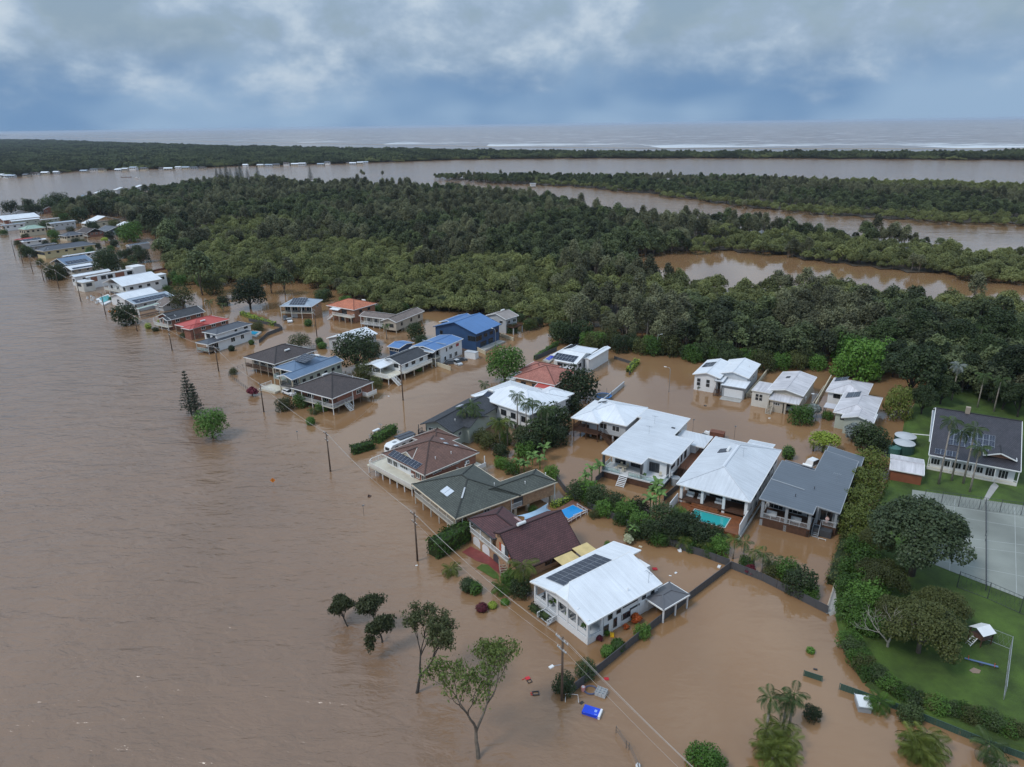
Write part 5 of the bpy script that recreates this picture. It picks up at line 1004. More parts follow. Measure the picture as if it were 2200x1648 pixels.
# ------------------------------------------------------------------ houses across the flooded street and further along
def HS(label, fr, A, C, ze, rot=None, cat='house', name='house', group=None): return House(name, label, fr, A, A, C, ze, cat, group, YAW if rot is None else rot)
def build_middle():
    # black gabled house and white hipped house behind the palms
    h = HS('pale green house with black tiled gable roof behind the palms', 'F', (815, 840), (1400, 700), 4.6); x0, y0, x1, y1 = h.R; R = (x0, y0, x0 + 9.6, y1 + 1)
    P = h.gable(R, 4.4, 21, 'y'); h.roof(P, T_BLACK, DGREY); P2 = h.gable((x0 + 5, y0 + 4.2, x1 + 2.5, y0 + 12), 4.4, 21, 'x'); h.roof(P2, T_BLACK, DGREY); WR = (R[0] + .6, R[1] + 1.2, R[2] - .6, R[3] - .6); h.wall(WR, -1, 4.5, PGREEN, ('y', 6.0)); h.wall((x0 + 5, y0 + 4.8, x1 + 1.9, y0 + 11.4), -1, 4.4, PGREEN, ('x', 5.5), 'wing_wall')
    h.deck((x0 - .6, y0 - .4, x0 + 4.6, y0 + 1.2), 2.0, TIMBER, .2); h.rail([(x0 - .5, y0 + 1.2), (x0 - .5, y0 - .3), (x0 + 4.5, y0 - .3)], 2.0, DGREY, 'wire'); h.posts([(x0 - .4, y0 - .2), (x0 + 2, y0 - .2), (x0 + 4.4, y0 - .2)], -1, 4.3, DGREY, .12); h.wins(WR, [('F', .72, 2.4, .9, .9, 2), ('F', .2, 2.2, 1.4, 1.4, 2), ('R', .12, 2.3, 1.3, 1.0)]); h.wins((x0, y0 + 4.8, x1 + 1.9, 20), [('F', .74, 2.4, 1.4, .9, 2)]); h.skylight(P[1], 6.5, 2.2, 1.6, 1.4); h.vent(P[0], 4, 2.5); h.vent(P[0], 8, 2); h.vent(P[1], 3, 3)
    h = HS('white two storey house with white hipped roof behind the palms', 'F', (1215, 620), (1985, 640), 5.3, math.radians(-43)); x0, y0, x1, y1 = h.R
    WR, P = h.std('hip', 19, R_WHITE, WHITE, .55, 2.3, False, wins=[('F', .07, .3, 1.2, 1.5, 2), ('F', .22, .3, 1.2, 1.3, 2), ('F', .38, .3, 1.8, 1.5, 2), ('F', .55, .3, 1.8, 1.5, 2), ('F', .72, .3, 1.6, 1.5, 2), ('F', .9, .3, 1.5, 1.5, 2), ('F', .5, -2.2, 2.6, 1.3, 3), ('F', .8, -2.2, 2.4, 1.3, 3)], fm=DGREY); h.heater(P[0], 4.2, 3.4); h.aerial(P[0], 11, 3.6); h.roof(h.hip((x1 - 9, y1 - 6, x1 - 1, y1 + 3.5), 5.25, 19), R_WHITE); h.wall((x1 - 8.4, y1 - 3, x1 - 1.6, y1 + 2.9), -1, 5.2, WHITE, name='rear_wall')
    h = HS('tan brick house with salmon pink tiled hip roof', 'F', (1545, 475), (2065, 430), 4.0); x0, y0, x1, y1 = h.R; WR, P = h.std('hip', 21, T_SALM, BRICKT, .6, 1.2, wins=[('F', .2, .5, 1.6, 1.3), ('F', .5, .6, 1.8, 1.1), ('F', .8, .6, 1.4, 1.1), ('R', 2)], fm=DGREY); h.roof(h.hip((x0 - 2.0, y0 + 5, x0 + 7, y1 + 1.5), 4.0, 21), T_SALM); h.wall((x0 - 1.4, y0 + 5.6, x0 + 6, y1 + .9), -1, 3.95, BRICKT, name='wing_wall'); h.roof(h.skil((x1 - 5.5, y0 - 2.0, x1 - .3, y0 + .4), 3.2, 3.2, 3.7, 3.7), R_RED); h.posts([(x1 - 5.2, y0 - 1.8), (x1 - .6, y0 - 1.8)], -1, 3.1, TRIMW, .15); h.rail([(x1 - 5.2, y0 - 1.8), (x1 - .6, y0 - 1.8)], .9, TRIMW, 'picket'); h.roof(h.skil((x0 - 2.6, y0 + .6, x0 + .2, y0 + 5), 3.0, 3.0, 3.4, 3.4), R_WHITE2); h.posts([(x0 - 2.4, y0 + .8), (x0 - 2.4, y0 + 4.8)], -1, 2.95, TRIMW, .12)
    h = HS('white angular modern house with dark solar roof and blue pool beside it', 'F', (1875, 345), (2190, 290), 3.9); x0, y0, x1, y1 = h.R; WR, P = h.std('gable', 16, R_WHITE, WHITE, .5, 1., axis='x', wins=[('F', 3), ('R', 2)], fm=DGREY); Q = h.hip((x0 - 3, y0 + 3, x0 + 6.5, y1 + 3.5), 4.3, 17); h.roof(Q, R_WHITE); h.wall((x0 - 2.4, y0 + 3.6, x0 + 6, y1 + 2.9), -1, 4.25, WHITE, name='wing_wall'); h.solar(Q[3], 1.5, .8, 5, 2); h.roof(h.gable((x0 + 7, y0 + 5, x1 + 2, y1 + 7), 4.2, 17, 'y'), R_WHITE); h.wall((x0 + 7.5, y0 + 5, x1 + 1.5, y1 + 6.5), -1, 4.1, WHITE, name='rear_wall'); h.solar(P[0], x1 - x0 - 8.5, .5, 7, 2, 1.02, 1.7); h.roof(h.skil((x0 + 4, y0 - 4, x1 - 1, y0 + .3), 2.7, 2.7, 2.9, 2.9), R_LICH); h.wall((x0 + 4.4, y0 - 3.6, x1 - 1.4, y0), -1, 2.6, LGREY, name='garage_wall')
    # row by the cul-de-sac
    h = HS('grey and white house with white gable roof and white double garage door', 'S', (905, 75), (1365, 10), 4.6, math.radians(-31)); x0, y0, x1, y1 = h.R; P = h.gable((x0, y0, x0 + 7.6, y1 - 3), 4.6, 15, 'y'); h.roof(P, R_WHITE); P2 = h.gable((x0 + 5.5, y0 + 3.5, x1, y1), 4.7, 15, 'y'); h.roof(P2, R_WHITE)
    h.wall((x0 + .5, y0 + .5, x0 + 6.6, y1 - 3.6), -1, 4.5, WHITE, ('y', 5.4)); h.wall((x0 + 6.0, y0 + 4, x1 - .5, y1 - .5), -1, 4.6, LGREY, ('y', 5.6), 'main_wall'); G = (x0 + 8.2, y0 - 1.2, x1 + .4, y0 + 4.6); h.roof(h.skil(G, 3.3, 3.3, 3.6, 3.6), R_WHITE, MGREY); GW = (G[0] + .4, G[1] + .4, G[2] - .4, G[3]); h.wall(GW, -1, 3.25, MGREY, name='garage_wall'); h.garage(GW, 'F', .52, .15, 4.9, 2.3, WHITE); h.box('porch_post', (x0 + 6.6, y0 + .8, -1, x0 + 7.0, y0 + 1.2, 3.9), MGREY); h.box('porch_post', (x0 + 7.9, y0 - .2, -1, x0 + 8.3, y0 + .2, 3.7), MGREY); h.roof(h.skil((x0 + 6.2, y0 - .4, x0 + 8.6, y0 + 4.2), 3.9, 3.9, 4.1, 4.1), R_WHITE, MGREY); h.stair((x0 + 7.3, y0 + .6, 1.4), (x0 + 7.3, y0 - 1.6, 0), 1.6, TIMBER, 6)
    WL = (x0 + .5, y0 + .5, x0 + 6.6, y1); h.wins(WL, [('F', .2, 2.6, .9, .9, 1), ('F', .2, 1.5, .9, .9, 1), ('F', .62, 2.6, .9, .9, 1), ('F', .62, 1.5, .9, .9, 1)], DGREY); h.wins((0, y0 + 4, x1 - .5, y1 - .5), [('R', .3, 2, 1.4, 1.1), ('R', .6, 2, 1.4, 1.1)]); h.solar(P[1], 6, .6, 2, 2); h.solar(P[1], 3.6, .6, 2, 2); h.vent(P2[0], 8, 2); h.vent(P2[1], 6, 2); h.box('driveway_ramp', (G[0] + .6, G[1] - 2.4, -.5, G[2] - .6, G[1] + .3, .10), CONC); h.box('retaining_wall', (x1 - 1, y0 + 2, -.5, x1 + 1.8, y0 + 2.3, 1.1), BEIGE)
    h = HS('beige rendered house with streaked off white roofs and open carport', 'S', (1300, 185), (1745, 95), 4.4); x0, y0, x1, y1 = h.R; P = h.gable((x0 + 3.5, y0 + 2.6, x1, y1), 4.4, 12, 'y'); h.roof(P, R_LICH); h.wall((x0 + 4, y0 + 3.2, x1 - .5, y1 - .5), -1, 4.3, BEIGE, ('y', 5.2)); B_ = (x0 + .2, y0 + .6, x0 + 4.6, y0 + 8); h.wall(B_, -1, 4.3, OFFW, name='front_block'); h.roof(h.skil((x0, y0 + .4, x0 + 4.9, y0 + 8.2), 4.35, 4.35, 4.4, 4.4), R_LICH, OFFW); C_ = (x0 + 4.8, y0 - 1.2, x1 - .2, y0 + 4.2); h.roof(h.skil(C_, 3.3, 3.2, 3.7, 3.8), R_LICH, BEIGE); h.posts([(C_[0] + 4.2, C_[1] + .4), (C_[2] - .4, C_[1] + .4)], -1, 3.15, BEIGE, .45, 'column'); h.wall((C_[0] + .4, C_[1] + .4, C_[0] + 3.6, C_[3]), -1, 3.2, BEIGE, name='porch_wall'); h.box('carport_back', (C_[0] + 3.7, C_[3] - .5, -1, C_[2] - .3, C_[3] - .3, 3.0), DGREY)
    h.wins(B_, [('F', .3, 2.8, .7, .7, 1), ('F', .3, 1.9, .7, .7, 1), ('F', .52, 2.8, .7, .7, 1), ('F', .52, 1.9, .7, .7, 1)], DGREY); h.wins((C_[0] + .4, C_[1] + .4, C_[0] + 3.6, C_[3]), [('F', .5, 1.9, 1.8, .8, 3)]); h.posts([(x0 + .5, y0 + .8), (x0 + 2.2, y0 + .8), (x0 + 4.2, y0 + .8)], -1, 1.4, OFFW, .3); h.stair((x0 + 5.4, y0 - .6, 1.6), (x0 + 5.4, y0 - 3.0, -.1), 1.3, BEIGE, 7); h.skylight(P[1], 5, 2.2, 1.5, 1.0, DGREY); h.aircon((0, y0 + 3.2, x1 - .5, y1 - .5), 'R', .3, 1.6); h.box('side_fence', (x1 + 1.6, y0, -.5, x1 + 1.75, y1 + 3, 1.3), BEIGE)
    for nm, A, C, lab, sx in (('a', (1805, 190), (2125, 140), 'low white house with stained hip roof and dark solar panels under the tall trees', 0), ('b', (1855, 330), (2190, 235), 'pale house with stained white gabled roof and solar panels beside the clipped tree', 1)):
        h = HS(lab, 'S', A, C, 4.0 if not sx else 4.2); x0, y0, x1, y1 = h.R; WR, P = h.std('hip', 17, R_LICH, PGREEN if sx else WHITE, .55, 1.4, wins=[('F', 2), ('R', 2)], fm=DGREY)
        if sx: h.roof(h.gable((x0 + 2.2, y0 - 2.4, x1 + .3, y0 + 4), 4.1, 17, 'y'), R_LICH); h.wall((x0 + 2.8, y0 - 1.8, x1 - .3, y0 + 3), -1, 4.0, PGREEN, ('y', 4.9), 'front_wall'); h.solar(P[3] if len(P[3]) == 4 else P[2], 1.6, 1.0, 4, 2); h.box('carport_roof', (x0 - 3, y0 + 5, 3.0, x0 + .2, y0 + 8.5, 3.15), R_LICH); h.posts([(x0 - 2.8, y0 + 5.2), (x0 - 2.8, y0 + 8.3)], -1, 3, DGREY, .2)
        else: h.solar(P[3] if len(P[3]) == 4 else P[0], .8, .6, 3, 2)
    # wide dark tiled house and shed on the tennis court block
    h = HS('wide low house with dark slate tiled roof and brick chimney by the lawn', 'J', (1635, 760), (2130, 560), 3.9, math.radians(-31)); x0, y0, x1, y1 = h.R; WR, P = h.std('gable', 20, T_SLATE, WHITE, .6, .6, axis='x', off=.5, ver={'F': 1.2}, pmat=TRIMW, wins=[('F', .06, .6, 1.7, 1.4, 3), ('F', .19, .6, 1.7, 1.4, 3), ('F', .32, .6, 1.7, 1.4, 3), ('F', .45, .6, 1.7, 1.4, 3), ('F', .58, .6, 1.7, 1.4, 3), ('F', .72, .2, 1.7, 2.0, 3), ('F', .87, .2, 1.7, 2.0, 3)]); zr = P[0][2][2]
    h.roof(h.gable((x1 - 6.5, y0 + 2.0, x1 - .8, y0 + 12), 5.2, 20, 'y'), T_SLATE); h.wall((x1 - 6, y0 + 2.8, x1 - 1.3, y0 + 11), 4.5, 5.15, BRICKO, ('y', 6.0), 'dormer_wall'); h.box('chimney', (x0 + 5.6, (y0 + y1) / 2 - .4, zr - 1, x0 + 6.5, (y0 + y1) / 2 + .4, zr + 1.3), BRICKO); h.solar(P[0], 3.0, 4.2, 8, 3, 1.02, 1.7); h.roof(h.skil((x0 - .2, y0 + 6.5, x0 + 2.2, y1 - 3), 4.4, 5.0, 5.0, 4.4), R_SILV); h.solar(P[0], 1.0, .6, 4, 1)
    h = HS('red brown garden shed with pale grey roof behind the clipped trees', 'J', (1405, 845), (1605, 790), 3.0, math.radians(-28), 'shed', 'garden_shed'); h.std('gable', 10, R_LICH, paint('rust_cladding', (.23, .075, .035), .7, .15), .3, .3, axis='x', wins=()); 
    # the three brown and blue roofed houses on the point
    h = HS('brick house on stumps with dark brown tiled hip roof and white corner balcony', 'G', (1075, 950), (1805, 895), 4.6, math.radians(-33.4)); x0, y0, x1, y1 = h.R; WR, P = h.std('hip', 21, T_DKBR, BRICKR, .6, 1.9, True, {'F': 1.7}, [('F', .3, .2, 2.2, 1.9, 3), ('F', .7, .2, 2.2, 1.9, 3), ('R', .62, .8, 1.8, 1.2, 2)], pmat=TRIMW, rmat=LGREY); h.deck((x1 - 2.0, y0 + .2, x1 - .2, y0 + 7.5), 1.9, DECKC); h.rail([(x1 - .3, y0 + .3), (x1 - .3, y0 + 7.4)], 1.9, LGREY, 'picket'); h.posts([(x1 - .3, y0 + 7.4), (x1 - .3, y1 - .4)], -1, 4.5, TRIMW, .2); h.heater(P[3], 7, 5, False); h.deck((x1 - .6, y1 - 4, x1 + 1.4, y1 - .5), 1.9, DECKC, .4, 'rear_balcony'); h.rail([(x1 - .6, y1 - 4), (x1 + 1.3, y1 - 4), (x1 + 1.3, y1 - .5)], 1.9, TRIMW, 'solid', .9, 'parapet'); h.vent(P[2], 5, 3); h.stair((x1 - .8, y0 + 5, 1.8), (x1 + 1.6, y0 + 5, -.1), 1.1, TRIMW, 7)
    h = HS('cream house with long slate blue steel roof, solar panels and covered balcony', 'G', (955, 850), (1540, 710), 5.0, math.radians(-32)); x0, y0, x1, y1 = h.R; P = h.gable((x0, y0, x1, y1), 5.0, 17, 'y'); h.roof(P, R_BLUEG); Q = h.hip((x0 - 5.6, y0 + 3.8, x0 + 3, y1 - 1.5), 5.6, 17); h.roof(Q, R_BLUEG); h.wall((x0 + .5, y0 + 3.4, x1 - .5, y1 - .5), -1, 4.9, PGREEN, ('y', 5.8)); h.wall((x0 - 5.0, y0 + 5.4, x0 + 2, y1 - 2.1), -1, 5.5, PGREEN, name='wing_wall'); h.deck((x0 + .3, y0 + .3, x1 - .3, y0 + 3.4), 2.3, CONC, .3); h.rail([(x0 + .4, y0 + 3.2), (x0 + .4, y0 + .4), (x1 - .4, y0 + .4), (x1 - .4, y0 + 3.2)], 2.3, DGREY, 'picket'); h.posts([(x0 + .5, y0 + .5), (x1 - .5, y0 + .5)], -1, 4.9, CREAM, .3, 'column'); h.posts([(x0 + .5, y0 + 3), (x1 - .5, y0 + 3)], -1, 4.9, CREAM, .3, 'column')
    h.deck((x0 - 5.8, y0 + 3.4, x0 + .3, y0 + 5.4), 2.6, CONC, .25); h.rail([(x0 - 5.7, y0 + 5.3), (x0 - 5.7, y0 + 3.5), (x0 + .3, y0 + 3.5)], 2.6, LGREY, 'glass'); h.posts([(x0 - 5.6, y0 + 3.6), (x0 - 2.6, y0 + 3.6)], -1, 5.4, CREAM, .25); h.wins((0, y0 + 3.4, x1 - .5, y1 - .5), [('R', f, 2.9, 1.1, .9, 2) for f in (.08, .25, .42, .6, .78, .92)], DGREY); h.wins((x0 + .5, y0 + 3.4, x1 - .5, y1), [('F', .5, 2.5, 2.6, 1.9, 3)]); h.wins((x0 - 5, y0 + 5.4, x0 + .5, y1), [('F', .3, 2.9, 2.0, 1.8, 2)], DGREY); h.solar([(x0 - 2.4, y0 + 8.2, 6.75), (x0 + 3, y0 + 8.2, 6.75), (x0 + 3, y0 + 14, 7.6)], 0, 0, 4, 4, 1.25, 1.2, lift=.3); h.heater(Q[2], 3, 3, False); h.deck((x0 - 6.8, y0 - 1.0, x0 - .4, y0 + 3.4), .55, DECKC, .9, 'terrace'); h.rail([(x0 - 6.7, y0 + 3.3), (x0 - 6.7, y0 - .9), (x0 - .6, y0 - .9)], .55, TRIMW, 'wire')
    h = HS('low open sided house with dark brown tiled hip roof and arched brick base', 'G', (665, 680), (1305, 620), 4.6, math.radians(-33)); x0, y0, x1, y1 = h.R; WR, P = h.std('hip', 21, T_DKBR, BEIGE, .6, 1.8, True, {'F': 2.0}, [('F', 4, .3, 1.8, 1.8)], pmat=BEIGE, rmat=TIMBER, base=BRICKT); h.box('lower_wall', (WR[0] + .5, WR[1] + .5, -1, WR[2] - .5, WR[3] - .5, 1.3), BRICKT); h.heater(P[1], 8, 4, False)
    # long white deck house and the blue roofs
    h = HS('white house with black tiled gable roof and long white deck on posts', 'F', (490, 345), (890, 290), 4.3, math.radians(-33)); x0, y0, x1, y1 = h.R; WR, P = h.std('gable', 18, T_BLACK, WHITE, .5, 2.0, True, wins=[('R', .2, .8, 1.2, 1.2), ('R', .45, .8, 1.6, 1.2), ('R', .75, .8, 1.6, 1.2), ('F', 2)], fm=DGREY); h.roof(h.gable((x0 - 1.4, y0 - 5.0, x0 + 5.2, y0 + .6), 4.1, 14, 'y'), R_WHITE); h.deck((x0 - 1.8, y0 - 6.2, x1 + .4, y0 + .5), 2.0, DECKC, .25); h.deck((x1 - .5, y0 + .5, x1 + 1.3, y1 - .4), 2.0, DECKC, .25); h.rail([(x0 - 1.7, y0 + .4), (x0 - 1.7, y0 - 6.1), (x1 + .3, y0 - 6.1)], 2.0, TRIMW, 'picket'); h.rail([(x1 + 1.25, y0 - 1), (x1 + 1.25, y1 - .5)], 2.0, TRIMW, 'picket'); h.posts(h.along((x0 - 1.5, y0 - 5.9), (x1 + .1, y0 - 5.9), 4), -1, 1.9, TRIMW, .18); h.posts(h.along((x0 - 1.2, y0 - 4.8), (x0 + 5, y0 - 4.8), 3), 2, 4.1, TRIMW, .13); h.posts(h.along((x1 + 1.1, y0), (x1 + 1.1, y1 - .6), 4), -1, 1.9, BRICKT, .3, 'pier'); h.stair((x1 + .5, y0 - 4.5, 1.9), (x1 + 3.2, y0 - 4.5, 0), 1.2, TRIMW, 8); table(h, x0 + 1.5, y0 - 2.6, 2.0, 0, 1.6, 1., WHITE, 'white outdoor table on the long white deck')
    for i in range(4): chair(h, x0 + .4 + .75 * i, y0 - 3.6 + 1.9 * (i % 2), 2.0, math.pi * ((i + 1) % 2), WHITE, 'white outdoor chair %s the table on the long white deck' % ('at the rail end of', 'behind', 'in front of', 'at the house end of')[i])
    h = HS('white two storey house with bright blue steel roof and screened upper verandah', 'F', (745, 235), (1155, 175), 5.2, math.radians(-32)); x0, y0, x1, y1 = h.R; WR, P = h.std('gable', 9, R_BLUE, WHITE, .4, 2.6, False, {'F': 2.6}, [('R', .28, .5, .9, 1.4, 1), ('R', .48, .8, 1.9, 1.1, 2), ('R', .78, .9, 1.6, 1., 2), ('R', .2, -2.2, 1.1, 1.5, 1), ('R', .45, -2.2, 1.3, 1.6, 2), ('R', .7, -2.2, 1.6, 1.5, 2), ('F', 3, .1, 2., 2.)], pmat=TRIMW, rmat=DGREY); h.panel('red_blind', WR, 'R', .78, 3.45, 1.5, .9, paint('red_blind', (.35, .05, .05), .7, .1), .12); h.roof(h.skil((x0, y0 - 1.2, x1, y0 + 1.4), 4.9, 4.9, 5.25, 5.25), R_SILV); m = MB(); m.bar((x0, y0 + 5.6, 5.8), (x1, y0 + 5.6, 5.8), .35, .1); h.mk('roof_flashing', m, R_SILV)
    for f in (.1, .35, .6): h.panel('insect_screen', (x0 + .3, y0 + .3, x1 - .3, y1), 'F', f + .15, 2.7, 2.3, 2.3, DGREY, .03)
    h = HS('small navy cabin with blue steel roof beside the blue roofed houses', 'F', (555, 235), (770, 205), 3.4, math.radians(-32)); h.std('gable', 10, R_BLUE, NAVY, .5, 1., axis='x', wins=[('F', 2)])
    h = HS('tall navy blue house with broad blue gable roof and corner windows', 'F', (915, 80), (1455, 60), 6.0, math.radians(-33.8)); x0, y0, x1, y1 = h.R; WR, P = h.std('gable', 17, R_BLUE, NAVY, .6, 3.0, wins=[('F', .9, .2, 3.2, 1.7, 3), ('F', .15, .6, 1.2, 1.4, 1), ('F', .45, .2, 1.4, .9, 1), ('R', .12, .2, 3.2, 1.7, 3), ('R', .4, .6, 1.8, 1.2, 2), ('R', .65, .6, 1.8, 1.2, 2), ('R', .87, .6, 1.8, 1.2, 2), ('R', .3, -2.2, 3.4, 1.6, 4), ('R', .62, -2.2, 2.6, 1.6, 3)], fm=DGREY, trim=NAVY); h.deck((x1 - 1.0, y0 + 1.5, x1 + 2.2, y1 - 1), .55, CONC, .7, 'terrace'); h.roof(h.gable((x0 - 2.2, y0 + 6, x0 + 5, y1 + 3), 6.0, 15, 'y'), R_BLUE); h.wall((x0 - 1.6, y0 + 6.6, x0 + 4, y1 + 2.4), -1, 5.9, NAVY, name='wing_wall')
    h = HS('pale house with weathered grey gable roof and timber balcony behind the navy house', 'I', (1770, 285), (2035, 285), 5.4, math.radians(-40)); x0, y0, x1, y1 = h.R; WR, P = h.std('gable', 17, R_TAN, LGREY, .5, 2.4, axis='y', wins=[('F', 2), ('R', 2)]); h.deck((x1 - .6, y0 + 1, x1 + 2.6, y1 - 1), 2.6, TIMBER); h.rail([(x1 - .4, y0 + 1.1), (x1 + 2.5, y0 + 1.1), (x1 + 2.5, y1 - 1.1)], 2.6, TIMBER, 'picket'); h.posts([(x1 + 2.4, y0 + 1.2), (x1 + 2.4, y1 - 1.2)], -1, 2.5, LGREY, .3); h.heater(P[1], 2, 4, False)
    h = HS('beige weatherboard house on stumps with taupe tiled gables', 'I', (945, 325), (1290, 250), 4.2, math.radians(-27)); x0, y0, x1, y1 = h.R; WR, P = h.std('gable', 19, T_TAUPE, BEIGE, .5, 1.2, True, wins=[('F', .3, .9, 1.1, 1.1), ('F', .65, .8, 1.8, 1.3), ('R', .2, .9, 1.1, 1.2), ('R', .55, .9, 1.1, 1.2), ('R', .85, .9, 1.1, 1.2)], fm=DGREY, base=BEIGE); Q = h.gable((x0 - 12, y0 + 2.8, x0 + 4, y0 + 10), 4.1, 15, 'x'); h.roof(Q, T_TAUPE); h.wall((x0 - 11.5, y0 + 4.8, x0 + 1, y0 + 9.5), -1, 4.0, BEIGE, name='wing_wall'); h.deck((x0 - 11.5, y0 + 2.6, x0 + .3, y0 + 4.8), 1.2, LGREY); h.rail([(x0 - 11.4, y0 + 2.7), (x0 + .2, y0 + 2.7)], 1.2, TRIMW, 'wire'); h.posts(h.along((x0 - 11.3, y0 + 2.9), (x0, y0 + 2.9), 5), -1, 4.0, TRIMW, .15); h.wins((x0 - 11.5, y0 + 4.8, x0, y0 + 9), [('F', f, 1.6, 1.4, 1.5, 2) for f in (.2, .5, .8)])
    h = HS('red brick house with orange tiled hip roof and white stair landing', 'I', (515, 205), (915, 190), 5.2, math.radians(-33.6)); x0, y0, x1, y1 = h.R; WR, P = h.std('hip', 20, T_ORNG, BRICKO, .6, 2.4, wins=[('F', .2, .8, 1.6, 1.3), ('F', .62, .1, 2.6, 2.0, 3), ('R', .3, .9, 1.4, 1.1), ('R', .7, .9, 1.4, 1.1), ('F', .55, -2.3, 2.2, 1.7, 3), ('F', .85, -2.3, 2., 1.7, 2)], fm=DGREY); h.deck((x0 + 4.5, y0 - 1.4, x1 - .4, y0 + .7), 2.4, DECKC); h.rail([(x0 + 4.6, y0 - 1.3), (x1 - .5, y0 - 1.3), (x1 - .5, y0 + .6)], 2.4, TRIMW, 'picket'); h.stair((x0 + 4.5, y0 - .7, 2.3), (x0 + 1.4, y0 - .7, 0), 1.1, TRIMW, 9); h.roof(h.skil((x0 + 3.6, y0 - 1.6, x0 + 8, y0 + .4), 4.6, 4.6, 4.95, 4.95), R_WHITE); h.posts(h.along((x0 + 4.8, y0 - 1.2), (x1 - .6, y0 - 1.2), 4), -1, 2.3, BRICKO, .35, 'pier'); h.heater(P[2], 4, 3.2, False)
    h = HS('brick house with slate grey hip roof, rooftop solar and dark upstairs verandah', 'I', (150, 212), (490, 160), 5.0, math.radians(-7)); x0, y0, x1, y1 = h.R; WR, P = h.std('hip', 19, R_SILV, BRICKT, .6, 2.4, False, {'F': 1.8}, [('F', 4, .1, 2.2, 2.0), ('R', .5, .9, 1.4, 1.1)], pmat=TRIMW, rmat=DGREY); h.solar(P[0], 3.4, 1.0, 6, 3); GW = (WR[0], WR[1] - .02, WR[2], WR[3]); h.garage(GW, 'F', .33, 0, 2.6, 2.0, WHITE)
    h = HS('white steel roofed house half hidden behind the dark street tree', 'G', (1390, 515), (1840, 475), 4.0, math.radians(-34)); h.std('gable', 16, R_WHITE, LGREY, .5, 1.2, wins=[('R', 3), ('F', 2)])
build_middle()
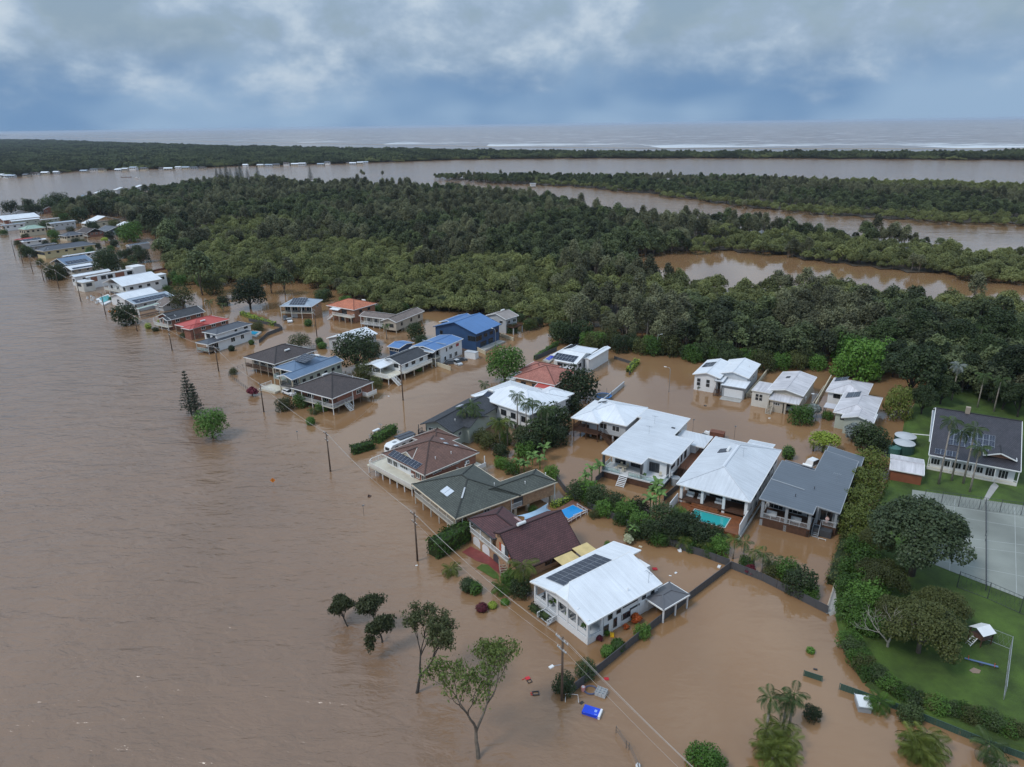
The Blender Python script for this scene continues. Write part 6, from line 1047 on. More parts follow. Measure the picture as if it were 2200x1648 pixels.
# ------------------------------------------------------------------ river front row, far end
PYEL = paint('pale_yellow_paint', (.55, .47, .27), .6, .06)
def build_left():
    h = HS('dark tiled gable house with red brick end and white porch gablet by the river', 'L', (1015, 660), (1600, 600), 4.0); x0, y0, x1, y1 = h.R; WR, P = h.std('gable', 20, T_BLACK, BRICKR, .6, 1.5, wins=[('F', 3, .3, 2., 1.6), ('R', 3)]); Q = h.gable((x0 + 4.6, y0 - 1.6, x0 + 9.4, y0 + 3), 4.0, 22, 'y'); h.roof(Q, T_BLACK); h.posts([(x0 + .4, y0 - 1.3), (x0 + 4.8, y0 - 1.3), (x0 + 9.2, y0 - 1.3)], -1, 3.9, TRIMW, .18); h.deck((x0 + .2, y0 - 1.5, x1 - .5, y0 + .6), 1.4, DECKC); h.rail([(x0 + .3, y0 - 1.4), (x1 - .6, y0 - 1.4)], 1.4, TRIMW)
    h = HS('brick house with bright red steel hip roof and dark solar panels', 'L', (1235, 755), (1890, 690), 4.0); x0, y0, x1, y1 = h.R; WR, P = h.std('hip', 17, R_RED, BRICKR, .5, 1.6, True, {'F': 1.6}, [('F', 3, .3, 1.8, 1.7), ('R', 3)], pmat=BEIGE, rmat=TIMBER); h.roof(h.hip((x0 + 6, y0 - 1.5, x1, y0 + 6.5), 4.0, 17), R_RED); h.wall((x0 + 6.6, y0 - .8, x1 - .6, y0 + 5), -1, 3.9, BRICKR, name='wing_wall'); h.solar(P[3], 4, 1.2, 3, 2); h.solar(P[3], 8, 2.2, 2, 2); h.heater(P[1], 6, 3, False)
    h = HS('white house with two tier charcoal steel hip roofs and open corner verandah', 'L', (1480, 965), (2145, 830), 3.4, math.radians(-29)); x0, y0, x1, y1 = h.R; WR, P = h.std('hip', 17, R_CHAR, WHITE, .5, .8, False, {'F': 4.0}, [('R', .45, .7, 1.8, 1.6), ('R', .75, .7, 1.4, 1.6), ('F', 3, .2, 1.8, 1.9)], pmat=LGREY, rstyle='glass', rmat=LGREY); U = (x0 - 2.0, y0 + 4.6, x0 + 5.2, y1 + 1.5); Q = h.hip(U, 5.6, 17); h.roof(Q, R_CHAR); UW = (U[0] + .5, U[1] + .5, U[2] - .5, U[3] - .5); h.wall(UW, -1, 5.5, WHITE, name='upper_wall'); h.wins(UW, [('F', .3, 3.6, 1.8, 1.6, 2), ('F', .75, 3.6, 1.2, 1.2, 1), ('R', .55, 4.5, 1., .8, 1), ('R', .85, 4.4, 1.6, .9, 2), ('F', .4, .9, 2.2, 1.6, 2)], DGREY)
    # simple ones: label, A, C, eave, roof, pitch, axis, roof metal, wall, floor, windows, solar
    S = [('low house with weathered taupe tiled roof behind the green carport', (1820, 1290), (2190, 1250), 3.2, 'gable', 18, 'x', T_TAUPE, LGREY, 1., 2, 0),
         ('long house with grey blue solar covered roof and white ridge line', (1425, 1245), (2030, 1185), 4.5, 'gable', 9, 'y', R_SILV, LGREY, 1.8, 3, 2),
         ('white steel roofed house with curved front beside the grey solar roof', (1310, 1190), (1850, 1145), 4.7, 'gable', 12, 'y', R_WHITE, WHITE, 1.9, 2, 0),
         ('tall white house with broad white gable roof and narrow windows', (1240, 1030), (1885, 985), 5.4, 'gable', 15, 'y', R_WHITE, WHITE, 2.6, 4, 0),
         ('white house with wide white pediment gable over dark open carport', (840, 950), (1290, 890), 5.2, 'gable', 16, 'y', R_WHITE, WHITE, 2.4, 2, 0),
         ('house with shallow white roof and dull solar panels beside the palm bushes', (740, 860), (1175, 825), 4.2, 'gable', 12, 'y', R_WHITE, BEIGE, 1.6, 3, 1),
         ('pale blue weatherboard house with stepped slate blue solar roofs', (610, 790), (1090, 770), 4.8, 'gable', 14, 'y', R_BLUEG, PBLUE, 2., 4, 2),
         ('long low house with bright white roof and grey front carport', (745, 715), (1190, 655), 4.0, 'gable', 11, 'y', R_WHITE, WHITE, 1.5, 4, 0),
         ('cream yellow two storey house with long grey hip roof and open garages', (440, 640), (1105, 575), 5.2, 'hip', 18, None, R_CHAR, PYEL, 2.6, 6, 0),
         ('dark grey hip roofed house beside the cream yellow one', (350, 600), (660, 565), 4.8, 'hip', 19, None, R_CHAR, MGREY, 2., 3, 0),
         ('small house with white framed solar roof near the red roof', (245, 545), (535, 515), 4.2, 'gable', 12, 'y', R_WHITE, WHITE, 1.6, 2, 2),
         ('small cottage with faded red steel roof at the river edge', (195, 530), (375, 500), 3.8, 'hip', 15, None, R_RED, BRICKR, 1.5, 2, 0),
         ('cream house with grey hip roof and white railed stairs', (700, 470), (980, 455), 4.4, 'hip', 19, None, R_CHAR, CREAM, 2., 4, 0),
         ('red brick house with dark brown tiled gable behind the cream houses', (905, 430), (1215, 420), 4.2, 'gable', 18, 'x', T_DKBR, BRICKR, 1.6, 3, 0),
         ('pale blue house with grey steel roof near the wood', (1145, 412), (1500, 395), 3.9, 'gable', 14, 'x', R_CHAR, PBLUE, 1.5, 4, 1),
         ('white roofed cottage tucked against the wood edge', (1380, 350), (1620, 335), 4.0, 'gable', 13, 'x', R_WHITE, CREAM, 1.5, 2, 0),
         ('long cream house with broad white gable roof standing apart', (975, 325), (1440, 290), 4.8, 'gable', 13, 'x', R_WHITE, CREAM, 2., 4, 0),
         ('boxy pale grey two storey house with flat pale roof and balconies', (555, 325), (885, 300), 6.0, 'gable', 5, 'y', R_SILV, LGREY, 3., 4, 0),
         ('square cream two storey house with pale green hip roof', (220, 392), (530, 375), 5.6, 'hip', 18, None, R_GREEN, CREAM, 2.8, 4, 0),
         ('house with plain white roof between the green roof and the trees', (455, 288), (690, 265), 4.8, 'gable', 12, 'y', R_WHITE, PGREEN, 2., 3, 0),
         ('white house with pale blue grey roof and open lower deck on the river', (5, 352), (290, 325), 5.2, 'gable', 13, 'y', R_SILV, WHITE, 2.4, 3, 0),
         ('pale green house with big white gable roof at the far end of the row', (120, 302), (460, 272), 6.0, 'gable', 13, 'y', R_WHITE, PGREEN, 2.8, 3, 0),
         ('house with twin white roofs and brick end, last in the river row', (45, 292), (340, 238), 5.6, 'gable', 14, 'y', R_WHITE, BRICKR, 2.6, 3, 0),
         ('red brick house with dark roof among the dark trees at the bend', (510, 170), (640, 155), 4.4, 'gable', 18, 'x', T_DKBR, BRICKR, 1.6, 2, 0),
         ('long white open shed roof against the wood', (1500, 225), (1770, 205), 4.0, 'gable', 8, 'x', R_WHITE, LGREY, 1.5, 2, 0),
         ('dark grey roofed cottage at the tip of the bend', (140, 212), (330, 195), 4.0, 'gable', 14, 'x', R_CHAR, LGREY, 1.5, 2, 0)]
    for lab, A, C, ze, rf, pt, ax, rm, wm, zf, nw, so in S:
        ze -= 1.1 if ze < 5 else .7; pt += 6 if pt > 8 else 2; zf = max(.9, zf - .8)
        h = HS(lab, 'K', A, C, ze, math.radians(-33)); far = h.c[1] > 330
        st = zf > 1.9 and 'open' in lab; h.root.scale = (1.12, 1.08, 1)
        WR, P = h.std(rf, pt, rm, wm, .5, zf, st, {'F': 1.6} if nw > 2 and rf != 'hip' else None, [('F', max(1, nw - 1), .2, 1.6, 1.5), ('R', nw, .7, 1.4, 1.1)], axis=ax, fm=DGREY if wm in (WHITE, CREAM, PYEL, PBLUE) else None, pmat=TRIMW)
        if zf > 2.5: h.wins(WR, [('R', (i + .5) / nw, .1, 1.8, 1.5, 2) for i in range(nw)], DGREY)
        big = max(P, key=lambda q: abs(np.cross(np.array(q[1]) - np.array(q[0]), np.array(q[-1]) - np.array(q[0]))[2]))
        if so: o0, u, v, n = h.frame(big); Ln = np.linalg.norm(np.array(big[1]) - np.array(big[0])); h.solar(big, 1.2, .5, int((Ln - 2.4) / 1.7), so, 1.66, 1.5)
        h.vent(big, 3, 1.5)
    h = HS('modern white flat roofed house with brown panels and wide windows', 'K', (1025, 965), (1610, 855), 5.6); x0, y0, x1, y1 = h.R; h.roof(h.skil(h.R, 5.6, 5.6, 5.7, 5.7), R_WHITE); h.wall((x0 + .2, y0 + .2, x1 - .2, y1 - .2), -1, 5.55, WHITE); B = (x0 - .4, y0 - 5.0, x0 + 7, y0 + .4); h.roof(h.skil(B, 4.4, 4.4, 4.5, 4.5), R_WHITE2, OFFW); BW = (B[0] + .2, B[1] + .2, B[2] - .2, B[3]); h.wall(BW, -1, 4.35, OFFW, name='front_block'); TERR = paint('rust_panel', (.25, .10, .06), .6, .1); S_ = (x0 + .2, y0 + .2, x1 - .2, y1 - .2); h.panel('cladding_panel', S_, 'R', .12, 3.0, 3.0, 2.2, TERR); h.panel('cladding_panel', S_, 'R', .62, 3.0, 4.5, 2.2, TERR); h.wins(S_, [('R', .3, 3.3, 2.4, 1.7, 2), ('R', .43, 3.3, 2.4, 1.7, 2), ('R', .82, 3.3, 2.6, 1.7, 2), ('F', .6, 3.2, 2.6, 1.8, 3)], DGREY); h.wins(BW, [('R', .5, 2.3, 2.6, 1.5, 2), ('F', .5, 2.3, 3.2, 1.5, 3)], DGREY); h.box('rear_block', (x1 - 6, y1 - 3, -1, x1 + .6, y1 + 3.2, 6.6), WHITE)
    h = HS('white flat roofed box house standing behind the broad white gable', 'K', (1790, 935), (1965, 925), 5.8); h.roof(h.skil(h.R, 5.8, 5.8, 5.9, 5.9), R_WHITE); x0, y0, x1, y1 = h.R; S_ = (x0 + .2, y0 + .2, x1 - .2, y1 - .2); h.wall(S_, -1, 5.75, WHITE); h.wins(S_, [('F', .7, 3.6, 1.6, .9, 2), ('R', .5, 3.6, 2, 1.2, 2), ('F', .6, .6, 2.6, 1.6, 3)], DGREY)
    h = HS('open carport with pale green steel roof on white posts', 'K', (1605, 1335), (1880, 1285), 3.6, None, 'carport', 'carport'); x0, y0, x1, y1 = h.R; h.roof(h.skil(h.R, 3.6, 3.6, 4.0, 4.0), R_GREEN); h.posts([(x0 + .3, y0 + .3), (0, y0 + .3), (x1 - .3, y0 + .3), (x1 - .3, y1 - .3), (x0 + .3, y1 - .3)], -1, 3.6, TRIMW, .2); h.deck((x0 + .2, y0 + .2, x1 - .2, y1 - .2), .9, TIMBER); h.rail([(x0 + .3, y0 + .3), (x1 - .3, y0 + .3)], .9, TIMBER, 'wire')
    h = HS('pale shed with grey gable roof and three dark roller doors', 'K', (1480, 590), (1765, 560), 3.4, None, 'shed', 'shed'); x0, y0, x1, y1 = h.R; WR, P = h.std('gable', 20, R_GREY, LGREY, .15, .2, wins=()); [h.garage(WR, 'F', f, 0, (WR[2] - WR[0]) * .24, 2.6, DGREY) for f in (.2, .5, .8)]; h.win(WR, 'R', .5, 1., 1.2, 1.2, DGREY)
    h = HS('low grey steel garden shed with open front near the wood', 'K', (1965, 845), (2150, 825), 2.5, None, 'shed', 'shed'); WR, P = h.std('gable', 8, R_SILV, MGREY, .15, .2, axis='x', wins=()); h.garage(WR, 'F', .4, 0, 2.4, 1.9, DGREY)
    # roofs peeping over the trees at the bend
    for i, (x, y, rm, t) in enumerate(((182, 421, R_BLUEG, 'blue grey'), (219, 412, R_WHITE, 'white'), (262, 405, R_WHITE2, 'dull white'), (304, 400, R_WHITE, 'bright white'))):
        p = W(x, y, 4.5); h = House('house', 'small house with %s roof showing over the dark trees at the bend' % t, 'Q', (x - 12, y + 3), (x, y + 4), (x + 12, y), 4.6, rot=math.radians(-30)); h.std('gable', 14, rm, LGREY, .5, 1.5, axis='x', wins=[('F', 2)])
build_left()
def build_far():
    g = random.Random(21); rc = [(R_WHITE, 'white'), (R_WHITE2, 'dull white'), (R_SILV, 'grey blue'), (R_CHAR, 'dark grey'), (T_DKBR, 'brown'), (R_TAN, 'tan')]; wc = [(WHITE, 'white'), (CREAM, 'cream'), (LGREY, 'grey'), (BEIGE, 'beige')]
    xs = [(4, 372), (16, 369), (26, 373), (58, 371), (76, 373), (98, 374), (122, 372), (182, 360), (203, 362), (220, 365), (256, 366), (270, 364), (288, 361), (310, 364), (352, 357), (362, 358), (384, 358), (400, 357), (418, 355), (436, 356), (528, 351), (560, 351), (578, 350), (594, 349), (616, 347), (634, 348), (650, 348), (690, 346), (704, 346), (750, 343), (758, 343), (774, 343), (784, 344)]
    for i, (x, y) in enumerate(xs):
        y = float(np.interp(x, (0, 170, 380, 560, 790), (380.2, 366.6, 361, 355.2, 349.6))) + (i * 5 % 4) * .8
        rm, rn = rc[(i * 7 + i // 5) % 6]; wm, wn = wc[(i * 5) % 4]; w, d, e = g.uniform(8, 14), g.uniform(7, 10), g.choice((3.0, 3.4, 4.6)); p = W(x, y + 2, 0)
        r = thing('far_house', 'small far house with %s roof and %s walls on the bank across the river' % (rn, wn), 'house', p, math.radians(g.uniform(-8, 12)), 'far houses across the river'); m = MB(); m.box(-w / 2, -d / 2, -1, w / 2, d / 2, e); mk('wall', m, wm, r)
        m = MB(); W_, D_, z = w / 2 + .6, d / 2 + .6, e + 1.8; A = [(-W_, -D_, e), (W_, -D_, e), (W_, 0, z), (-W_, 0, z)]; B = [(W_, D_, e), (-W_, D_, e), (-W_, 0, z), (W_, 0, z)]
        for q in (A, B): m.face(q, quv(q)); m.face([(k[0], k[1], k[2] - .2) for k in q][::-1])
        m.face([(-W_, D_, e), (-W_, -D_, e), (-W_, 0, z)]); m.face([(W_, -D_, e), (W_, D_, e), (W_, 0, z)]); mk('roof', m, rm, r)
        for k in range(3): m = MB(); m.box(-w / 2 + w * (k + .25) / 3, -d / 2 - .06, e - 2.1, -w / 2 + w * (k + .75) / 3, -d / 2 + .02, e - .7); mk('window', m, GLASS, r)
    # boats
    def boat(x, y, L, label, mast=0, name='motor_boat'):
        p = W(x, y, 0); r = thing(name, label, 'boat', p, g.uniform(-.4, .4)); m = MB(); n = 8; ring = []
        for i in range(n + 1):
            t = i / n; wd = L * .16 * math.sin(math.pi * min(1, .25 + .75 * (1 - t)) ** .8) if t < 1 else .02; ring.append((-L / 2 + L * t, max(.03, L * .16 * (1 - t ** 3))))
        for (a, wa), (b, wb) in zip(ring[:-1], ring[1:]):
            for s in (-1, 1): q = [(a, s * wa * .7, -.3), (b, s * wb * .7, -.3), (b, s * wb, L * .12), (a, s * wa, L * .12)]; m.face(q if s < 0 else q[::-1])
            m.face([(a, -wa, L * .11), (b, -wb, L * .11), (b, wb, L * .11), (a, wa, L * .11)])
        m.face([(-L / 2, -ring[0][1], -.3), (-L / 2, ring[0][1], -.3), (-L / 2, ring[0][1], L * .12), (-L / 2, -ring[0][1], L * .12)]); mk('hull', m, WHITE, r); m = MB(); m.box(-L * .2, -L * .1, L * .11, L * .12, L * .1, L * .26); mk('cabin', m, WHITE, r)
        m = MB(); m.box(L * .11, -L * .085, L * .16, L * .135, L * .085, L * .23); mk('windscreen', m, GLASS, r)
        if mast: m = MB(); m.tube([(0, 0, L * .1), (0, 0, mast)], .12, 5); m.bar((0, 0, 2.2), (-L * .4, 0, 2.2), .2); mk('mast', m, LGREY, r)
    boat(295, 384, 9, 'white motor boat moored on the wide river'); boat(12, 384, 11, 'white sailing boat with bare mast moored by the far bank', 12, 'sailing_boat'); boat(247, 352, 6, 'small white boat tied below the far houses')
    boat(130, 371, 6, 'little white runabout beside the far jetty')
    p = W(272, 381, 0); r = thing('pontoon', 'low dark pontoon lying in the wide river', 'pontoon', p, .1); m = MB(); m.box(-8, -1.5, -.2, 8, 1.5, .5); mk('deck', m, TIMBER, r)
    for a in (-7, 0, 7): m = MB(); m.tube([(a, -1.7, -1), (a, -1.7, 2.0)], .18, 6); mk('pile', m, TIMBER, r)
    h = House('house', 'single pale green roof showing through the middle of the wood', 'Q', (1328, 518), (1340, 522), (1352, 512), 5.0, rot=math.radians(-20)); h.std('gable', 14, R_GREEN, LGREY, .5, 1.5, axis='x', wins=[('F', 2)])
    p = W(1145, 402, 0); r = thing('channel_hut', 'tiny white hut on piles at the mouth of the channel', 'hut', p, .2); m = MB(); m.box(-3, -2, 1, 3, 2, 4); mk('wall', m, WHITE, r); m = MB(); m.box(-3.6, -2.6, 4, 3.6, 2.6, 4.4); mk('roof', m, R_WHITE2, r)
    for a in (-2.6, 2.6): m = MB(); m.box(a - .2, -1.8, -1, a + .2, -1.4, 1); mk('pile', m, STUMP, r)
build_far()
# ------------------------------------------------------------------ garden plants
def spot(fr, x, y, zc0, R0, rpx):
    """stand a plant so that its crown shows at this place and size: returns base and scale"""
    q = Z(fr, x, y); s = 1.
    for _ in range(6): p = W(*q, zc0 * s); s = rpx / ZF[fr][2] * depth(p) / F / R0
    return p, s
TN = {'clip': ('clipped_tree', 'tree'), 'darktree': ('tree', 'tree'), 'greentree': ('tree', 'tree'), 'olivetree': ('tree', 'tree'), 'bigdark': ('tree', 'tree'), 'bigolive': ('tree', 'tree'), 'fig': ('fig_tree', 'tree'), 'dark': ('tree', 'tree'), 'green': ('tree', 'tree'), 'bright': ('bush', 'bush'), 'olive': ('tree', 'tree'), 'silver': ('silver_shrub', 'shrub'), 'lime': ('flat_crowned_tree', 'tree'), 'red': ('croton', 'shrub'), 'burgundy': ('cordyline', 'shrub'), 'cream': ('flowering_shrub', 'shrub'), 'mangrove': ('mangrove_tree', 'tree'), 'paperbark': ('paperbark_tree', 'tree'), 'forest': ('tree', 'tree')}
def tree(kind, fr, x, y, rpx, label, group=None, sz=1., k=None, name=None, land=0.):
    tk, cr, R0, z1, zc = LIB[kind][0]; p, s = spot(fr, x, y, zc * sz, R0, rpx); k = rnd.randrange(3) if k is None else k
    nm, ct = TN[kind]; return plant(kind, k, (p[0], p[1], land - .15), s, rnd.uniform(0, 6.28), label, ct, name or nm, group, s * sz)
def ball(fr, x, y, rpx, mat, label, flat=1., name='clipped_shrub', group=None, dense=1.):
    p, s = spot(fr, x, y, .85 * flat, 1., rpx); r = thing(name, label, 'shrub', (p[0], p[1], -.1), rnd.uniform(0, 6), group)
    V = leaves([(0, 0, .85 * s * flat, s, s, s * flat)], int(900 * dense), .16 + .05 * s, rnd.randrange(9999), .15, 1.2, .86)
    m = MB(); n = 10
    for i in range(6):
        for j in range(n):
            def q(a, b): t = math.pi * (a / 6 - .5); f = 2 * math.pi * b / n; return (s * .86 * math.cos(t) * math.cos(f), s * .86 * math.cos(t) * math.sin(f), .85 * s * flat + s * flat * .86 * math.sin(t))
            m.face([q(i, j), q(i, j + 1), q(i + 1, j + 1), q(i + 1, j)])
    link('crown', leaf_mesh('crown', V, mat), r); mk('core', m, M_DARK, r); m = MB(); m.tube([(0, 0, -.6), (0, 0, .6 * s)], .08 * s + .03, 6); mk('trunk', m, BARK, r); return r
def hedge(pts, w, hh, mat, label, z=0., name='hedge', size=.3, rough=.12):
    """clipped hedge along sighted base points"""
    P = [W(*p, z) for p in pts]; o = P[0]; r = thing(name, label, 'hedge', (o[0], o[1], z), 0.); g = np.random.default_rng(rnd.randrange(9999)); V = []; core = MB()
    for a, b in zip(P[:-1], P[1:]):
        d = (b - a)[:2]; L = np.linalg.norm(d); d /= L; nrm = np.array([-d[1], d[0]]); n = int((L + w) * (w + 2 * hh) * 26 * (.3 / size) ** 2 * .55); t = g.uniform(-.25, L + .25, n); u = g.uniform(-1, 1, n); v = g.uniform(0, 1, n); k = g.random(n) * (w + 2 * hh)
        top = k < w; sx = np.where(top, u * w / 2, np.sign(u) * w / 2 * (1 - .12 * v)); sz = np.where(top, hh, v * hh) + g.normal(size=n) * rough; sx = sx + g.normal(size=n) * rough
        end = g.random(n) < .08; t = np.where(end, np.where(u > 0, L + .3, -.3), t); sx = np.where(end, g.uniform(-w / 2, w / 2, n), sx)
        lump = .2 * np.sin(t * 1.3 + sx * 2) * (sz / hh); pos = np.stack([(a - o)[0] + d[0] * t + nrm[0] * sx, (a - o)[1] + d[1] * t + nrm[1] * sx, sz + lump], 1)
        nv = g.normal(size=(n, 3)) * .5 + np.stack([nrm[0] * sx, nrm[1] * sx, np.where(top, 1., .4)], 1); nv /= np.linalg.norm(nv, axis=1)[:, None]; tt = g.normal(size=(n, 3)); tt -= nv * (tt * nv).sum(1)[:, None]; tt /= np.linalg.norm(tt, axis=1)[:, None]; bb = np.cross(nv, tt); s = (size * g.uniform(.6, 1.3, n))[:, None] * .5
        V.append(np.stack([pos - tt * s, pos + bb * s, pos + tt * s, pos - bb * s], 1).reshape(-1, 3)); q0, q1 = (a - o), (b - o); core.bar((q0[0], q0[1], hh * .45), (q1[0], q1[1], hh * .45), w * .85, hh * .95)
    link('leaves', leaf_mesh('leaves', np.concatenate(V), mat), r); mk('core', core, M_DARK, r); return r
# palms: every frond its own part
def frond_mesh(L, droop, mat, nl=24, wid=.62, seed=0):
    g = random.Random(seed); m = MB(); sp = []
    for i in range(9): t = i / 8; sp.append(np.array([L * (t * .55 + .45 * math.sin(t * 1.35) * .8) * (1 - .10 * droop * t), 0, L * (.42 * t - (.35 + .42 * droop) * t ** 2.1)]))
    m.tube(sp, [.035 * L / 2.5 * (1 - .8 * i / 8) for i in range(9)], 4, False)
    for i in range(1, nl + 1):
        t = .12 + .86 * i / nl; k = min(7, int(t * 8)); p = sp[k] + (sp[k + 1] - sp[k]) * (t * 8 - k); ax = sp[k + 1] - sp[k]; ax /= np.linalg.norm(ax); ll = L * wid * (math.sin(math.pi * (t * .86 + .08)) ** .7) * .62
        for s in (-1, 1):
            d = np.array([ax[0] * .55, s * .85, ax[2] * .5 - .38 - .15 * g.random()]); d /= np.linalg.norm(d); e = p + d * ll; w = ax * L * .013; m.face([p - w, p + d * ll * .55 + w * .9 + [0, 0, .02], e - [0, 0, ll * .25], p + d * ll * .5 - w * .9])
    return m.mesh('frond', mat)
FR = {k: [frond_mesh(2.6, d, mt, seed=i) for i, d in enumerate((.55, .8, 1.05))] for k, mt in (('green', M_PALM), ('yellow', M_PALMY), ('silver', M_GREY), ('dry', M_DRY), ('cycad', M_HEDGE))}
def palm(fr, x, y, trunk_h, L, label, kind='green', n=14, group=None, name='palm_tree', land=0., lean=.0, dry=0, bark=None):
    """x, y: where the head of the palm shows; the trunk goes down to the ground from there"""
    p = W(*Z(fr, x, y), land + trunk_h); r = thing(name, label, 'palm', (p[0], p[1], land), rnd.uniform(0, 6.28), group); g = random.Random(int(x * 7 + y)); m = MB(); lx = lean * g.uniform(-1, 1)
    m.tube([(lx, -lx * .5, -1), (lx * .4, -lx * .2, trunk_h * .5), (0, 0, trunk_h)], [.20 + .005 * trunk_h, .14, .12], 8); mk('trunk', m, bark or BARKP, r, True)
    if trunk_h > 3: m = MB(); m.tube([(0, 0, trunk_h - .1), (0, 0, trunk_h + .7)], [.13, .08], 7); mk('crownshaft', m, M_PALMY, r, True)
    top = trunk_h + (.6 if trunk_h > 3 else .1)
    for i in range(n):
        a = i * 2.39996 + g.uniform(-.2, .2); t = (i + .5) / n; el = math.radians(52 - 92 * t ** .9) + g.uniform(-.1, .1); o = link('frond', FR[kind][min(2, int(t * 3))], r); s = L / 2.6 * g.uniform(.85, 1.1); o.scale = (s, s, s); o.location = (0, 0, top); o.rotation_euler = (0, -el + .25, a)
    for i in range(dry): o = link('dead_frond', FR['dry'][2], r); s = L / 2.6 * .6; o.scale = (s, s * .7, s); o.location = (0, 0, top - .5); o.rotation_euler = (0, 1.0, i * 2.1)
    return r
def leaf_blade(L, mat, seed):
    g = random.Random(seed); m = MB(); n = 6; row = []
    for i in range(n + 1): t = i / n; w = L * .16 * math.sin(math.pi * min(.98, t * .9 + .08)) ** .6; row.append(((L * .75 * t, -w, L * (.75 * t - .72 * t * t) + .06 * L * math.sin(t * 9)), (L * .75 * t, 0, L * (.78 * t - .72 * t * t)), (L * .75 * t, w, L * (.75 * t - .72 * t * t) - .04 * L * math.sin(t * 8))))
    for a, b in zip(row[:-1], row[1:]): m.face([a[0], b[0], b[1], a[1]]); m.face([a[1], b[1], b[2], a[2]])
    return m.mesh('leaf', mat)
BL = [leaf_blade(2.4, M_BANANA, i) for i in range(3)]
def banana(fr, x, y, hh, s, label, n=9, group=None, land=0.):
    p = W(*Z(fr, x, y), land + hh); r = thing('banana_plant', label, 'plant', (p[0], p[1], land), rnd.uniform(0, 6), group); m = MB(); m.tube([(0, 0, -.8), (0, 0, hh)], [.16, .09], 7); mk('stem', m, M_BANANA, r, True)
    for i in range(n): o = link('leaf', BL[i % 3], r); k = s * rnd.uniform(.8, 1.15); o.scale = (k, k, k); o.location = (0, 0, hh - .1 * (i % 4)); o.rotation_euler = (rnd.uniform(-.2, .2), -.55 + .9 * (i / n), i * 2.4)
    return r
def norfolk(top, base, label, name='norfolk_pine'):
    p = W(*base, 0); hgt_ = next((z for z in np.arange(2, 45, .1) if PX((p[0], p[1], z))[1] <= top[1]), 12.); r = thing(name, label, 'pine', (p[0], p[1], 0), rnd.uniform(0, 6)); m = MB(); m.tube([(0, 0, -1), (0, 0, hgt_)], [.22, .03], 6); mk('trunk', m, BARKD, r)
    g = np.random.default_rng(int(top[0])); V = []; br = MB(); z = hgt_ * .12
    while z < hgt_ - .3:
        Lb = (hgt_ - z) * .24 + .3; a0 = g.uniform(0, 6.28)
        for k in range(6):
            a = a0 + k * math.pi / 3 + g.uniform(-.15, .15); e = np.array([math.cos(a) * Lb, math.sin(a) * Lb, .18 * Lb]); br.bar((0, 0, z), (e[0], e[1], z + e[2]), .05); n = int(8 + 10 * Lb)
            t = g.uniform(.1, 1, n)[:, None]; pos = np.array([0, 0, z]) + e * t + g.normal(size=(n, 3)) * np.array([.16, .16, .10]) * (.6 + .25 * Lb); q = g.normal(size=(n, 3)); q /= np.linalg.norm(q, axis=1)[:, None]; b = np.cross(q, [0.1, .2, 1.]); b /= np.linalg.norm(b, axis=1)[:, None] + 1e-9; s = .24 * max(1., hgt_ / 13)
            V.append(np.stack([pos - q * s, pos + b * s * .45, pos + q * s, pos - b * s * .45], 1).reshape(-1, 3))
        z += .55 + .025 * hgt_ if hgt_ < 20 else 1.5
    link('foliage', leaf_mesh('foliage', np.concatenate(V), M_PINE), r); mk('branches', br, BARKD, r); return r
def gum(base, top, label, name, mat, bark, seed, spread=.42, dens=90, leaf=.30, forks=None, levels=5, lean=(0, 0), clump=.55):
    """open crowned tree grown limb by limb"""
    p = W(*base, 0); Ht = next((z for z in np.arange(2, 45, .1) if PX((p[0], p[1], z))[1] <= top[1]), 12.); g = np.random.default_rng(seed); r = thing(name, label, 'tree', (p[0], p[1], 0), 0.); m = MB(); tips = []
    def grow(a, d, L, rad, lv):
        n = 4; pts = [a]; q = d.copy()
        for i in range(n): q = q + g.normal(size=3) * .13; q[2] += .05; q /= np.linalg.norm(q); pts.append(pts[-1] + q * L / n)
        m.tube(pts, [rad * (1 - .38 * i / n) for i in range(n + 1)], 6 if lv < 2 else 4, False)
        if lv >= 2: tips.append((pts[-1], lv)); tips.append((pts[2], lv)) if lv >= 3 else None
        if lv >= levels: return
        k = 2 if lv == 0 else 3 if lv < 2 else int(g.integers(2, 4)); a0 = g.uniform(0, 6.28)
        for j in range(k):
            az = a0 + j * 2 * math.pi / k + g.uniform(-.4, .4); x = np.cross(q, [0, 0, 1.]); x = x / np.linalg.norm(x) if np.linalg.norm(x) > .05 else np.array([1., 0, 0]); y = np.cross(q, x); ang = spread * g.uniform(.7, 1.5); nd = q * math.cos(ang) + (x * math.cos(az) + y * math.sin(az)) * math.sin(ang); nd[2] += .12; nd /= np.linalg.norm(nd); grow(pts[-1], nd, L * g.uniform(.62, .84), rad * .58, lv + 1)
    grow(np.array([0, 0, -1.]), np.array([lean[0], lean[1], 1.]), Ht * .25, Ht * .015 + .04, 0); mx = max(t[0][2] for t in tips); sc = Ht / mx
    V = []
    for t, lv in tips:
        if lv < 3 or g.random() < .2: continue
        n = int(dens * g.uniform(.3, 1.2)); R = clump * g.uniform(.7, 1.4); V.append(leaves([(t[0], t[1], t[2], R, R, R * .75)], max(4, n), leaf, int(g.integers(99999)), .1, .4, .25, 1.9, .6))
    mk('trunk', m, bark, r, True); link('crown', leaf_mesh('crown', np.concatenate(V), mat), r) if V else None; r.scale = (sc, sc, sc); return r
M_GUM = foliage('leaf_gum', (.07, .105, .022), (.17, .22, .055), .1); M_CAS = foliage('leaf_casuarina', (.036, .048, .019), (.105, .118, .048), .1)
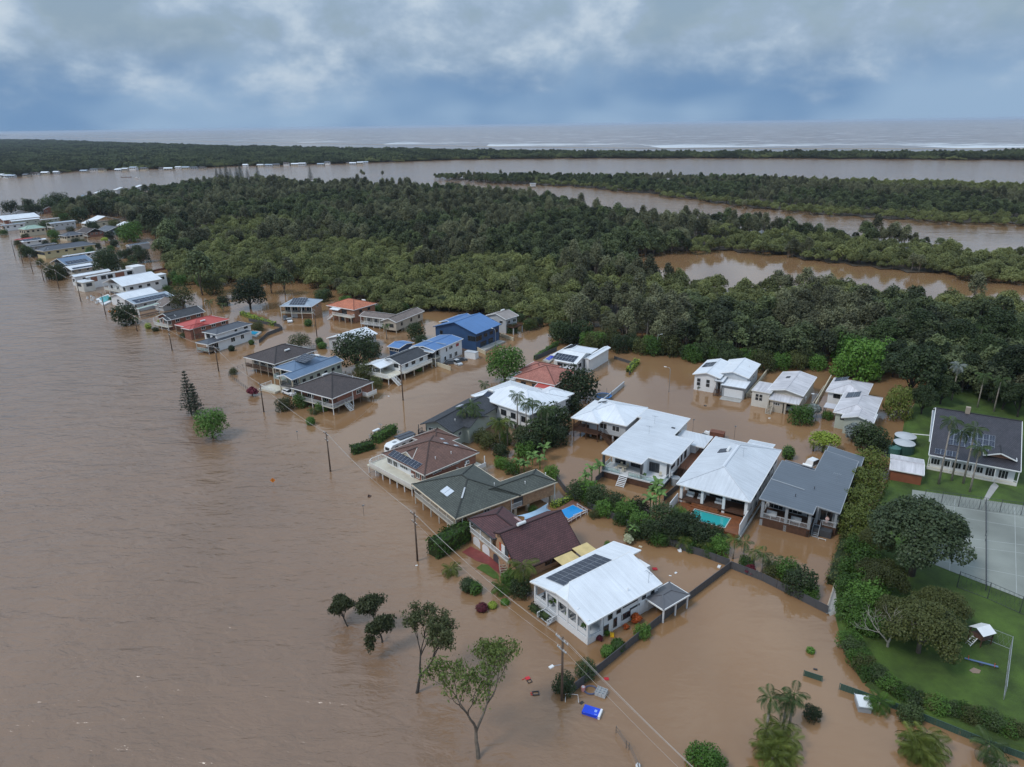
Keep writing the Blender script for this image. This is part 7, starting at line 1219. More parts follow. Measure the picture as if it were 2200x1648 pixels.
def build_plants():
    q = 'Q'
    # out in the river
    gum((1030, 1632), (1003, 1425), 'tall open gum tree with forked grey trunk leaning out of the flood', 'gum_tree', M_GUM, BARK, 12, .40, 8, .17, lean=(-.16, .05), levels=6, clump=.5)
    gum((893, 1492), (884, 1342), 'dark she oak with bare lower trunk standing in the river beside the gum', 'she_oak', M_CAS, BARKD, 21, .30, 13, .15, levels=6, lean=(-.02, 0), clump=.40); gum((822, 1382), (820, 1306), 'bushy dark she oak standing low in the river', 'she_oak', M_CAS, BARKD, 9, .46, 22, .14, levels=6, clump=.42); gum((750, 1345), (752, 1292), 'smallest dark she oak, outermost in the river', 'she_oak', M_CAS, BARKD, 14, .34, 22, .13, levels=6, clump=.32)
    norfolk((385, 797), (411, 890), 'taller of the two dark norfolk pines standing in the river'); norfolk((413, 822), (424, 897), 'shorter norfolk pine close beside the round tree in the river'); tree('greentree', q, 451, 903, 35, 'round leafy tree standing alone in the river beside the pines', sz=.95)
    # front of the maroon and white houses
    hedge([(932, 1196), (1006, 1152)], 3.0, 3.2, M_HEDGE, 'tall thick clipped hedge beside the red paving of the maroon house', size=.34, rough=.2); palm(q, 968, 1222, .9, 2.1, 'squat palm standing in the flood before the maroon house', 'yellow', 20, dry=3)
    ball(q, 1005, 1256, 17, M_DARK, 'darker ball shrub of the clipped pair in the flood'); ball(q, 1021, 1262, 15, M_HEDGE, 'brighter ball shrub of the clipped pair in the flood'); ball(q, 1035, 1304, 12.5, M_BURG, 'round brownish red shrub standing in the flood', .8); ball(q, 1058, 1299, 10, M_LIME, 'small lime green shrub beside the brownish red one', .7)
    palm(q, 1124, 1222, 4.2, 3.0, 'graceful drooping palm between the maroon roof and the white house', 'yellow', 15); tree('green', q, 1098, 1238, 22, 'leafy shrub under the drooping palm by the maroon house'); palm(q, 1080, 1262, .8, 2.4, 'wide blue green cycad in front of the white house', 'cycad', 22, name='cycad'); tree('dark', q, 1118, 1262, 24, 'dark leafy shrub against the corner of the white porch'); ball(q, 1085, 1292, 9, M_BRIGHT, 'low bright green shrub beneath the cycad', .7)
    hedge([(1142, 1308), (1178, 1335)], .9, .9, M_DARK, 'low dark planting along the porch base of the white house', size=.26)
    tree('red', q, 1367, 1326, 14, 'large flame red croton against the white house wall'); tree('red', q, 1345, 1344, 8, 'small red croton beside the white house window'); tree('burgundy', q, 1288, 1369, 9, 'burgundy cordyline at the corner of the white house'); ball(q, 1305, 1399, 15, M_HEDGE, 'clipped ball shrub inside the dark fence, nearer the corner'); ball(q, 1327, 1386, 16, M_HEDGE, 'clipped ball shrub inside the dark fence, beside its twin'); tree('green', q, 1381, 1354, 19, 'rounded green shrub between croton and dark fence'); tree('green', q, 1302, 1358, 8, 'thin green shrub by the white house windows')
    tree('dark', q, 1258, 1438, 23, 'dark leafy shrub at the end of the dark fence'); tree('dark', q, 1212, 1468, 25, 'dark shrub round the foot of the street pole')
    # garden strip behind the maroon and white houses
    strip = [('dark', 1240, 1052, 24), ('bright', 1262, 1048, 26), ('dark', 1282, 1066, 26), ('green', 1300, 1090, 22), ('dark', 1320, 1078, 24), ('green', 1345, 1094, 26), ('dark', 1372, 1088, 24), ('green', 1378, 1122, 28), ('dark', 1400, 1140, 26), ('dark', 1425, 1110, 30), ('dark', 1452, 1140, 30), ('dark', 1480, 1120, 26), ('dark', 1500, 1150, 30), ('dark', 1530, 1145, 28), ('green', 1546, 1172, 24), ('green', 1690, 1222, 28), ('dark', 1722, 1246, 36), ('olive', 1662, 1222, 22), ('green', 1740, 1272, 20), ('dark', 1362, 1140, 20), ('green', 1268, 1072, 18), ('green', 1335, 1112, 18), ('green', 1415, 1158, 18), ('green', 1482, 1168, 18), ('green', 1522, 1182, 16), ('green', 1604, 1206, 16), ('green', 1462, 1106, 20)]
    for k, x, y, r in strip: tree(k, q, x, y, r, {'dark': 'dark glossy shrub in the thick garden strip along the grey back fence', 'green': 'mid green shrub in the thick garden strip along the grey back fence', 'bright': 'bright green shrub at the head of the garden strip', 'olive': 'yellowish shrub in the garden strip behind the palms'}[k], 'shrubs of the garden strip')
    for x, y, hh in ((1272, 1008, 3.2), (1258, 1022, 2.8), (1288, 1000, 3.0)): banana(q, x, y, hh, .9, 'banana plant at the head of the garden strip by the white skillion house', 9, 'bananas at the head of the garden strip')
    for x, y, hh in ((1406, 1052, 4.2), (1418, 1062, 3.6), (1398, 1072, 3.4), (1412, 1040, 4.8)): banana(q, x, y, hh, 1.0, 'tall banana plant between the two white roofed houses', 9, 'bananas between the white houses')
    for x, y, hh, k in ((1462, 1108, 2.2, 'green'), (1496, 1140, 2.6, 'green'), (1515, 1168, 1.6, 'yellow'), (1548, 1150, 2.0, 'green'), (1470, 1160, 1.6, 'yellow'), (1440, 1148, 1.6, 'green')): palm(q, x, y, hh, 2.2, 'bushy palm in the garden strip below the timber pool deck', k, 13, 'palms below the pool deck')
    for x, y, hh in ((1578, 1166, 3.2), (1600, 1172, 3.4), (1622, 1186, 3.0), (1640, 1196, 3.2), (1660, 1204, 2.6)): palm(q, x, y, hh, 1.9, 'slender palm in the clump at the corner of the grey fence', 'yellow' if x % 4 else 'green', 11, 'slender palms at the fence corner')
    tree('burgundy', q, 1612, 1222, 14, 'burgundy shrub under the slender palms'); tree('cream', q, 1350, 1156, 14, 'cream flowering shrub behind the white house roof'); banana(q, 1362, 1136, 2.2, .7, 'young banana beside the cream flowering shrub'); tree('bright', q, 1306, 1168, 9, 'small bright shrub at the back of the white house'); tree('olive', q, 1277, 1103, 12, 'grey green shrub at the corner of the blue pool')
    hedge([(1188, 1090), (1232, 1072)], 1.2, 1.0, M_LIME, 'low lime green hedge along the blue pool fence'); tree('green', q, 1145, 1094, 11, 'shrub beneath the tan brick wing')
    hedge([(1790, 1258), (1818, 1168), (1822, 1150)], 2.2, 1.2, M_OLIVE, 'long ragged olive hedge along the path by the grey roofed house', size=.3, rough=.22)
    # garden behind the brown and green roofs
    for x, y, r, k in ((1190, 898, 38, 'dark'), (1160, 930, 36, 'dark'), (1135, 950, 30, 'dark'), (1195, 935, 26, 'dark'), (1118, 940, 22, 'forest'), (1240, 826, 42, 'dark'), (1222, 862, 28, 'dark'), (1052, 948, 22, 'olive'), (1076, 966, 17, 'dark'), (942, 918, 20, 'dark'), (1076, 992, 16, 'bright'), (1100, 1004, 18, 'green'), (1184, 1016, 18, 'bright'), (1036, 938, 20, 'olive'), (1128, 966, 22, 'green'), (1086, 940, 16, 'green')):
        tree(k, q, x, y, r, {'dark': 'dense dark tree in the palm garden between the flooded streets', 'forest': 'dark leafy tree in the palm garden', 'olive': 'olive shrub below the palms behind the brown roof', 'bright': 'bright green shrub in the flooded back garden', 'green': 'mid green shrub in the flooded back garden'}[k], 'trees and shrubs of the palm garden')
    for x, y, hh, d in ((997, 886, 6.5, 2), (1016, 874, 7.5, 2), (1022, 888, 6.5, 2), (1111, 853, 9.0, 1), (1130, 872, 8.5, 1), (1144, 868, 9.0, 1), (1163, 880, 8.5, 2), (1175, 886, 8.0, 2)): palm(q, x, y, hh, 2.5, 'tall slender palm in the garden between the flooded streets', 'green', 13, 'tall palms of the palm garden', dry=d, lean=.3)
    palm(q, 1073, 914, 5.6, 3.2, 'shaggy palm with hanging fronds, left of the pair in the palm garden', 'yellow', 16, dry=2); palm(q, 1090, 912, 5.4, 3.2, 'shaggy palm with dead skirt, right of the pair in the palm garden', 'green', 16, dry=4); palm(q, 1042, 826, 2.4, 2.2, 'short palm behind the white hipped house', 'green', 12)
    for x, y, hh in ((1144, 978, 2.4), (1160, 985, 2.6), (1114, 994, 2.0), (1170, 962, 3.0), (1126, 998, 1.8)): banana(q, x, y, hh, 1.0, 'banana plant with torn leaves in the flooded back garden', 9, 'bananas of the palm garden')
    hedge([(758, 974), (800, 962)], 2.4, 1.7, M_HEDGE, 'clipped square hedge nearest the street pole', size=.3); hedge([(806, 952), (846, 928)], 2.2, 2.0, M_HEDGE, 'clipped square hedge beside the caravan', size=.3)
    # street trees
    tree('greentree', q, 1085, 776, 42, 'wide domed tree standing in the flooded street', sz=.95, name='street_tree'); tree('darktree', q, 764, 742, 46, 'big dark tree before the white steel roof', sz=.95); tree('olive', q, 800, 752, 20, 'thin olive tree beside the big dark one'); tree('olivetree', q, 642, 731, 25, 'small sparse domed tree beside the fence corner', sz=.7); tree('olive', q, 784, 797, 25, 'rounded olive shrub by the white deck house'); tree('olive', q, 808, 822, 15, 'grey green shrub at the foot of the white deck'); ball(q, 686, 733, 9, M_HEDGE, 'taller clipped ball shrub by the timber fence'); ball(q, 692, 742, 10, M_HEDGE, 'lower clipped ball shrub by the timber fence', .8); ball(q, 898, 790, 9, M_HEDGE, 'clipped shrub under the white deck stairs'); ball(q, 662, 693, 9, M_HEDGE, 'round shrub standing in water before the slate roof house')
    tree('green', q, 645, 861, 17, 'shrub against the white balcony of the brick house on stumps'); palm(q, 674, 880, 1.2, 2.0, 'ferny palm clump before the brick house on stumps', 'green', 16); tree('green', q, 690, 872, 14, 'leafy shrub beside the ferny palm'); tree('olive', q, 609, 866, 19, 'grey green shrub in the river by the terrace'); ball(q, 667, 904, 10, M_BRIGHT, 'bright green shrub standing out in the flood'); tree('burgundy', q, 541, 840, 13, 'brown leaved shrub against the terrace wall'); tree('olive', q, 501, 797, 9, 'thin shrub inside the timber fence on the point'); tree('dark', q, 894, 712, 20, 'dark tree between the beige house and the navy house'); tree('dark', q, 905, 730, 15, 'shrub before the navy house wall'); palm(q, 829, 704, 4.2, 2.0, 'fan palm with thin trunk before the beige house', 'green', 12); tree('green', q, 1100, 704, 14, 'shrub beside the timber balcony'); hedge([(1040, 735), (1070, 722)], 1.6, 1.2, M_HEDGE, 'planter hedge before the navy house', size=.3); hedge([(1150, 772), (1196, 742)], 1.2, 1.2, M_HEDGE, 'hedge inside the dark fence by the white angular house', size=.3); hedge([(1350, 800), (1368, 780)], 1.6, 1.4, M_LIME, 'yellow green hedge beside the flooded cul de sac', size=.3)
    hedge([(520, 676), (548, 686), (590, 700)], 1.8, 1.3, M_LIME, 'yellow flowering hedge behind the curved dark fence', size=.34); tree('olive', q, 552, 700, 14, 'sparse shrubs inside the curved dark fence')
    # towards the far end
    for x, y, r, k, t in ((266, 674, 27, 'dark', 'dark wind shaped tree in the river before the green carport'), (390, 634, 26, 'olivetree', 'thin crowned tree behind the dark tiled house'), (532, 620, 36, 'darktree', 'broad dark tree with pale limbs on the flooded flat'), (580, 600, 26, 'forest', 'upright dark tree at the mouth of the inlet'), (610, 606, 24, 'forest', 'leafy dark tree beside the inlet'), (428, 588, 40, 'forest', 'big grey green tree on the flooded flat'), (228, 558, 30, 'darktree', 'large dark tree behind the blue solar roofs'), (232, 566, 16, 'green', 'small round tree in front of the large dark one'), (116, 584, 20, 'olive', 'scrubby tree on the river edge'), (132, 578, 12, 'dark', 'dark shrub on the river edge'), (280, 500, 24, 'green', 'green tree by the pale blue house'), (225, 514, 9, 'lime', 'small lime tree by the brick house'), (118, 505, 11, 'green', 'round tree beside the cream stairs'), (170, 460, 21, 'dark', 'rounded dark tree behind the white roofs'), (128, 460, 14, 'olive', 'olive shrub behind the white roofs'), (348, 530, 24, 'forest', 'dark tree beside the three door shed'), (305, 550, 16, 'dark', 'dark shrub on the flooded flat'), (276, 542, 10, 'dark', 'small dark shrub by the pale shed'), (360, 505, 26, 'forest', 'tall dark tree at the wood corner'), (330, 475, 28, 'forest', 'dark tree above the white cottages'), (55, 540, 14, 'dark', 'dark shrub before the grey hip roofs'), (94, 485, 10, 'dark', 'shrub beside the boxy grey house'), (205, 492, 10, 'dark', 'shrub before the long cream house'), (190, 545, 9, 'green', 'small palm like shrub among white roofs'), (478, 645, 14, 'dark', 'low shrub on the flooded flat by the fence'), (455, 615, 22, 'olive', 'thin tree over the old tank wall'), (170, 703, 6, 'lime', 'x')):
        if t != 'x': tree(k, q, x, y, r, t)
    for x, y, r in ((22, 445, 16), (50, 452, 12), (75, 448, 14), (100, 440, 18), (128, 432, 20), (150, 438, 18), (190, 440, 20), (215, 446, 16), (232, 430, 22), (260, 442, 18), (60, 436, 12)): tree('dark', q, x, y, r, 'dark tree in the clump at the bend of the river row', 'dark trees at the bend')
    for x, y, hh in ((450, 650, 4.5), (478, 655, 3.0), (48, 428, 9), (290, 565, 4), (100, 420, 9)): palm(q, x, y, hh, 2.4, 'small far palm on the flooded flat or the bend', 'green', 9, 'far palms')
    for x, y, r in ((560, 335, 60), (610, 440, 55), (1080, 350, 70), (1290, 480, 60), (900, 540, 50), (640, 545, 40), (1140, 590, 50), (420, 690, 45), (1190, 700, 60), (1440, 690, 60), (1620, 640, 60), (1760, 900, 50), (1950, 1010, 60), (1690, 1190, 40), (1990, 1120, 70), (720, 900, 60), (1340, 330, 60), (760, 250, 60), (300, 490, 45), (980, 560, 50), (1420, 430, 70), (1300, 620, 45), (1560, 760, 60), (1490, 830, 60), (540, 560, 40), (830, 400, 45), (330, 655, 60), (260, 610, 45), (200, 560, 40), (470, 780, 45), (600, 930, 60), (690, 960, 50), (1330, 1210, 45), (860, 640, 40), (1060, 650, 50), (40, 430, 45), (1520, 470, 70), (1350, 560, 50)): tree(('dark', 'green', 'olive')[int(x) % 3], 'K', x, y, r, 'leafy garden tree standing between the roofs of the far river row', 'garden trees of the far river row')
    palm(q, 292, 686, 2.6, 1.5, 'stub topped palm standing in the river', 'green', 7); ball(q, 318, 700, 7, M_LIME, 'flowering yellow shrub in the river below the porch gablet'); ball(q, 346, 693, 8, M_LIME, 'larger flowering yellow shrub below the porch gablet'); ball(q, 334, 707, 7, M_OLIVE, 'low dull shrub in the river below the porch gablet', .7); ball(q, 395, 720, 9, M_OLIVE, 'low shrub in the river below the red roof', .6); ball(q, 497, 748, 7, M_DARK, 'small shrub at the corner of the white two tier house'); ball(q, 540, 735, 6, M_HEDGE, 'clipped shrub by the white two tier house')
    for i, x in enumerate((468, 477, 489, 498, 511, 519, 534, 556)): norfolk((x, 360 - (i * 5) % 14), (x, 392), 'far norfolk pine in the row standing above the wood', 'far_norfolk_pine')['group'] = 'far norfolk pines above the wood'
    norfolk((667, 356), (668, 390), 'single grey pine standing above the wood')
    # lawn block on the right

    tree('fig', q, 1975, 1150, 118, 'huge spreading dark fig tree beside the tennis court', k=0, land=.5)
    for x, y, r, t in ((1985, 1350, 96, 'broad olive tree over the play lawn'), (1895, 1240, 62, 'olive tree between the fig and the bank'), (2020, 1310, 66, 'olive tree behind the bare white branches'), (1925, 1320, 58, 'olive tree around the bare white branches'), (1880, 1165, 44, 'olive tree wedged between the clipped row and the fig')): tree('bigolive', q, x, y, r, t, land=.5)
    for x, y, r, t in ((1826, 1222, 26, 'bright leafed shrub tree at the top of the bank'), (1822, 1262, 30, 'leafy shrub tree in the middle of the bank'), (1828, 1310, 34, 'leafy shrub tree at the foot of the path'), (1856, 1290, 40, 'leafy shrub tree behind the one at the foot of the path'), (1850, 1340, 30, 'low shrub tree below the bare branches'), (1840, 1180, 26, 'leafy shrub tree under the clipped row'), (1866, 1216, 38, 'leafy tree filling the gap between bank and olive tree'), (1872, 1262, 38, 'leafy tree above the bare white branches'), (1880, 1345, 32, 'leafy shrub tree at the foot of the dead tree')): tree('green', q, x, y, r, t, land=.3)
    gum((1910, 1388), (1905, 1290), 'dead tree with bare white branches on the lawn', 'dead_tree', M_DRY, paint('bleached_wood', (.36, .33, .29), .8, .1), 8, .38, 0, .01, levels=5)
    for i, (x, y, s_) in enumerate(((1873, 992, 35), (1864, 1034, 38), (1850, 1076, 39), (1840, 1118, 40), (1852, 1152, 28))): tree('clip', q, x, y, s_, 'rounded yellow green tree in the clipped row beside the grey roofed house', 'clipped row beside the grey roof', sz=1.05)
    tree('clip', q, 1932, 862, 28, 'tall clipped oval tree beside the stained white roofs', sz=1.7); tree('green', q, 1722, 888, 27, 'leafy tree by the flooded carport'); tree('silver', q, 1748, 880, 19, 'silver palm like shrub by the flooded carport'); tree('lime', q, 1772, 942, 36, 'flat topped lime green tree in the flooded court', sz=.8); palm(q, 1749, 954, 1.8, 1.5, 'small bushy palm in the flooded court, nearer the hedge', 'yellow', 14, bark=BARKD); palm(q, 1768, 960, 1.4, 1.4, 'small bushy palm beside the flat topped tree', 'yellow', 12, bark=BARKD); ball(q, 1694, 972, 14, M_HEDGE, 'ball topped shrub between the white and grey roofs', 1.2); tree('silver', q, 1834, 925, 24, 'silver grey shrub below the stained white roof'); tree('dark', q, 1868, 935, 36, 'dark tree behind the grey roof'); tree('dark', q, 1895, 955, 24, 'dark shrub beside the water tanks'); tree('green', q, 1778, 892, 12, 'small green shrub beside the silver one'); tree('green', q, 1494, 765, 17, 'leafy shrub tree at the corner of the cul de sac'); ball(q, 1503, 830, 8, M_DARK, 'shrub at the wall of the garage house'); ball(q, 1668, 872, 6, M_HEDGE, 'small shrub before the beige house')
    for x, y, r in ((1855, 770, 44), (1825, 752, 34), (1890, 762, 36), (1812, 785, 26), (1870, 795, 24)): tree('bright', q, x, y, r, 'bright green bamboo like clump at the edge of the wood', 'bright bamboo clumps', sz=1.2)
    for x, y, r in ((1966, 790, 70), (2026, 836, 36), (2180, 800, 60), (2120, 760, 50), (2010, 760, 46), (1925, 770, 40), (2195, 860, 40), (1900, 722, 48), (1975, 716, 50), (2060, 728, 50), (2140, 716, 52), (2210, 736, 50), (2160, 850, 34), (1985, 860, 34), (2085, 796, 42), (2135, 806, 38), (2040, 800, 36)): tree('bigdark', q, x, y, r, 'big dark tree behind the slate roofed house', 'big dark trees behind the slate roof', land=.3)
    for x, y, hh in ((2044, 911, 13.2), (2066, 934, 10.2), (2095, 926, 11.6), (2104, 968, 9.0)): palm(q, x, y, hh, 2.6, 'tall palm in front of the slate roofed house', 'green', 13, 'palms before the slate roof', land=.5, dry=1)
    for x, y, hh in ((2059, 790, 9), (2114, 812, 8), (2150, 820, 8), (2110, 706, 10)): palm(q, x, y, hh, 2.6, 'tall palm on the lawn behind the slate roof', 'silver' if x == 2059 else 'green', 13, 'palms behind the slate roof', land=.5)
    bank = [(1824, 1374), (1835, 1392), (1848, 1410), (1860, 1428), (1872, 1444), (1888, 1456), (1904, 1468), (1922, 1480), (1942, 1490), (1960, 1496), (1980, 1504), (2000, 1512), (2020, 1516), (2042, 1524), (2064, 1530), (2086, 1538), (2110, 1546), (2132, 1552), (2156, 1560), (2178, 1566), (2200, 1574)]
    for i, (x, y) in enumerate(bank): tree(('green', 'dark', 'green', 'olive')[i % 4], q, x + rnd.uniform(-4, 4), y + rnd.uniform(-3, 3), rnd.uniform(20, 27), 'leafy shrub in the long hedge along the lawn bank', 'hedge shrubs along the lawn bank', sz=.8, land=.3)
    # bottom right
    for x, y, hh in ((1655, 1508, 5.2), (1690, 1510, 4.6), (1705, 1500, 5.0)): palm(q, x, y, hh, 2.3, 'feathery palm standing in the flood above the yellow clump', 'green', 13, 'feathery palms in the flood', dry=2)
    for x, y, hh in ((1650, 1570, 1.6), (1680, 1560, 1.8), (1672, 1600, 1.4), (1695, 1590, 1.6), (1645, 1605, 1.2), (1660, 1625, 1.0), (1690, 1625, 1.0)): palm(q, x, y, hh, 2.3, 'golden palm in the dense clump under the feathery palms', 'yellow', 17, 'golden palms under the feathery palms')
    for x, y, hh in ((1965, 1585, 1.6), (1990, 1580, 1.8), (2008, 1600, 1.5), (1975, 1610, 1.2), (1998, 1625, 1.0), (1960, 1610, 1.0)): palm(q, x, y, hh, 2.4, 'golden palm in the clump beside the green fence', 'yellow', 17, 'golden palms beside the green fence')
    palm(q, 1889, 1508, 1.2, 2.2, 'dark drooping palm beside the half sunk trailer', 'cycad', 18); tree('dark', q, 1747, 1530, 19, 'dark leafy shrub standing out in the flood'); tree('dark', q, 1958, 1530, 26, 'dark shrub behind the golden palms at the green fence'); palm(q, 2126, 1600, 2.2, 2.6, 'pale feathery palm at the edge of the flood by the green fence', 'green', 14); palm(q, 2150, 1640, 1.2, 2.4, 'low palm under the pale feathery one', 'green', 14); tree('bright', q, 1512, 1622, 36, 'bright green bushy crown rising from the flood', sz=.8); tree('bright', q, 1540, 1640, 24, 'lower bright green bush beside the larger one', sz=.8); ball(q, 1742, 1396, 9, M_BRIGHT, 'little drowned shrub with only its top showing', .8, dense=.3)
    palm(q, 1640, 1660, 1.2, 2.2, 'pale palm top at the foot of the golden clump', 'yellow', 12)
    # shrubs in front of the wood, where its edge meets the water
    E_ = [(1196, 722), (1240, 730), (1290, 738), (1340, 744), (1400, 752), (1440, 758), (1520, 768), (1560, 772), (1610, 776), (1660, 782), (1720, 788), (1770, 795), (700, 640), (740, 655), (800, 668), (850, 672), (880, 672), (1110, 684), (1150, 700), (960, 660), (1000, 662), (390, 605), (420, 612)]
    g = random.Random(4)
    for (ax, ay), (bx, by) in zip(E_[:11], E_[1:12]):
        for k in range(4): t = (k + g.random()) / 4; tree(g.choice(('dark', 'green', 'olive', 'dark')), q, ax + (bx - ax) * t, ay + (by - ay) * t - g.uniform(2, 22), g.uniform(14, 26), 'leafy understorey shrub where the wood meets the flooded street', 'understorey shrubs at the wood edge', sz=1.1)
    for x, y in E_[12:]:
        for k in range(3): tree(g.choice(('dark', 'olive', 'green')), q, x + g.uniform(-16, 16), y - g.uniform(2, 12), g.uniform(10, 16), 'leafy understorey shrub where the wood meets the flooded street', 'understorey shrubs at the wood edge')
build_plants()
# ------------------------------------------------------------------ fences, poles, wires, vehicles, things afloat
def fence(pts, z, mat, label, hh=1.8, pw=2.4, name='panel_fence', ribs=10, rail=None):
    """steel sheet fence: sighted points on its top edge at height z"""
    P = [W(*p, z) for p in pts]; o = P[0]; r = thing(name, label, 'fence', (o[0], o[1], 0)); cache = {}
    for a, b in zip(P[:-1], P[1:]):
        L = np.linalg.norm((b - a)[:2]); n = max(1, round(L / pw)); w = L / n; an = math.atan2((b - a)[1], (b - a)[0]); k = round(w, 1)
        if k not in cache:
            m = MB(); xs = np.linspace(.03, 1 - .03, ribs * 2 + 1)
            for i in range(len(xs) - 1):
                y0, y1 = (.025 if i % 2 else -.025), (.025 if (i + 1) % 2 else -.025)
                for s in (1, -1): q = [(xs[i], y0 + .004 * s, -hh), (xs[i + 1], y1 + .004 * s, -hh), (xs[i + 1], y1 + .004 * s, -.04), (xs[i], y0 + .004 * s, -.04)]; m.face(q[::-1] if s > 0 else q)
            m.box(0, -.035, -.06, 1, .035, 0); cache[k] = m.mesh('panel', mat)
        for i in range(n):
            q = a + (b - a) * i / n - o; e = link('panel', cache[k], r); e.location = (q[0], q[1], z + rnd.uniform(-.015, .015)); e.rotation_euler = (0, rnd.uniform(-.004, .004), an + rnd.uniform(-.006, .006)); e.scale = (w, 1, 1)
        if 'post' not in cache: m = MB(); m.box(-.04, -.045, -hh - .3, .04, .045, .02); cache['post'] = m.mesh('post', rail or mat)
        for i in range(n + 1): q = a + (b - a) * i / n - o; e = link('post', cache['post'], r); e.location = (q[0], q[1], z); e.rotation_euler = (0, 0, an)
    return r
def railfence(pts, z, mat, label, hh=1.1, step=1.8, name='rail_fence', mesh=None, th=.07):
    P = [W(*p, z) for p in pts]; o = P[0]; r = thing(name, label, 'fence', (o[0], o[1], 0)); m0 = MB(); m0.box(-th / 2, -th / 2, -hh - .8, th / 2, th / 2, 0); pm = m0.mesh('post', mat)
    for a, b in zip(P[:-1], P[1:]):
        a, b = a - o + [0, 0, 0], b - o; L = np.linalg.norm((b - a)[:2]); n = max(1, round(L / step))
        for i in range(n + (1 if b is P[-1] - o else 1)): q = a + (b - a) * i / n; e = link('post', pm, r); e.location = (q[0], q[1], z + .03)
        za = np.array([0, 0, z]); a = np.array([a[0], a[1], 0]); b = np.array([b[0], b[1], 0])
        for k in ((0., .5) if not mesh else (0., .97)): m = MB(); m.bar(a + za - [0, 0, hh * k + .03], b + za - [0, 0, hh * k + .03], th * .7); mk('rail', m, mat, r)
        if mesh:
            m = MB(); n = int(L / .6)
            for i in range(n): q0 = a + (b - a) * i / n; q1 = a + (b - a) * (i + 1) / n; m.bar(q0 + za - [0, 0, hh], q1 + za, mesh); m.bar(q0 + za, q1 + za - [0, 0, hh], mesh)
            mk('wire_mesh', m, mat, r)
    return r
def wallrun(pts, z, mat, label, th=.2, hh=2.2, name='garden_wall'):
    P = [W(*p, z) for p in pts]; o = P[0]; r = thing(name, label, 'wall', (o[0], o[1], 0))
    for a, b in zip(P[:-1], P[1:]): a, b = a - o, b - o; m = MB(); m.bar((a[0], a[1], z - hh / 2), (b[0], b[1], z - hh / 2), th, hh); mk('wall_section', m, mat, r); m = MB(); m.bar((a[0], a[1], z + .03), (b[0], b[1], z + .03), th + .08, .06); mk('capping', m, mat, r)
    return r
POLEM = paint('pole_timber', (.11, .075, .055), .85, .3, 1.5); STEEL = paint('galvanised', (.42, .44, .46), .4, .1, metal=.5)
def pole(base, hh, label, arms=2, lamp=False, rot=-.95):
    p = W(*base, 0); r = thing('power_pole', label, 'pole', p, rot); m = MB(); m.tube([(0, 0, -1.2), (0, 0, hh)], [.19, .13], 8); mk('shaft', m, POLEM, r, True)
    for i in range(arms):
        z = hh - .35 - 1.5 * i; L = 1.2 if i == 0 else .9; m = MB(); m.box(-L, -.17, z - .07, L, -.05, z + .07); a = mk('crossarm', m, STEEL if lamp else POLEM, r)
        for x in (-L + .1, -L * .45, L * .45, L - .1): m = MB(); m.tube([(x, -.11, z + .06), (x, -.11, z + .26)], [.06, .04], 6); mk('insulator', m, TRIMW, a)
    if lamp:
        m = MB(); m.bar((0, 0, hh - 4.2), (-.2, -1.3, hh - 3.9), .06); b = mk('lamp_arm', m, STEEL, r); m = MB(); m.box(-.45, -1.9, hh - 4.0, -.05, -1.25, hh - 3.85); mk('lamp_head', m, TRIMW, b)
    return (p, hh, rot)
def wire(a, b, ha, hb, off_a, off_b, label, sag=.9, rad=.015):
    (pa, _, ra), (pb, _, rb) = a, b; A = np.array([pa[0] + math.cos(ra) * off_a, pa[1] + math.sin(ra) * off_a, ha]); B = np.array([pb[0] + math.cos(rb) * off_b, pb[1] + math.sin(rb) * off_b, hb]); m = MB(); P = []
    for i in range(15): t = i / 14; q = A + (B - A) * t; q[2] -= sag * 4 * t * (1 - t); P.append(q - A)
    m.tube(P, rad, 4, False); o = mk('power_line', m, WIREM); o.location = tuple(A); tag(o, label, 'power line', 'power lines along the river street'); return o
WIREM = paint('wire_metal', (.40, .37, .34), .5, .05)
def lamp_post(base, hh, label, dirn=0.):
    p = W(*base, 0); r = thing('street_lamp', label, 'street lamp', p, dirn); m = MB(); m.tube([(0, 0, -1), (0, 0, hh - .4), (.25, 0, hh), (1.3, 0, hh + .1)], [.09, .06, .05, .045], 6); mk('post', m, STEEL, r, True); m = MB(); m.box(1.1, -.14, hh + .03, 1.8, .14, hh + .16); mk('lamp_head', m, TRIMW, r)
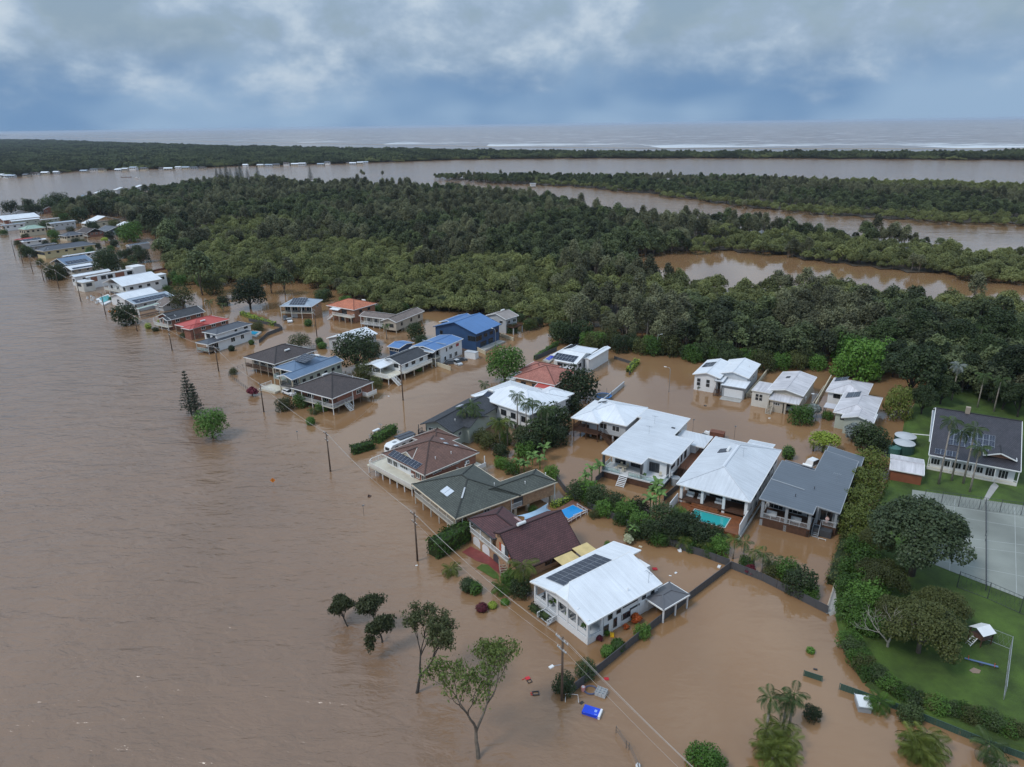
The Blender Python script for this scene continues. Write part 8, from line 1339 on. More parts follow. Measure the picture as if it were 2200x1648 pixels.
def build_street():
    DK = paint('charcoal_sheet', (.085, .088, .095), .5, .12); GR = paint('dark_green_sheet', (.045, .095, .075), .5, .1); BG = paint('beige_wall', (.52, .46, .34), .8, .1); TF = paint('grey_timber', (.13, .11, .095), .85, .25)
    fence([(1236, 1466), (1290, 1425), (1372, 1358), (1476, 1277), (1571, 1206)], 1.45, DK, 'long charcoal sheet fence beside the white house garden'); fence([(1572, 1206), (1640, 1232), (1700, 1262), (1780, 1302)], 1.45, DK, 'charcoal sheet fence under the palms, running to the path'); fence([(1568, 1202), (1511, 1181), (1465, 1167), (1424, 1149), (1370, 1128), (1310, 1098), (1262, 1078)], 1.4, DK, 'charcoal back fence hidden in the thick garden strip'); fence([(1236, 1066), (1212, 1042), (1196, 1020)], 1.4, DK, 'dark fence behind the blue pool garden'); fence([(1280, 1025), (1313, 996)], 1.3, DK, 'short dark fence beside the white skillion house'); fence([(1427, 1064), (1460, 1036)], 1.3, DK, 'short dark fence between the two white roofed houses'); fence([(1805, 1468), (1870, 1491), (1938, 1515), (2010, 1544), (2120, 1588), (2200, 1617), (2290, 1652)], 1.0, GR, 'long green sheet fence along the bank of the lawn'); fence([(1728, 1440), (1768, 1453)], .9, GR, 'stray length of green sheet fence alone in the flood'); fence([(1150, 765), (1196, 745)], 1.4, DK, 'dark fence beside the white angular house'); fence([(1320, 765), (1362, 778), (1352, 800)], .9, DK, 'low dark fence round the drowned drive of the white angular house'); fence([(556, 730), (574, 714), (606, 702), (600, 696), (566, 690), (534, 684)], 1.2, DK, 'curved dark fence round the garden of the two tier house'); fence([(832, 1004), (846, 1000)], .6, TF, 'end of a grey fence by the cream deck')
    wallrun([(926, 774), (968, 788)], 1.2, BG, 'cream rendered wall by the parked cars'); wallrun([(1019, 743), (1043, 755)], 1.2, BG, 'cream rendered wall beside the boat trailer'); wallrun([(1076, 716), (1103, 726)], 1.1, BG, 'cream rendered wall by the timber balcony'); wallrun([(1296, 857), (1320, 838), (1341, 820)], 1.2, LGREY, 'pale curved wall beside the round blue trampoline'); wallrun([(1508, 762), (1570, 776)], 1.1, BG, 'cream wall against the wood behind the garage house'); wallrun([(1604, 846), (1632, 815), (1656, 783)], 1.1, BG, 'cream wall between garage house and beige house'); wallrun([(1752, 866), (1786, 806)], 1.1, BG, 'cream wall beside the stained white roofs'); wallrun([(820, 694), (880, 706)], .9, BG, 'low wall below the blue cabin'); wallrun([(1585, 1160), (1643, 1071), (1690, 1000)], .5, CONC, 'low concrete wall between the pool house and the grey roof'); wallrun([(490, 640), (560, 628)], 1.0, CONC, 'old pale tank wall on the flooded flat', hh=2.0); RB = paint('rust_fence', (.16, .06, .045), .8, .2)
    for i, pts in enumerate((((296, 587), (330, 580), (388, 568)), ((345, 612), (394, 600)), ((262, 640), (330, 620)), ((250, 610), (300, 598)))): wallrun(pts, .9, RB, ('rust brown back fence behind the modern white house', 'rust brown fence below the big grey green tree', 'thin rust fence behind the white gables', 'rust fence beside the low garden shed')[i], .12, 1.8, 'back_fence')
    railfence([(544, 775), (498, 790), (490, 801), (532, 832)], 1.0, TF, 'dark timber post fence enclosing the flooded point', 1.0); railfence([(668, 736), (690, 744)], 1.0, TF, 'short dark fence beside the sparse domed tree', 1.0); railfence([(1105, 722), (1132, 712), (1165, 697)], 1.1, TF, 'dark fence leading to the wood from the cream wall', 1.1); railfence([(1232, 1106), (1262, 1095), (1240, 1082)], 1.1, TRIMW, 'white pool fence round the blue pool', 1.0, 1.4); railfence([(1258, 1095), (1218, 1117)], 1.1, TRIMW, 'white fence at the end of the blue pool', 1.0, 1.4)
    railfence([(2064, 1228), (2130, 1252), (2200, 1282), (2300, 1325)], 3.4, DGREY, 'tall wire fence along the near side of the tennis court', 2.9, 3.0, 'wire_fence', .018); railfence([(1990, 1052), (2065, 1062), (2200, 1080), (2300, 1094)], 3.2, DGREY, 'tall wire fence along the far side of the tennis court', 2.7, 3.0, 'wire_fence', .018); railfence([(2118, 1345), (2177, 1368), (2164, 1475)], 2.6, STEEL, 'old wire fence round the play lawn', 2.1, 3.0, 'wire_fence', .016)
    # path and rail along the bank
    sheet('path', [(1780, 1318), (1796, 1312), (1838, 1150), (1832, 1128), (1822, 1128), (1818, 1160)], .25, CONC, .6); railfence([(1778, 1300), (1800, 1230), (1818, 1160), (1826, 1130)], .9, paint('pale_pipe', (.55, .47, .36), .6, .1), 'pale pipe rail beside the narrow path', .6, 3.0)
    # poles and wires
    poles = {}
    for k, b, hh, t in (('a', (1207, 1505), 10.0, 'near street pole with twin crossarms and lamp by the charcoal fence'), ('b', (897, 1205), 9.4, 'street pole standing in the river before the tan brick house'), ('c', (710, 1013), 9.3, 'street pole standing alone in the river before the square hedges'), ('d', (866, 860), 10.2, 'street pole before the long white deck'), ('e', (567, 885), 8.0, 'street pole in the river beside the curved terrace'), ('f', (470, 798), 8.0, 'street pole in the river before the two tier house'), ('g', (370, 753), 7.4, 'street pole in the river before the red roof'), ('h', (295, 712), 6.0, 'short street pole in the river below the dark gable'), ('i', (227, 676), 9.2, 'street pole in the river before the turquoise pool terrace'), ('j', (174, 648), 9.2, 'street pole in the river before the modern house'), ('k', (127, 620), 9.0, 'street pole in the river before the scrubby tree'), ('l', (94, 602), 9.4, 'street pole in the river before the white roof with solar'), ('m', (70, 584), 9.4, 'street pole in the river before the stepped blue roofs'), ('n', (49, 565), 8.6, 'street pole in the river before the grey hip roofs'), ('o', (32, 550), 9.6, 'street pole in the river before the red cottage'), ('p', (5, 464), 12.0, 'last street pole at the far end of the row'), ('q', (681, 723), 10.0, 'street pole beside the brick houses of the back street')): poles[k] = pole(b, hh, t, 2, k == 'a')
    nx = (poles['a'][0] * 2 - poles['b'][0] * 1 + np.array([2., -6, 0]), 10., -.95)
    seq = [('nx', 'a'), ('a', 'b'), ('b', 'c'), ('c', 'e'), ('e', 'f'), ('f', 'g'), ('g', 'h'), ('h', 'i'), ('i', 'j'), ('j', 'k'), ('k', 'l'), ('l', 'm')]; poles['nx'] = nx
    nm = dict(a='the near street pole', b='the tan brick house pole', c='the hedge pole', e='the terrace pole', f='the two tier house pole', g='the red roof pole', h='the short pole', i='the pool terrace pole', j='the modern house pole', k='the scrubby tree pole', l='the solar roof pole', m='the stepped roofs pole', nx='the flood edge')
    for A, B in seq:
        a, b = poles[A], poles[B]
        for of in (-1.1, .54, 1.1): wire(a, b, a[1] - .1, b[1] - .1, of, of, 'power line from %s to %s' % (nm[A], nm[B]), 1.0)
        if A in ('nx', 'a'): wire(a, b, a[1] - 1.6, b[1] - 1.6, -.6, -.6, 'lower line from %s to %s' % (nm[A], nm[B]), 1.2)
    wire(poles['c'], poles['d'], poles['c'][1] - 1.6, poles['d'][1] - 1.6, .4, .4, 'slack line crossing the flooded side street between two poles', 1.8)
    lamp_post((1437, 842), 7.0, 'bare street lamp in the middle of the flooded cul de sac', 2.6); lamp_post((1752, 905), 7., 'street lamp behind the silver shrub', 2.8); lamp_post((1411, 762), 6.5, 'street lamp against the wood', .5); lamp_post((1065, 748), 6.5, 'street lamp before the navy house', 2.4)
    for i, (b, hh, t) in enumerate((((1488, 930), 3.6, 'thin bent pole beside the drowned white ute'), ((1577, 945), 3.6, 'thin pole with a loop behind the pool house'), ((782, 1108), 2.4, 'thin drowned road sign post'), ((640, 944), 2.2, 'thin drowned post with small plate'))): p = W(*b, 0); r = thing('sign_post', t, 'sign post', p, .3); m = MB(); m.tube([(0, 0, -1), (0, 0, hh)], .035, 6); mk('post', m, POLEM, r); m = MB(); m.box(-.25, -.06, hh - .3, .25, -.03, hh); mk('plate', m, STEEL, r)
    p = W(588, 1046, 0); r = thing('warning_sign', 'small orange diamond warning sign standing in the river', 'sign', p, .1); m = MB(); m.tube([(0, 0, -1), (0, 0, 1.2)], .04, 6); mk('post', m, STEEL, r); m = MB(); c = .55; m.face([(0, -.06, 1.1 - .1), (c, -.06, 1.1 + c - .1), (0, -.06, 1.1 + 2 * c - .1), (-c, -.06, 1.1 + c - .1)]); m.face([(0, -.03, 1.0), (-c, -.03, 1.0 + c), (0, -.03, 1.0 + 2 * c), (c, -.03, 1.0 + c)]); mk('plate', m, paint('sign_orange', (.75, .22, .02), .5, .03), r); m = MB(); m.bar((0, -.07, 1.35), (0, -.07, 1.75), .09, .02); m.bar((-.12, -.07, 1.62), (0, -.07, 1.78), .07, .02); m.bar((.12, -.07, 1.62), (0, -.07, 1.78), .07, .02); mk('symbol', m, DGREY, r)
    # vehicles
    GL = GLASS; TY = paint('tyre', (.02, .02, .02), .8, .1)
    def car(fr, x, y, rz, mat, label, kind='car', z=-.25, L=4.6, Wd=1.8, hh=1.5, ute=False):
        p = W(*Z(fr, x, y), .7); r = thing('parked_car' if not ute else 'parked_ute', label, kind, (p[0], p[1], z), rz); m = MB(); prof = [(-L / 2, .35), (L / 2, .35), (L / 2, .75), (L / 2 - .15, .9), (L * .2, 1.0), (-L / 2 + .1, 1.0)]
        def ext(pr, w0, w1, mm):
            n = len(pr); zs = [q[1] for q in pr]; lo, hi = min(zs), max(zs)
            def wd(zz): return w0 + (w1 - w0) * (zz - lo) / (hi - lo)
            A = [(q[0], -wd(q[1]) / 2, q[1]) for q in pr]; B = [(q[0], wd(q[1]) / 2, q[1]) for q in pr]; mm.face(A); mm.face(B[::-1])
            for i in range(n): j = (i + 1) % n; mm.face([A[j], A[i], B[i], B[j]])
        ext(prof, Wd, Wd * .96, m); mk('body', m, mat, r); xa = -L * .06 if ute else -L * .42; m = MB(); ext([(xa, .98), (L * .22, .98), (L * .06, hh), (xa + (.1 if ute else .35), hh)], Wd * .95, Wd * .78, m); mk('cabin', m, mat, r)
        m = MB(); ext([(xa + .12, 1.04), (L * .215, 1.02), (L * .085, hh - .08), (xa + (.2 if ute else .42), hh - .08)], Wd * .965, Wd * .80, m); mk('side_windows', m, GL, r); m = MB(); m.face([(L * .232, -Wd * .42, 1.03), (L * .232, Wd * .42, 1.03), (L * .085, Wd * .36, hh - .02), (L * .085, -Wd * .36, hh - .02)]); mk('windscreen', m, GL, r)
        for sx in (-.32, .32):
            for sy in (-1, 1): m = MB(); m.tube([(L * sx, sy * (Wd / 2 - .12), .34), (L * sx, sy * (Wd / 2 + .02), .34)], .34, 12); w_ = mk('wheel', m, TY, r); m = MB(); m.tube([(L * sx, sy * (Wd / 2 + .02), .34), (L * sx, sy * (Wd / 2 + .03), .34)], .2, 10); mk('rim', m, STEEL, w_)
        for sy in (-1, 1): m = MB(); m.box(L / 2 - .04, sy * Wd * .36 - .18, .68, L / 2 + .02, sy * Wd * .36 + .18, .82); mk('headlight', m, TRIMW, r)
        if ute: m = MB(); m.box(-L / 2 + .1, -Wd / 2 + .12, 1.0, xa - .05, Wd / 2 - .12, 1.03); mk('tray_cover', m, DGREY, r)
    WP = paint('car_white', (.78, .79, .80), .25, .03); SP = paint('car_grey', (.10, .105, .115), .25, .05); car('Q', 622, 687, -1.2, WP, 'white ute parked in shallow water before the slate roof house', 'ute', -.1, 5.0, ute=True); car('Q', 613, 682, -1.2, SP, 'dark car parked beside the white ute'); car('Q', 972, 776, .2, SP, 'dark grey car deep in the water by the white garage', z=-.3); car('Q', 988, 771, .5, SP, 'second dark car behind the dark grey one', z=-.3); car('Q', 983, 778, -.9, paint('car_silver', (.5, .53, .56), .25, .05), 'small pale van nosing out beside the dark cars', 'van', -.3, 3.6, 1.6, 1.8); car('Q', 1696, 873, -2.1, WP, 'white car inside the open carport of the beige house', z=.0); car('Q', 621, 843, -.7, WP, 'white car under the covered balcony house', z=.1); car('Q', 1520, 930, .6, WP, 'white ute half drowned behind the skillion house', 'ute', -.5, 5.2, ute=True); car('Q', 1750, 990, .6, WP, 'white van roof showing above the flood by the grey roof', 'van', -.7, 4.8, 1.9, 2.0)
    p = W(1541, 934, .8); box_thing('box_trailer', 'rust brown caged trailer beside the drowned white ute', 'trailer', (p[0], p[1], 0), -.5, [('tub', paint('rust_steel', (.16, .06, .035), .8, .25, 2.), [(-1.6, -.9, -.3, 1.6, .9, 1.5)], None), ('lid', MATS['rust_steel'], [(-1.65, -.95, 1.5, 1.65, .95, 1.62)], None), ('tow_bar', STEEL, [(1.6, -.05, .3, 2.8, .05, .42)], None)])
    p = W(978, 768, 1.2); box_thing('enclosed_trailer', 'white box trailer parked behind the dark cars', 'trailer', (p[0] + 5, p[1] + 3, 0), -.5, [('body', WHITE, [(-2, -1, -.2, 2, 1, 2.1)], None), ('roof', LGREY, [(-2.05, -1.05, 2.1, 2.05, 1.05, 2.2)], None), ('tow_bar', STEEL, [(2, -.05, .3, 3.2, .05, .42)], None)])
    # caravan, with its dark awning and little gatehouse
    a, b = W(832, 962, 1.7), W(888, 938, 1.7); c = (a + b) / 2; an = math.atan2((b - a)[1], (b - a)[0]); r = thing('caravan', 'long white caravan parked beside the brown tiled house', 'caravan', (c[0], c[1], 0), an); L = np.linalg.norm(b - a) / 2; m = MB(); n = 9; prof = [(-L, .1), (-L - .1, .9), (-L + .1, 1.8), (-L + .7, 2.3), (L - .5, 2.35), (L, 2.0), (L, .1)]; A = [(x, -1.15, z) for x, z in prof]; B = [(x, 1.15, z) for x, z in prof]; m.face(A); m.face(B[::-1])
    for i in range(len(prof)): j = (i + 1) % len(prof); m.face([A[j], A[i], B[i], B[j]])
    mk('body', m, WP, r)
    for x, w in ((-L * .45, .45), (L * .05, .35), (L * .5, .45)): m = MB(); m.box(x - w, -.35, 2.28, x + w, .35, 2.42); mk('roof_hatch', m, SP if w < .4 else MGREY, r)
    for x in (-L * .55, 0, L * .55): m = MB(); m.box(x - .5, -1.19, 1.2, x + .5, -1.14, 1.75); mk('window', m, GL, r)
    m = MB(); m.box(-L - .13, -.6, 1.1, -L + .1, .6, 1.7); mk('front_window', m, GL, r); m = MB(); m.bar((-L, 0, .3), (-L - 1.3, 0, .3), .12); mk('tow_bar', m, STEEL, r); m = MB(); m.box(-L * .9, -1.2, .75, L * .9, -1.16, .95); mk('stripe', m, MGREY, r)
    h = House('carport', 'black flat roofed carport between caravan and square hedge', 'Q', (846, 938), (866, 946), (893, 932), 2.6, 'carport', rot=math.radians(-45)); h.roof(h.gable(h.R, 2.6, 8, 'y'), R_CHAR, DGREY); x0, y0, x1, y1 = h.R; h.posts([(x0 + .2, y0 + .2), (x1 - .2, y0 + .2), (x1 - .2, y1 - .2), (x0 + .2, y1 - .2)], -1, 2.6, DGREY, .12)
    h = House('entry_shelter', 'tiny white roofed entry shelter between the square hedges', 'Q', (800, 925), (808, 928), (816, 922), 2.3, 'shelter', rot=math.radians(-45)); h.roof(h.skil(h.R, 2.3, 2.3, 2.4, 2.4), R_WHITE); x0, y0, x1, y1 = h.R; h.posts([(x0 + .2, y0 + .2), (x1 - .2, y0 + .2), (x1 - .2, y1 - .2), (x0 + .2, y1 - .2)], -1, 2.3, MGREY, .12); h.rail([(x0 - 1, y0 - .4), (x1, y0 - .4)], .2, MGREY, 'wire', .8); h.aerial([(x0, y0, 2.4), (x1, y0, 2.4), (x1, y1, 2.4)], 2.0, 1.)
    # pools and tanks
    def poolmat(nm, col): wm = bpy.data.materials.new(nm); nt, N, L_, b_ = nodes(wm); b_.inputs['Base Color'].default_value = (*col, 1); b_.inputs['Roughness'].default_value = .06; return wm
    def pool(px, z, col, label, pav, edge):
        c0 = W(*px[0], z); r = thing('swimming_pool', label, 'pool', (c0[0], c0[1], 0)); P = [W(*q, z) - [c0[0], c0[1], 0] for q in px]; E_ = [W(*q, z) - [c0[0], c0[1], 0] for q in edge]
        def fl(Q, zz, nm, mt, dz):
            ar = sum(Q[i][0] * Q[(i + 1) % len(Q)][1] - Q[(i + 1) % len(Q)][0] * Q[i][1] for i in range(len(Q))); Q = Q if ar > 0 else Q[::-1]; m = MB(); T_ = [(q[0], q[1], zz) for q in Q]; m.face(T_)
            for i in range(len(T_)): s, t = T_[i], T_[(i + 1) % len(T_)]; m.face([s, (s[0], s[1], zz - dz), (t[0], t[1], zz - dz), t])
            return mk(nm, m, mt, r)
        fl(E_, z - .06, 'paving', pav, 1.2); ctr = sum(P) / len(P); fl([ctr + (q - ctr) * 1.08 for q in P], z - .02, 'coping', CONC, .06); fl(P, z + .01, 'water', poolmat('pool_water', col), .04)
    PV = paint('pool_paving', (.16, .075, .05), .7, .2); pool([(1200, 1099), (1231, 1085), (1253, 1097), (1222, 1114)], .45, (.015, .26, .62), 'small bright blue swimming pool behind the maroon roof', PV, [(1184, 1102), (1232, 1072), (1266, 1094), (1222, 1122)]); pool([(530, 716), (540, 711), (556, 713), (548, 719)], .5, (.03, .34, .55), 'light blue pool inside the curved dark fence', CONC, [(524, 718), (538, 708), (562, 712), (550, 723)]); pool([(1172, 771), (1184, 763), (1192, 766), (1180, 774)], .5, (.01, .04, .45), 'deep blue lap pool beside the white angular house', CONC, [(1166, 773), (1184, 760), (1196, 765), (1180, 778)]); pool([(213, 640), (232, 634), (241, 642), (222, 650)], .6, (.06, .38, .40), 'turquoise pool on the riverside terrace of the white gable house', WHITE, [(206, 642), (232, 631), (246, 643), (222, 655)])
    p = W(1297, 850, .9); r = thing('trampoline', 'round blue trampoline inside the pale curved wall', 'trampoline', (p[0], p[1], 0)); m = MB(); m.tube([(0, 0, .85), (0, 0, .95)], 2.2, 20); mk('pad', m, paint('trampoline_blue', (.03, .16, .42), .6, .05), r); m = MB(); m.tube([(0, 0, .94), (0, 0, .97)], 1.7, 20); mk('mat', m, DGREY, r)
    for k in range(6): m = MB(); a_ = k * math.pi / 3; m.tube([(2.1 * math.cos(a_), 2.1 * math.sin(a_), -1), (2.1 * math.cos(a_), 2.1 * math.sin(a_), 2.4)], .04, 5); mk('leg', m, DGREY, r)
    for i, (x, y, rad, zz, mt, t) in enumerate(((1946, 935, 2.2, 2.3, paint('tank_green', (.03, .075, .065), .5, .1), 'dark green water tank with pale lid, farther of the pair'), (1943, 950, 2.2, 2.3, MATS['tank_green'], 'dark green water tank with pale lid, nearer of the pair'), (1922, 960, 1.3, 1.8, paint('tank_teal', (.05, .14, .12), .5, .1), 'small teal water tank beside the pair'))):
        p = W(x, y, zz + .5); r = thing('water_tank', t, 'tank', (p[0], p[1], .4)); m = MB(); m.tube([(0, 0, -.3), (0, 0, zz)], rad, 22); mk('tank', m, mt, r); m = MB(); m.tube([(0, 0, zz), (0, 0, zz + .5)], [rad + .05, .15], 22); mk('lid', m, LGREY if i < 2 else mt, r)
    p = [W(x, y, 2.4) for x, y in ((1958, 932), (2003, 936))]; c = p[0]; m = MB(); m.tube([(0, 0, 0), tuple(p[1] - p[0])], .12, 6); o = mk('drain_pipe', m, TRIMW); o.location = tuple(c); tag(o, 'white overhead pipe from the slate roofed house to the water tanks', 'pipe')
    # tennis court
    TC = paint('court_turf', (.225, .24, .215), .9, .22, .12); zc = .56; sheet('tennis_court', [(1960, 1052), (2200, 1086), (2700, 1150), (2700, 1500), (2200, 1288), (2040, 1226), (1950, 1190)], zc, TC)
    LN = paint('court_line', (.36, .38, .36), .8, .1)
    def line(a, b, nm): A, B = W(*a, zc + .005), W(*b, zc + .005); m = MB(); d = (B - A) / np.linalg.norm(B - A); n_ = np.array([-d[1], d[0], 0]) * .05; m.face([A - n_, B - n_, B + n_, A + n_]); o = mk('court_line', m, LN); o['kind'] = 'structure'
    for a, b in (((1980, 1078), (2300, 1128)), ((2040, 1108), (2300, 1150)), ((2030, 1150), (2320, 1186)), ((2020, 1166), (2320, 1204)), ((2000, 1200), (2320, 1262)), ((2180, 1090), (2184, 1275)), ((2052, 1072), (2040, 1226))): line(a, b, '')
    for A_, B_, t in (((2117, 1082), (2117, 1152), 'farther tennis net on the green court'), ((2117, 1162), (2117, 1268), 'nearer tennis net on the green court')):
        A, B = W(*A_, zc), W(*B_, zc); r = thing('tennis_net', t, 'tennis net', A); d = B - A; m = MB(); n = int(np.linalg.norm(d) / .5)
        for i in range(n): m.bar(d * i / n + [0, 0, .1], d * (i + 1) / n + [0, 0, .95], .03); m.bar(d * i / n + [0, 0, .95], d * (i + 1) / n + [0, 0, .1], .03)
        mk('mesh', m, DGREY, r); m = MB(); m.bar([0, 0, .98], d + [0, 0, .98], .05, .1); mk('top_band', m, DGREY, r)
        for q in (np.zeros(3), d): m = MB(); m.tube([q, q + [0, 0, 1.1]], .06, 6); mk('post', m, DGREY, r)
    sheet('garden_path', [(2112, 1074), (2124, 1074), (2146, 1044), (2136, 1036), (2128, 1044)], .55, CONC); sheet('puddle', [(2082, 1440), (2092, 1434), (2108, 1440), (2104, 1447), (2090, 1446)], .53, MATS['flood_water'])
    # play things
    p = W(2104, 1378, .5); r = thing('cubby_fort', 'white roofed play fort with ladder on the lawn', 'play fort', (p[0], p[1], .5), .3); m = MB(); m.box(-1, -1, 1.0, 1, 1, 1.1); mk('platform', m, TIMBER, r); m = MB(); m.face([(-1.2, -1.2, 2.0), (1.2, -1.2, 2.0), (1.2, 0, 2.6), (-1.2, 0, 2.6)]); m.face([(1.2, 1.2, 2.0), (-1.2, 1.2, 2.0), (-1.2, 0, 2.6), (1.2, 0, 2.6)]); mk('roof', m, WHITE, r)
    for x in (-.95, .95):
        for y in (-.95, .95): m = MB(); m.box(x - .06, y - .06, 0, x + .06, y + .06, 2.05); mk('post', m, TIMBER, r)
    m = MB()
    for s in (-.35, .35): m.bar((-1, s, 1.05), (-2.1, s, 0), .08)
    for k in range(5): t = (k + .5) / 5; m.bar((-1 - 1.1 * t, -.35, 1.05 - 1.05 * t), (-1 - 1.1 * t, .35, 1.05 - 1.05 * t), .07)
    mk('ladder', m, WHITE, r)
    p = W(2107, 1428, .5); r = thing('seesaw', 'long red and blue seesaw lying on the lawn', 'seesaw', (p[0], p[1], .5), -.55); m = MB(); m.bar((-1.9, 0, .25), (1.9, 0, .5), .28, .07); mk('plank', m, paint('seesaw_blue', (.10, .16, .30), .5, .1), r); m = MB(); m.box(-.2, -.25, 0, .2, .25, .36); mk('pivot', m, DGREY, r)
    for s in (-1, 1): m = MB(); m.bar((s * 1.5, -.2, .4), (s * 1.5, .2, .75), .06); m.bar((s * 1.5, 0, .4), (s * 1.5, 0, .85), .06); mk('handle', m, paint('seesaw_red', (.5, .03, .02), .5, .1), r)
    # afloat near the pole
    RED = paint('red_plastic', (.55, .02, .03), .4, .08); BLK = paint('black_plastic', (.03, .03, .032), .4, .1)
    p = W(1134, 1457, .1); box_thing('floating_chair', 'red plastic chair floating on its back in the flood', 'chair', (p[0], p[1], 0), .4, [('seat', RED, [(-.3, -.25, .05, .3, .3, .12)], None), ('backrest', BLK, [(-.3, -.85, .02, .3, -.78, .1), (-.3, -.32, .02, .3, -.25, .1), (-.3, -.85, .02, -.23, -.25, .1), (.23, -.85, .02, .3, -.25, .1)], None), ('leg', RED, [(-.8, .1, .0, -.3, .16, .08)], None)])
    p = W(1151, 1489, .1); box_thing('floating_chair', 'upturned black framed chair floating in the flood', 'chair', (p[0], p[1], 0), .1, [('frame', BLK, [(-.45, -.35, 0, .45, -.25, .14), (-.45, .25, 0, .45, .35, .14), (-.45, -.25, 0, -.35, .25, .14), (.35, -.25, 0, .45, .25, .14)], None), ('leg', RED, [(-.7, -.2, .02, -.45, -.12, .1), (-.7, .1, .02, -.45, .18, .1)], None)])
    p = W(1272, 1528, .3); r = thing('floating_freezer', 'blue chest with white end and printed side floating on its side', 'chest', (p[0], p[1], 0), -.42); m = MB(); m.box(-1.15, -.65, -.3, .95, .65, .42); mk('body', m, paint('bright_blue', (.012, .06, .62), .35, .06), r); m = MB(); m.box(.95, -.7, -.3, 1.2, .7, .46); mk('lid', m, WHITE, r)
    for k in range(3): m = MB(); m.box(-1.0, -.42 + .32 * k, .42, .1, -.34 + .32 * k, .44); mk('rib', m, MATS['bright_blue'], r)
    m = MB(); m.box(.3, -.1, .42, .62, .3, .432); m.box(.45, -.5, .42, .8, -.42, .432); mk('print', m, paint('print_pale_blue', (.30, .42, .80), .4, .05), r)
    p = W(1292, 1486, .4); r = thing('crate_stack', 'grey plastic crate block afloat beside the hose coil', 'crate', (p[0], p[1], 0), -.5)
    for i in range(3):
        for j in range(3):
            for k in range(2): m = MB(); x, y, z_ = (i - 1) * .48, (j - 1) * .40, -.1 + k * .38; m.box(x - .22, y - .18, z_, x + .22, y - .15, z_ + .34); m.box(x - .22, y + .15, z_, x + .22, y + .18, z_ + .34); m.box(x - .22, y - .15, z_, x - .19, y + .15, z_ + .34); m.box(x + .19, y - .15, z_, x + .22, y + .15, z_ + .34); m.box(x - .2, y - .16, z_, x + .2, y + .16, z_ + .04); mk('crate', m, LGREY, r)
    p = W(1269, 1482, .1); m = MB()
    for k in range(5): rr = .75 + .08 * (k % 3); m.tube([(rr * math.cos(a_), rr * math.sin(a_) * .9, .03 * k + .03) for a_ in np.linspace(0, 2 * math.pi, 25)], .03, 5, False)
    o = mk('hose_coil', m, paint('hose_blue', (.09, .11, .20), .5, .1)); o.location = (p[0], p[1], 0); tag(o, 'blue grey coil of hose afloat beside the crates', 'hose')
    p = W(1253, 1478, .4); r = thing('gas_bottle', 'small faded pink drum afloat at the fence end', 'drum', (p[0], p[1], 0), .2); m = MB(); m.tube([(0, 0, -.2), (0, 0, .6)], .28, 12); mk('drum', m, paint('faded_pink', (.55, .25, .24), .5, .1), r); m = MB(); m.tube([(0, 0, .6), (0, 0, .72)], [.2, .1], 10); mk('cap', m, LGREY, r)
    p = W(1228, 1494, .6); r = thing('pipe_frame', 'white pipe goal frame leaning in the flood by the pole', 'frame', (p[0], p[1], 0), -.15); m = MB(); m.tube([(-.75, -.9, -.3), (-.8, .1, .7), (.8, .1, .7), (.95, -.5, 0)], .035, 6); mk('pipe', m, TRIMW, r)
    for i, (x, y, s, mt, t) in enumerate(((1303, 1458, .32, RED, 'small red tray afloat beyond the charcoal fence'), (1250, 1509, .28, BLK, 'short black plank afloat by the blue chest'), (794, 1066, .4, paint('wet_wood', (.09, .045, .03), .7, .2), 'dark drum bobbing in the river before the tan brick house'), (1515, 871, .35, BLK, 'dark box afloat in the flooded cul de sac'), (1752, 1437, .25, BLK, 'dark ball of debris near the stray fence length'), (895, 1214, .2, TRIMW, 'white float beside the river pole'), (1545, 1217, .4, WHITE, 'white plastic scraps against the charcoal fence'), (1460, 1183, .4, WHITE, 'white plastic chair on the muddy lawn'), (1376, 1174, .3, CREAM, 'cream tub standing on the muddy lawn'), (1407, 1222, .4, RED, 'red toy mower on the muddy lawn'), (1452, 1230, .25, WHITE, 'white bucket afloat on the muddy lawn'), (1315, 1364, .45, paint('yellow_plastic', (.75, .42, .01), .4, .05), 'yellow plastic chair beside the white house'), (835, 851, .3, WHITE, 'white foam block afloat before the river houses'), (1440, 1236, .2, WHITE, 'small white float on the muddy lawn'), (1653, 898, .3, WHITE, 'white scrap afloat in the cul de sac'), (1700, 877, .25, WHITE, 'white bag at the beige house carport'))):
        p = W(x, y, .1); r = thing('floating_debris', t, 'debris', (p[0], p[1], -.05), i * .7); m = MB(); m.box(-s, -s * .6, 0, s, s * .6, s * .45); mk('body', m, mt, r); m = MB(); m.box(-s, s * .45, s * .4, s * .8, s * .62, s * 1.1 if 'chair' in t or 'drum' in t else s * .6); mk('rim', m, mt, r)
    # half sunk trailer at the green fence
    p = W(1855, 1507, .8); r = thing('sunken_trailer', 'half sunk white lidded trailer against the green fence', 'trailer', (p[0], p[1], -.2), 1.35); m = MB(); m.box(-1.1, -.75, 0, 1.1, .75, .8); mk('tub', m, MGREY, r); m = MB(); m.box(-1.0, -.8, .8, 1.15, .8, 1.0); mk('lid', m, WHITE, r); m = MB(); m.box(-1.2, -.85, 1.0, 1.2, -.75, 1.1); m.box(-1.2, .75, 1.0, 1.2, .85, 1.1); m.box(-1.2, -.75, 1.0, -1.1, .75, 1.1); mk('rack', m, STEEL, r)
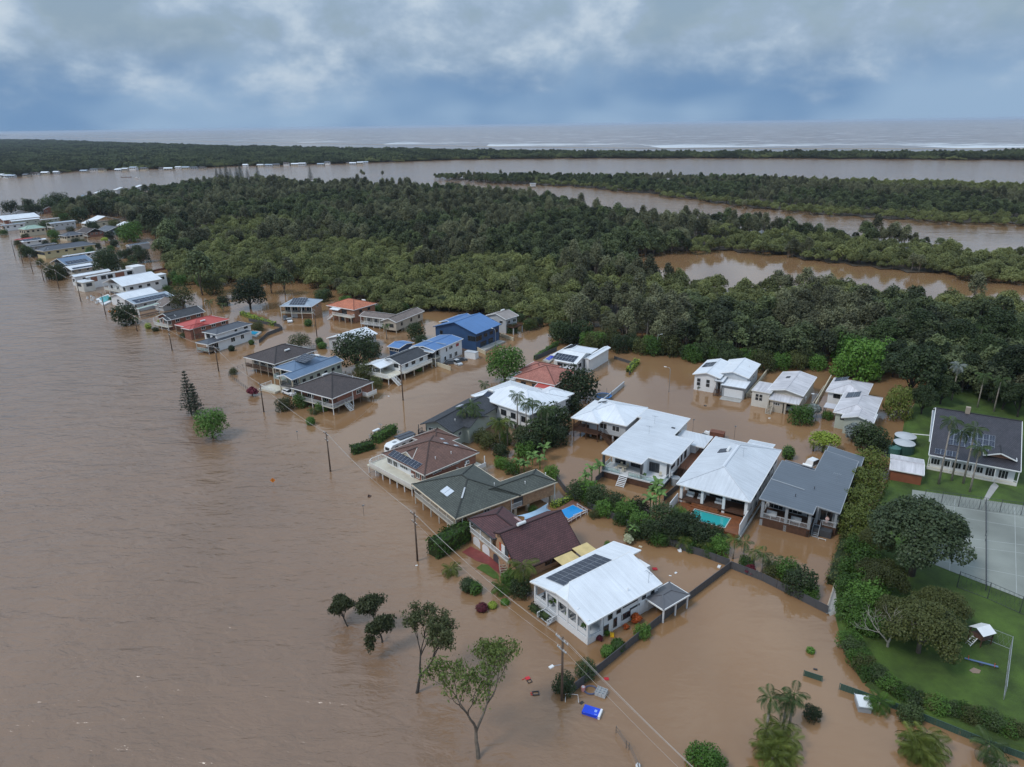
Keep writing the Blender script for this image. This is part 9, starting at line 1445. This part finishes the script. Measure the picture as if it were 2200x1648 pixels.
    # drowned jetty rail at the bottom edge
    railfence([(1324, 1560), (1346, 1592), (1352, 1596), (1372, 1640)], 1.1, TF, 'twisted rail of a drowned jetty rising from the river', 1.0, 2.4, 'jetty_rail')
    p = W(1371, 1642, .4); r = thing('buoy', 'white mooring ball beside the drowned jetty rail', 'buoy', (p[0], p[1], 0)); m = MB(); m.tube([(0, 0, -.2), (0, 0, .1), (0, 0, .4), (0, 0, .5)], [.2, .3, .25, .05], 10); mk('ball', m, WHITE, r, True); m = MB(); m.tube([(0, 0, .5), (0, 0, .7)], .03, 5); mk('ring', m, STEEL, r)
    # riverside terrace stools of the white gable house
    for i, (x, y) in enumerate(((188, 640), (197, 644), (201, 640), (207, 650), (211, 648), (219, 652), (196, 637))): p = W(x, y, .4); box_thing('terrace_pillar', 'short white pillar in the broken riverside terrace wall', 'pillar', (p[0], p[1], 0), -.6, [('shaft', WHITE, [(-.35, -.35, -1, .35, .35, .9)], None), ('cap', CONC, [(-.42, -.42, .9, .42, .42, 1.0)], None)], 'terrace pillars by the turquoise pool')
    p = W(241, 667, .3); box_thing('kayak', 'orange kayak afloat by the white house terrace', 'kayak', (p[0], p[1], 0), .2, [('hull', paint('kayak_orange', (.65, .22, .02), .4, .05), [(-1.5, -.35, -.05, 1.5, .35, .35)], None), ('seat', DGREY, [(-.4, -.25, .33, .3, .25, .37)], None)])
build_street()
def haze():
    mb = MB(); mb.box(-26000, -400, -3, 26000, 47000, 78)
    m = bpy.data.materials.new('haze_air'); m.use_nodes = True; nt = m.node_tree; nt.nodes.remove(nt.nodes['Principled BSDF'])
    v = nt.nodes.new('ShaderNodeVolumePrincipled'); v.inputs['Color'].default_value = (.62, .74, .90, 1); v.inputs['Density'].default_value = HAZE; v.inputs['Anisotropy'].default_value = .2
    nt.links.new(v.outputs[0], nt.nodes['Material Output'].inputs['Volume'])
    o = mk('haze', mb, m); o['kind'] = 'stuff'; o['label'] = 'thin blue rain haze over the far coast'; o['category'] = 'haze'
HAZE = 4e-5
haze()
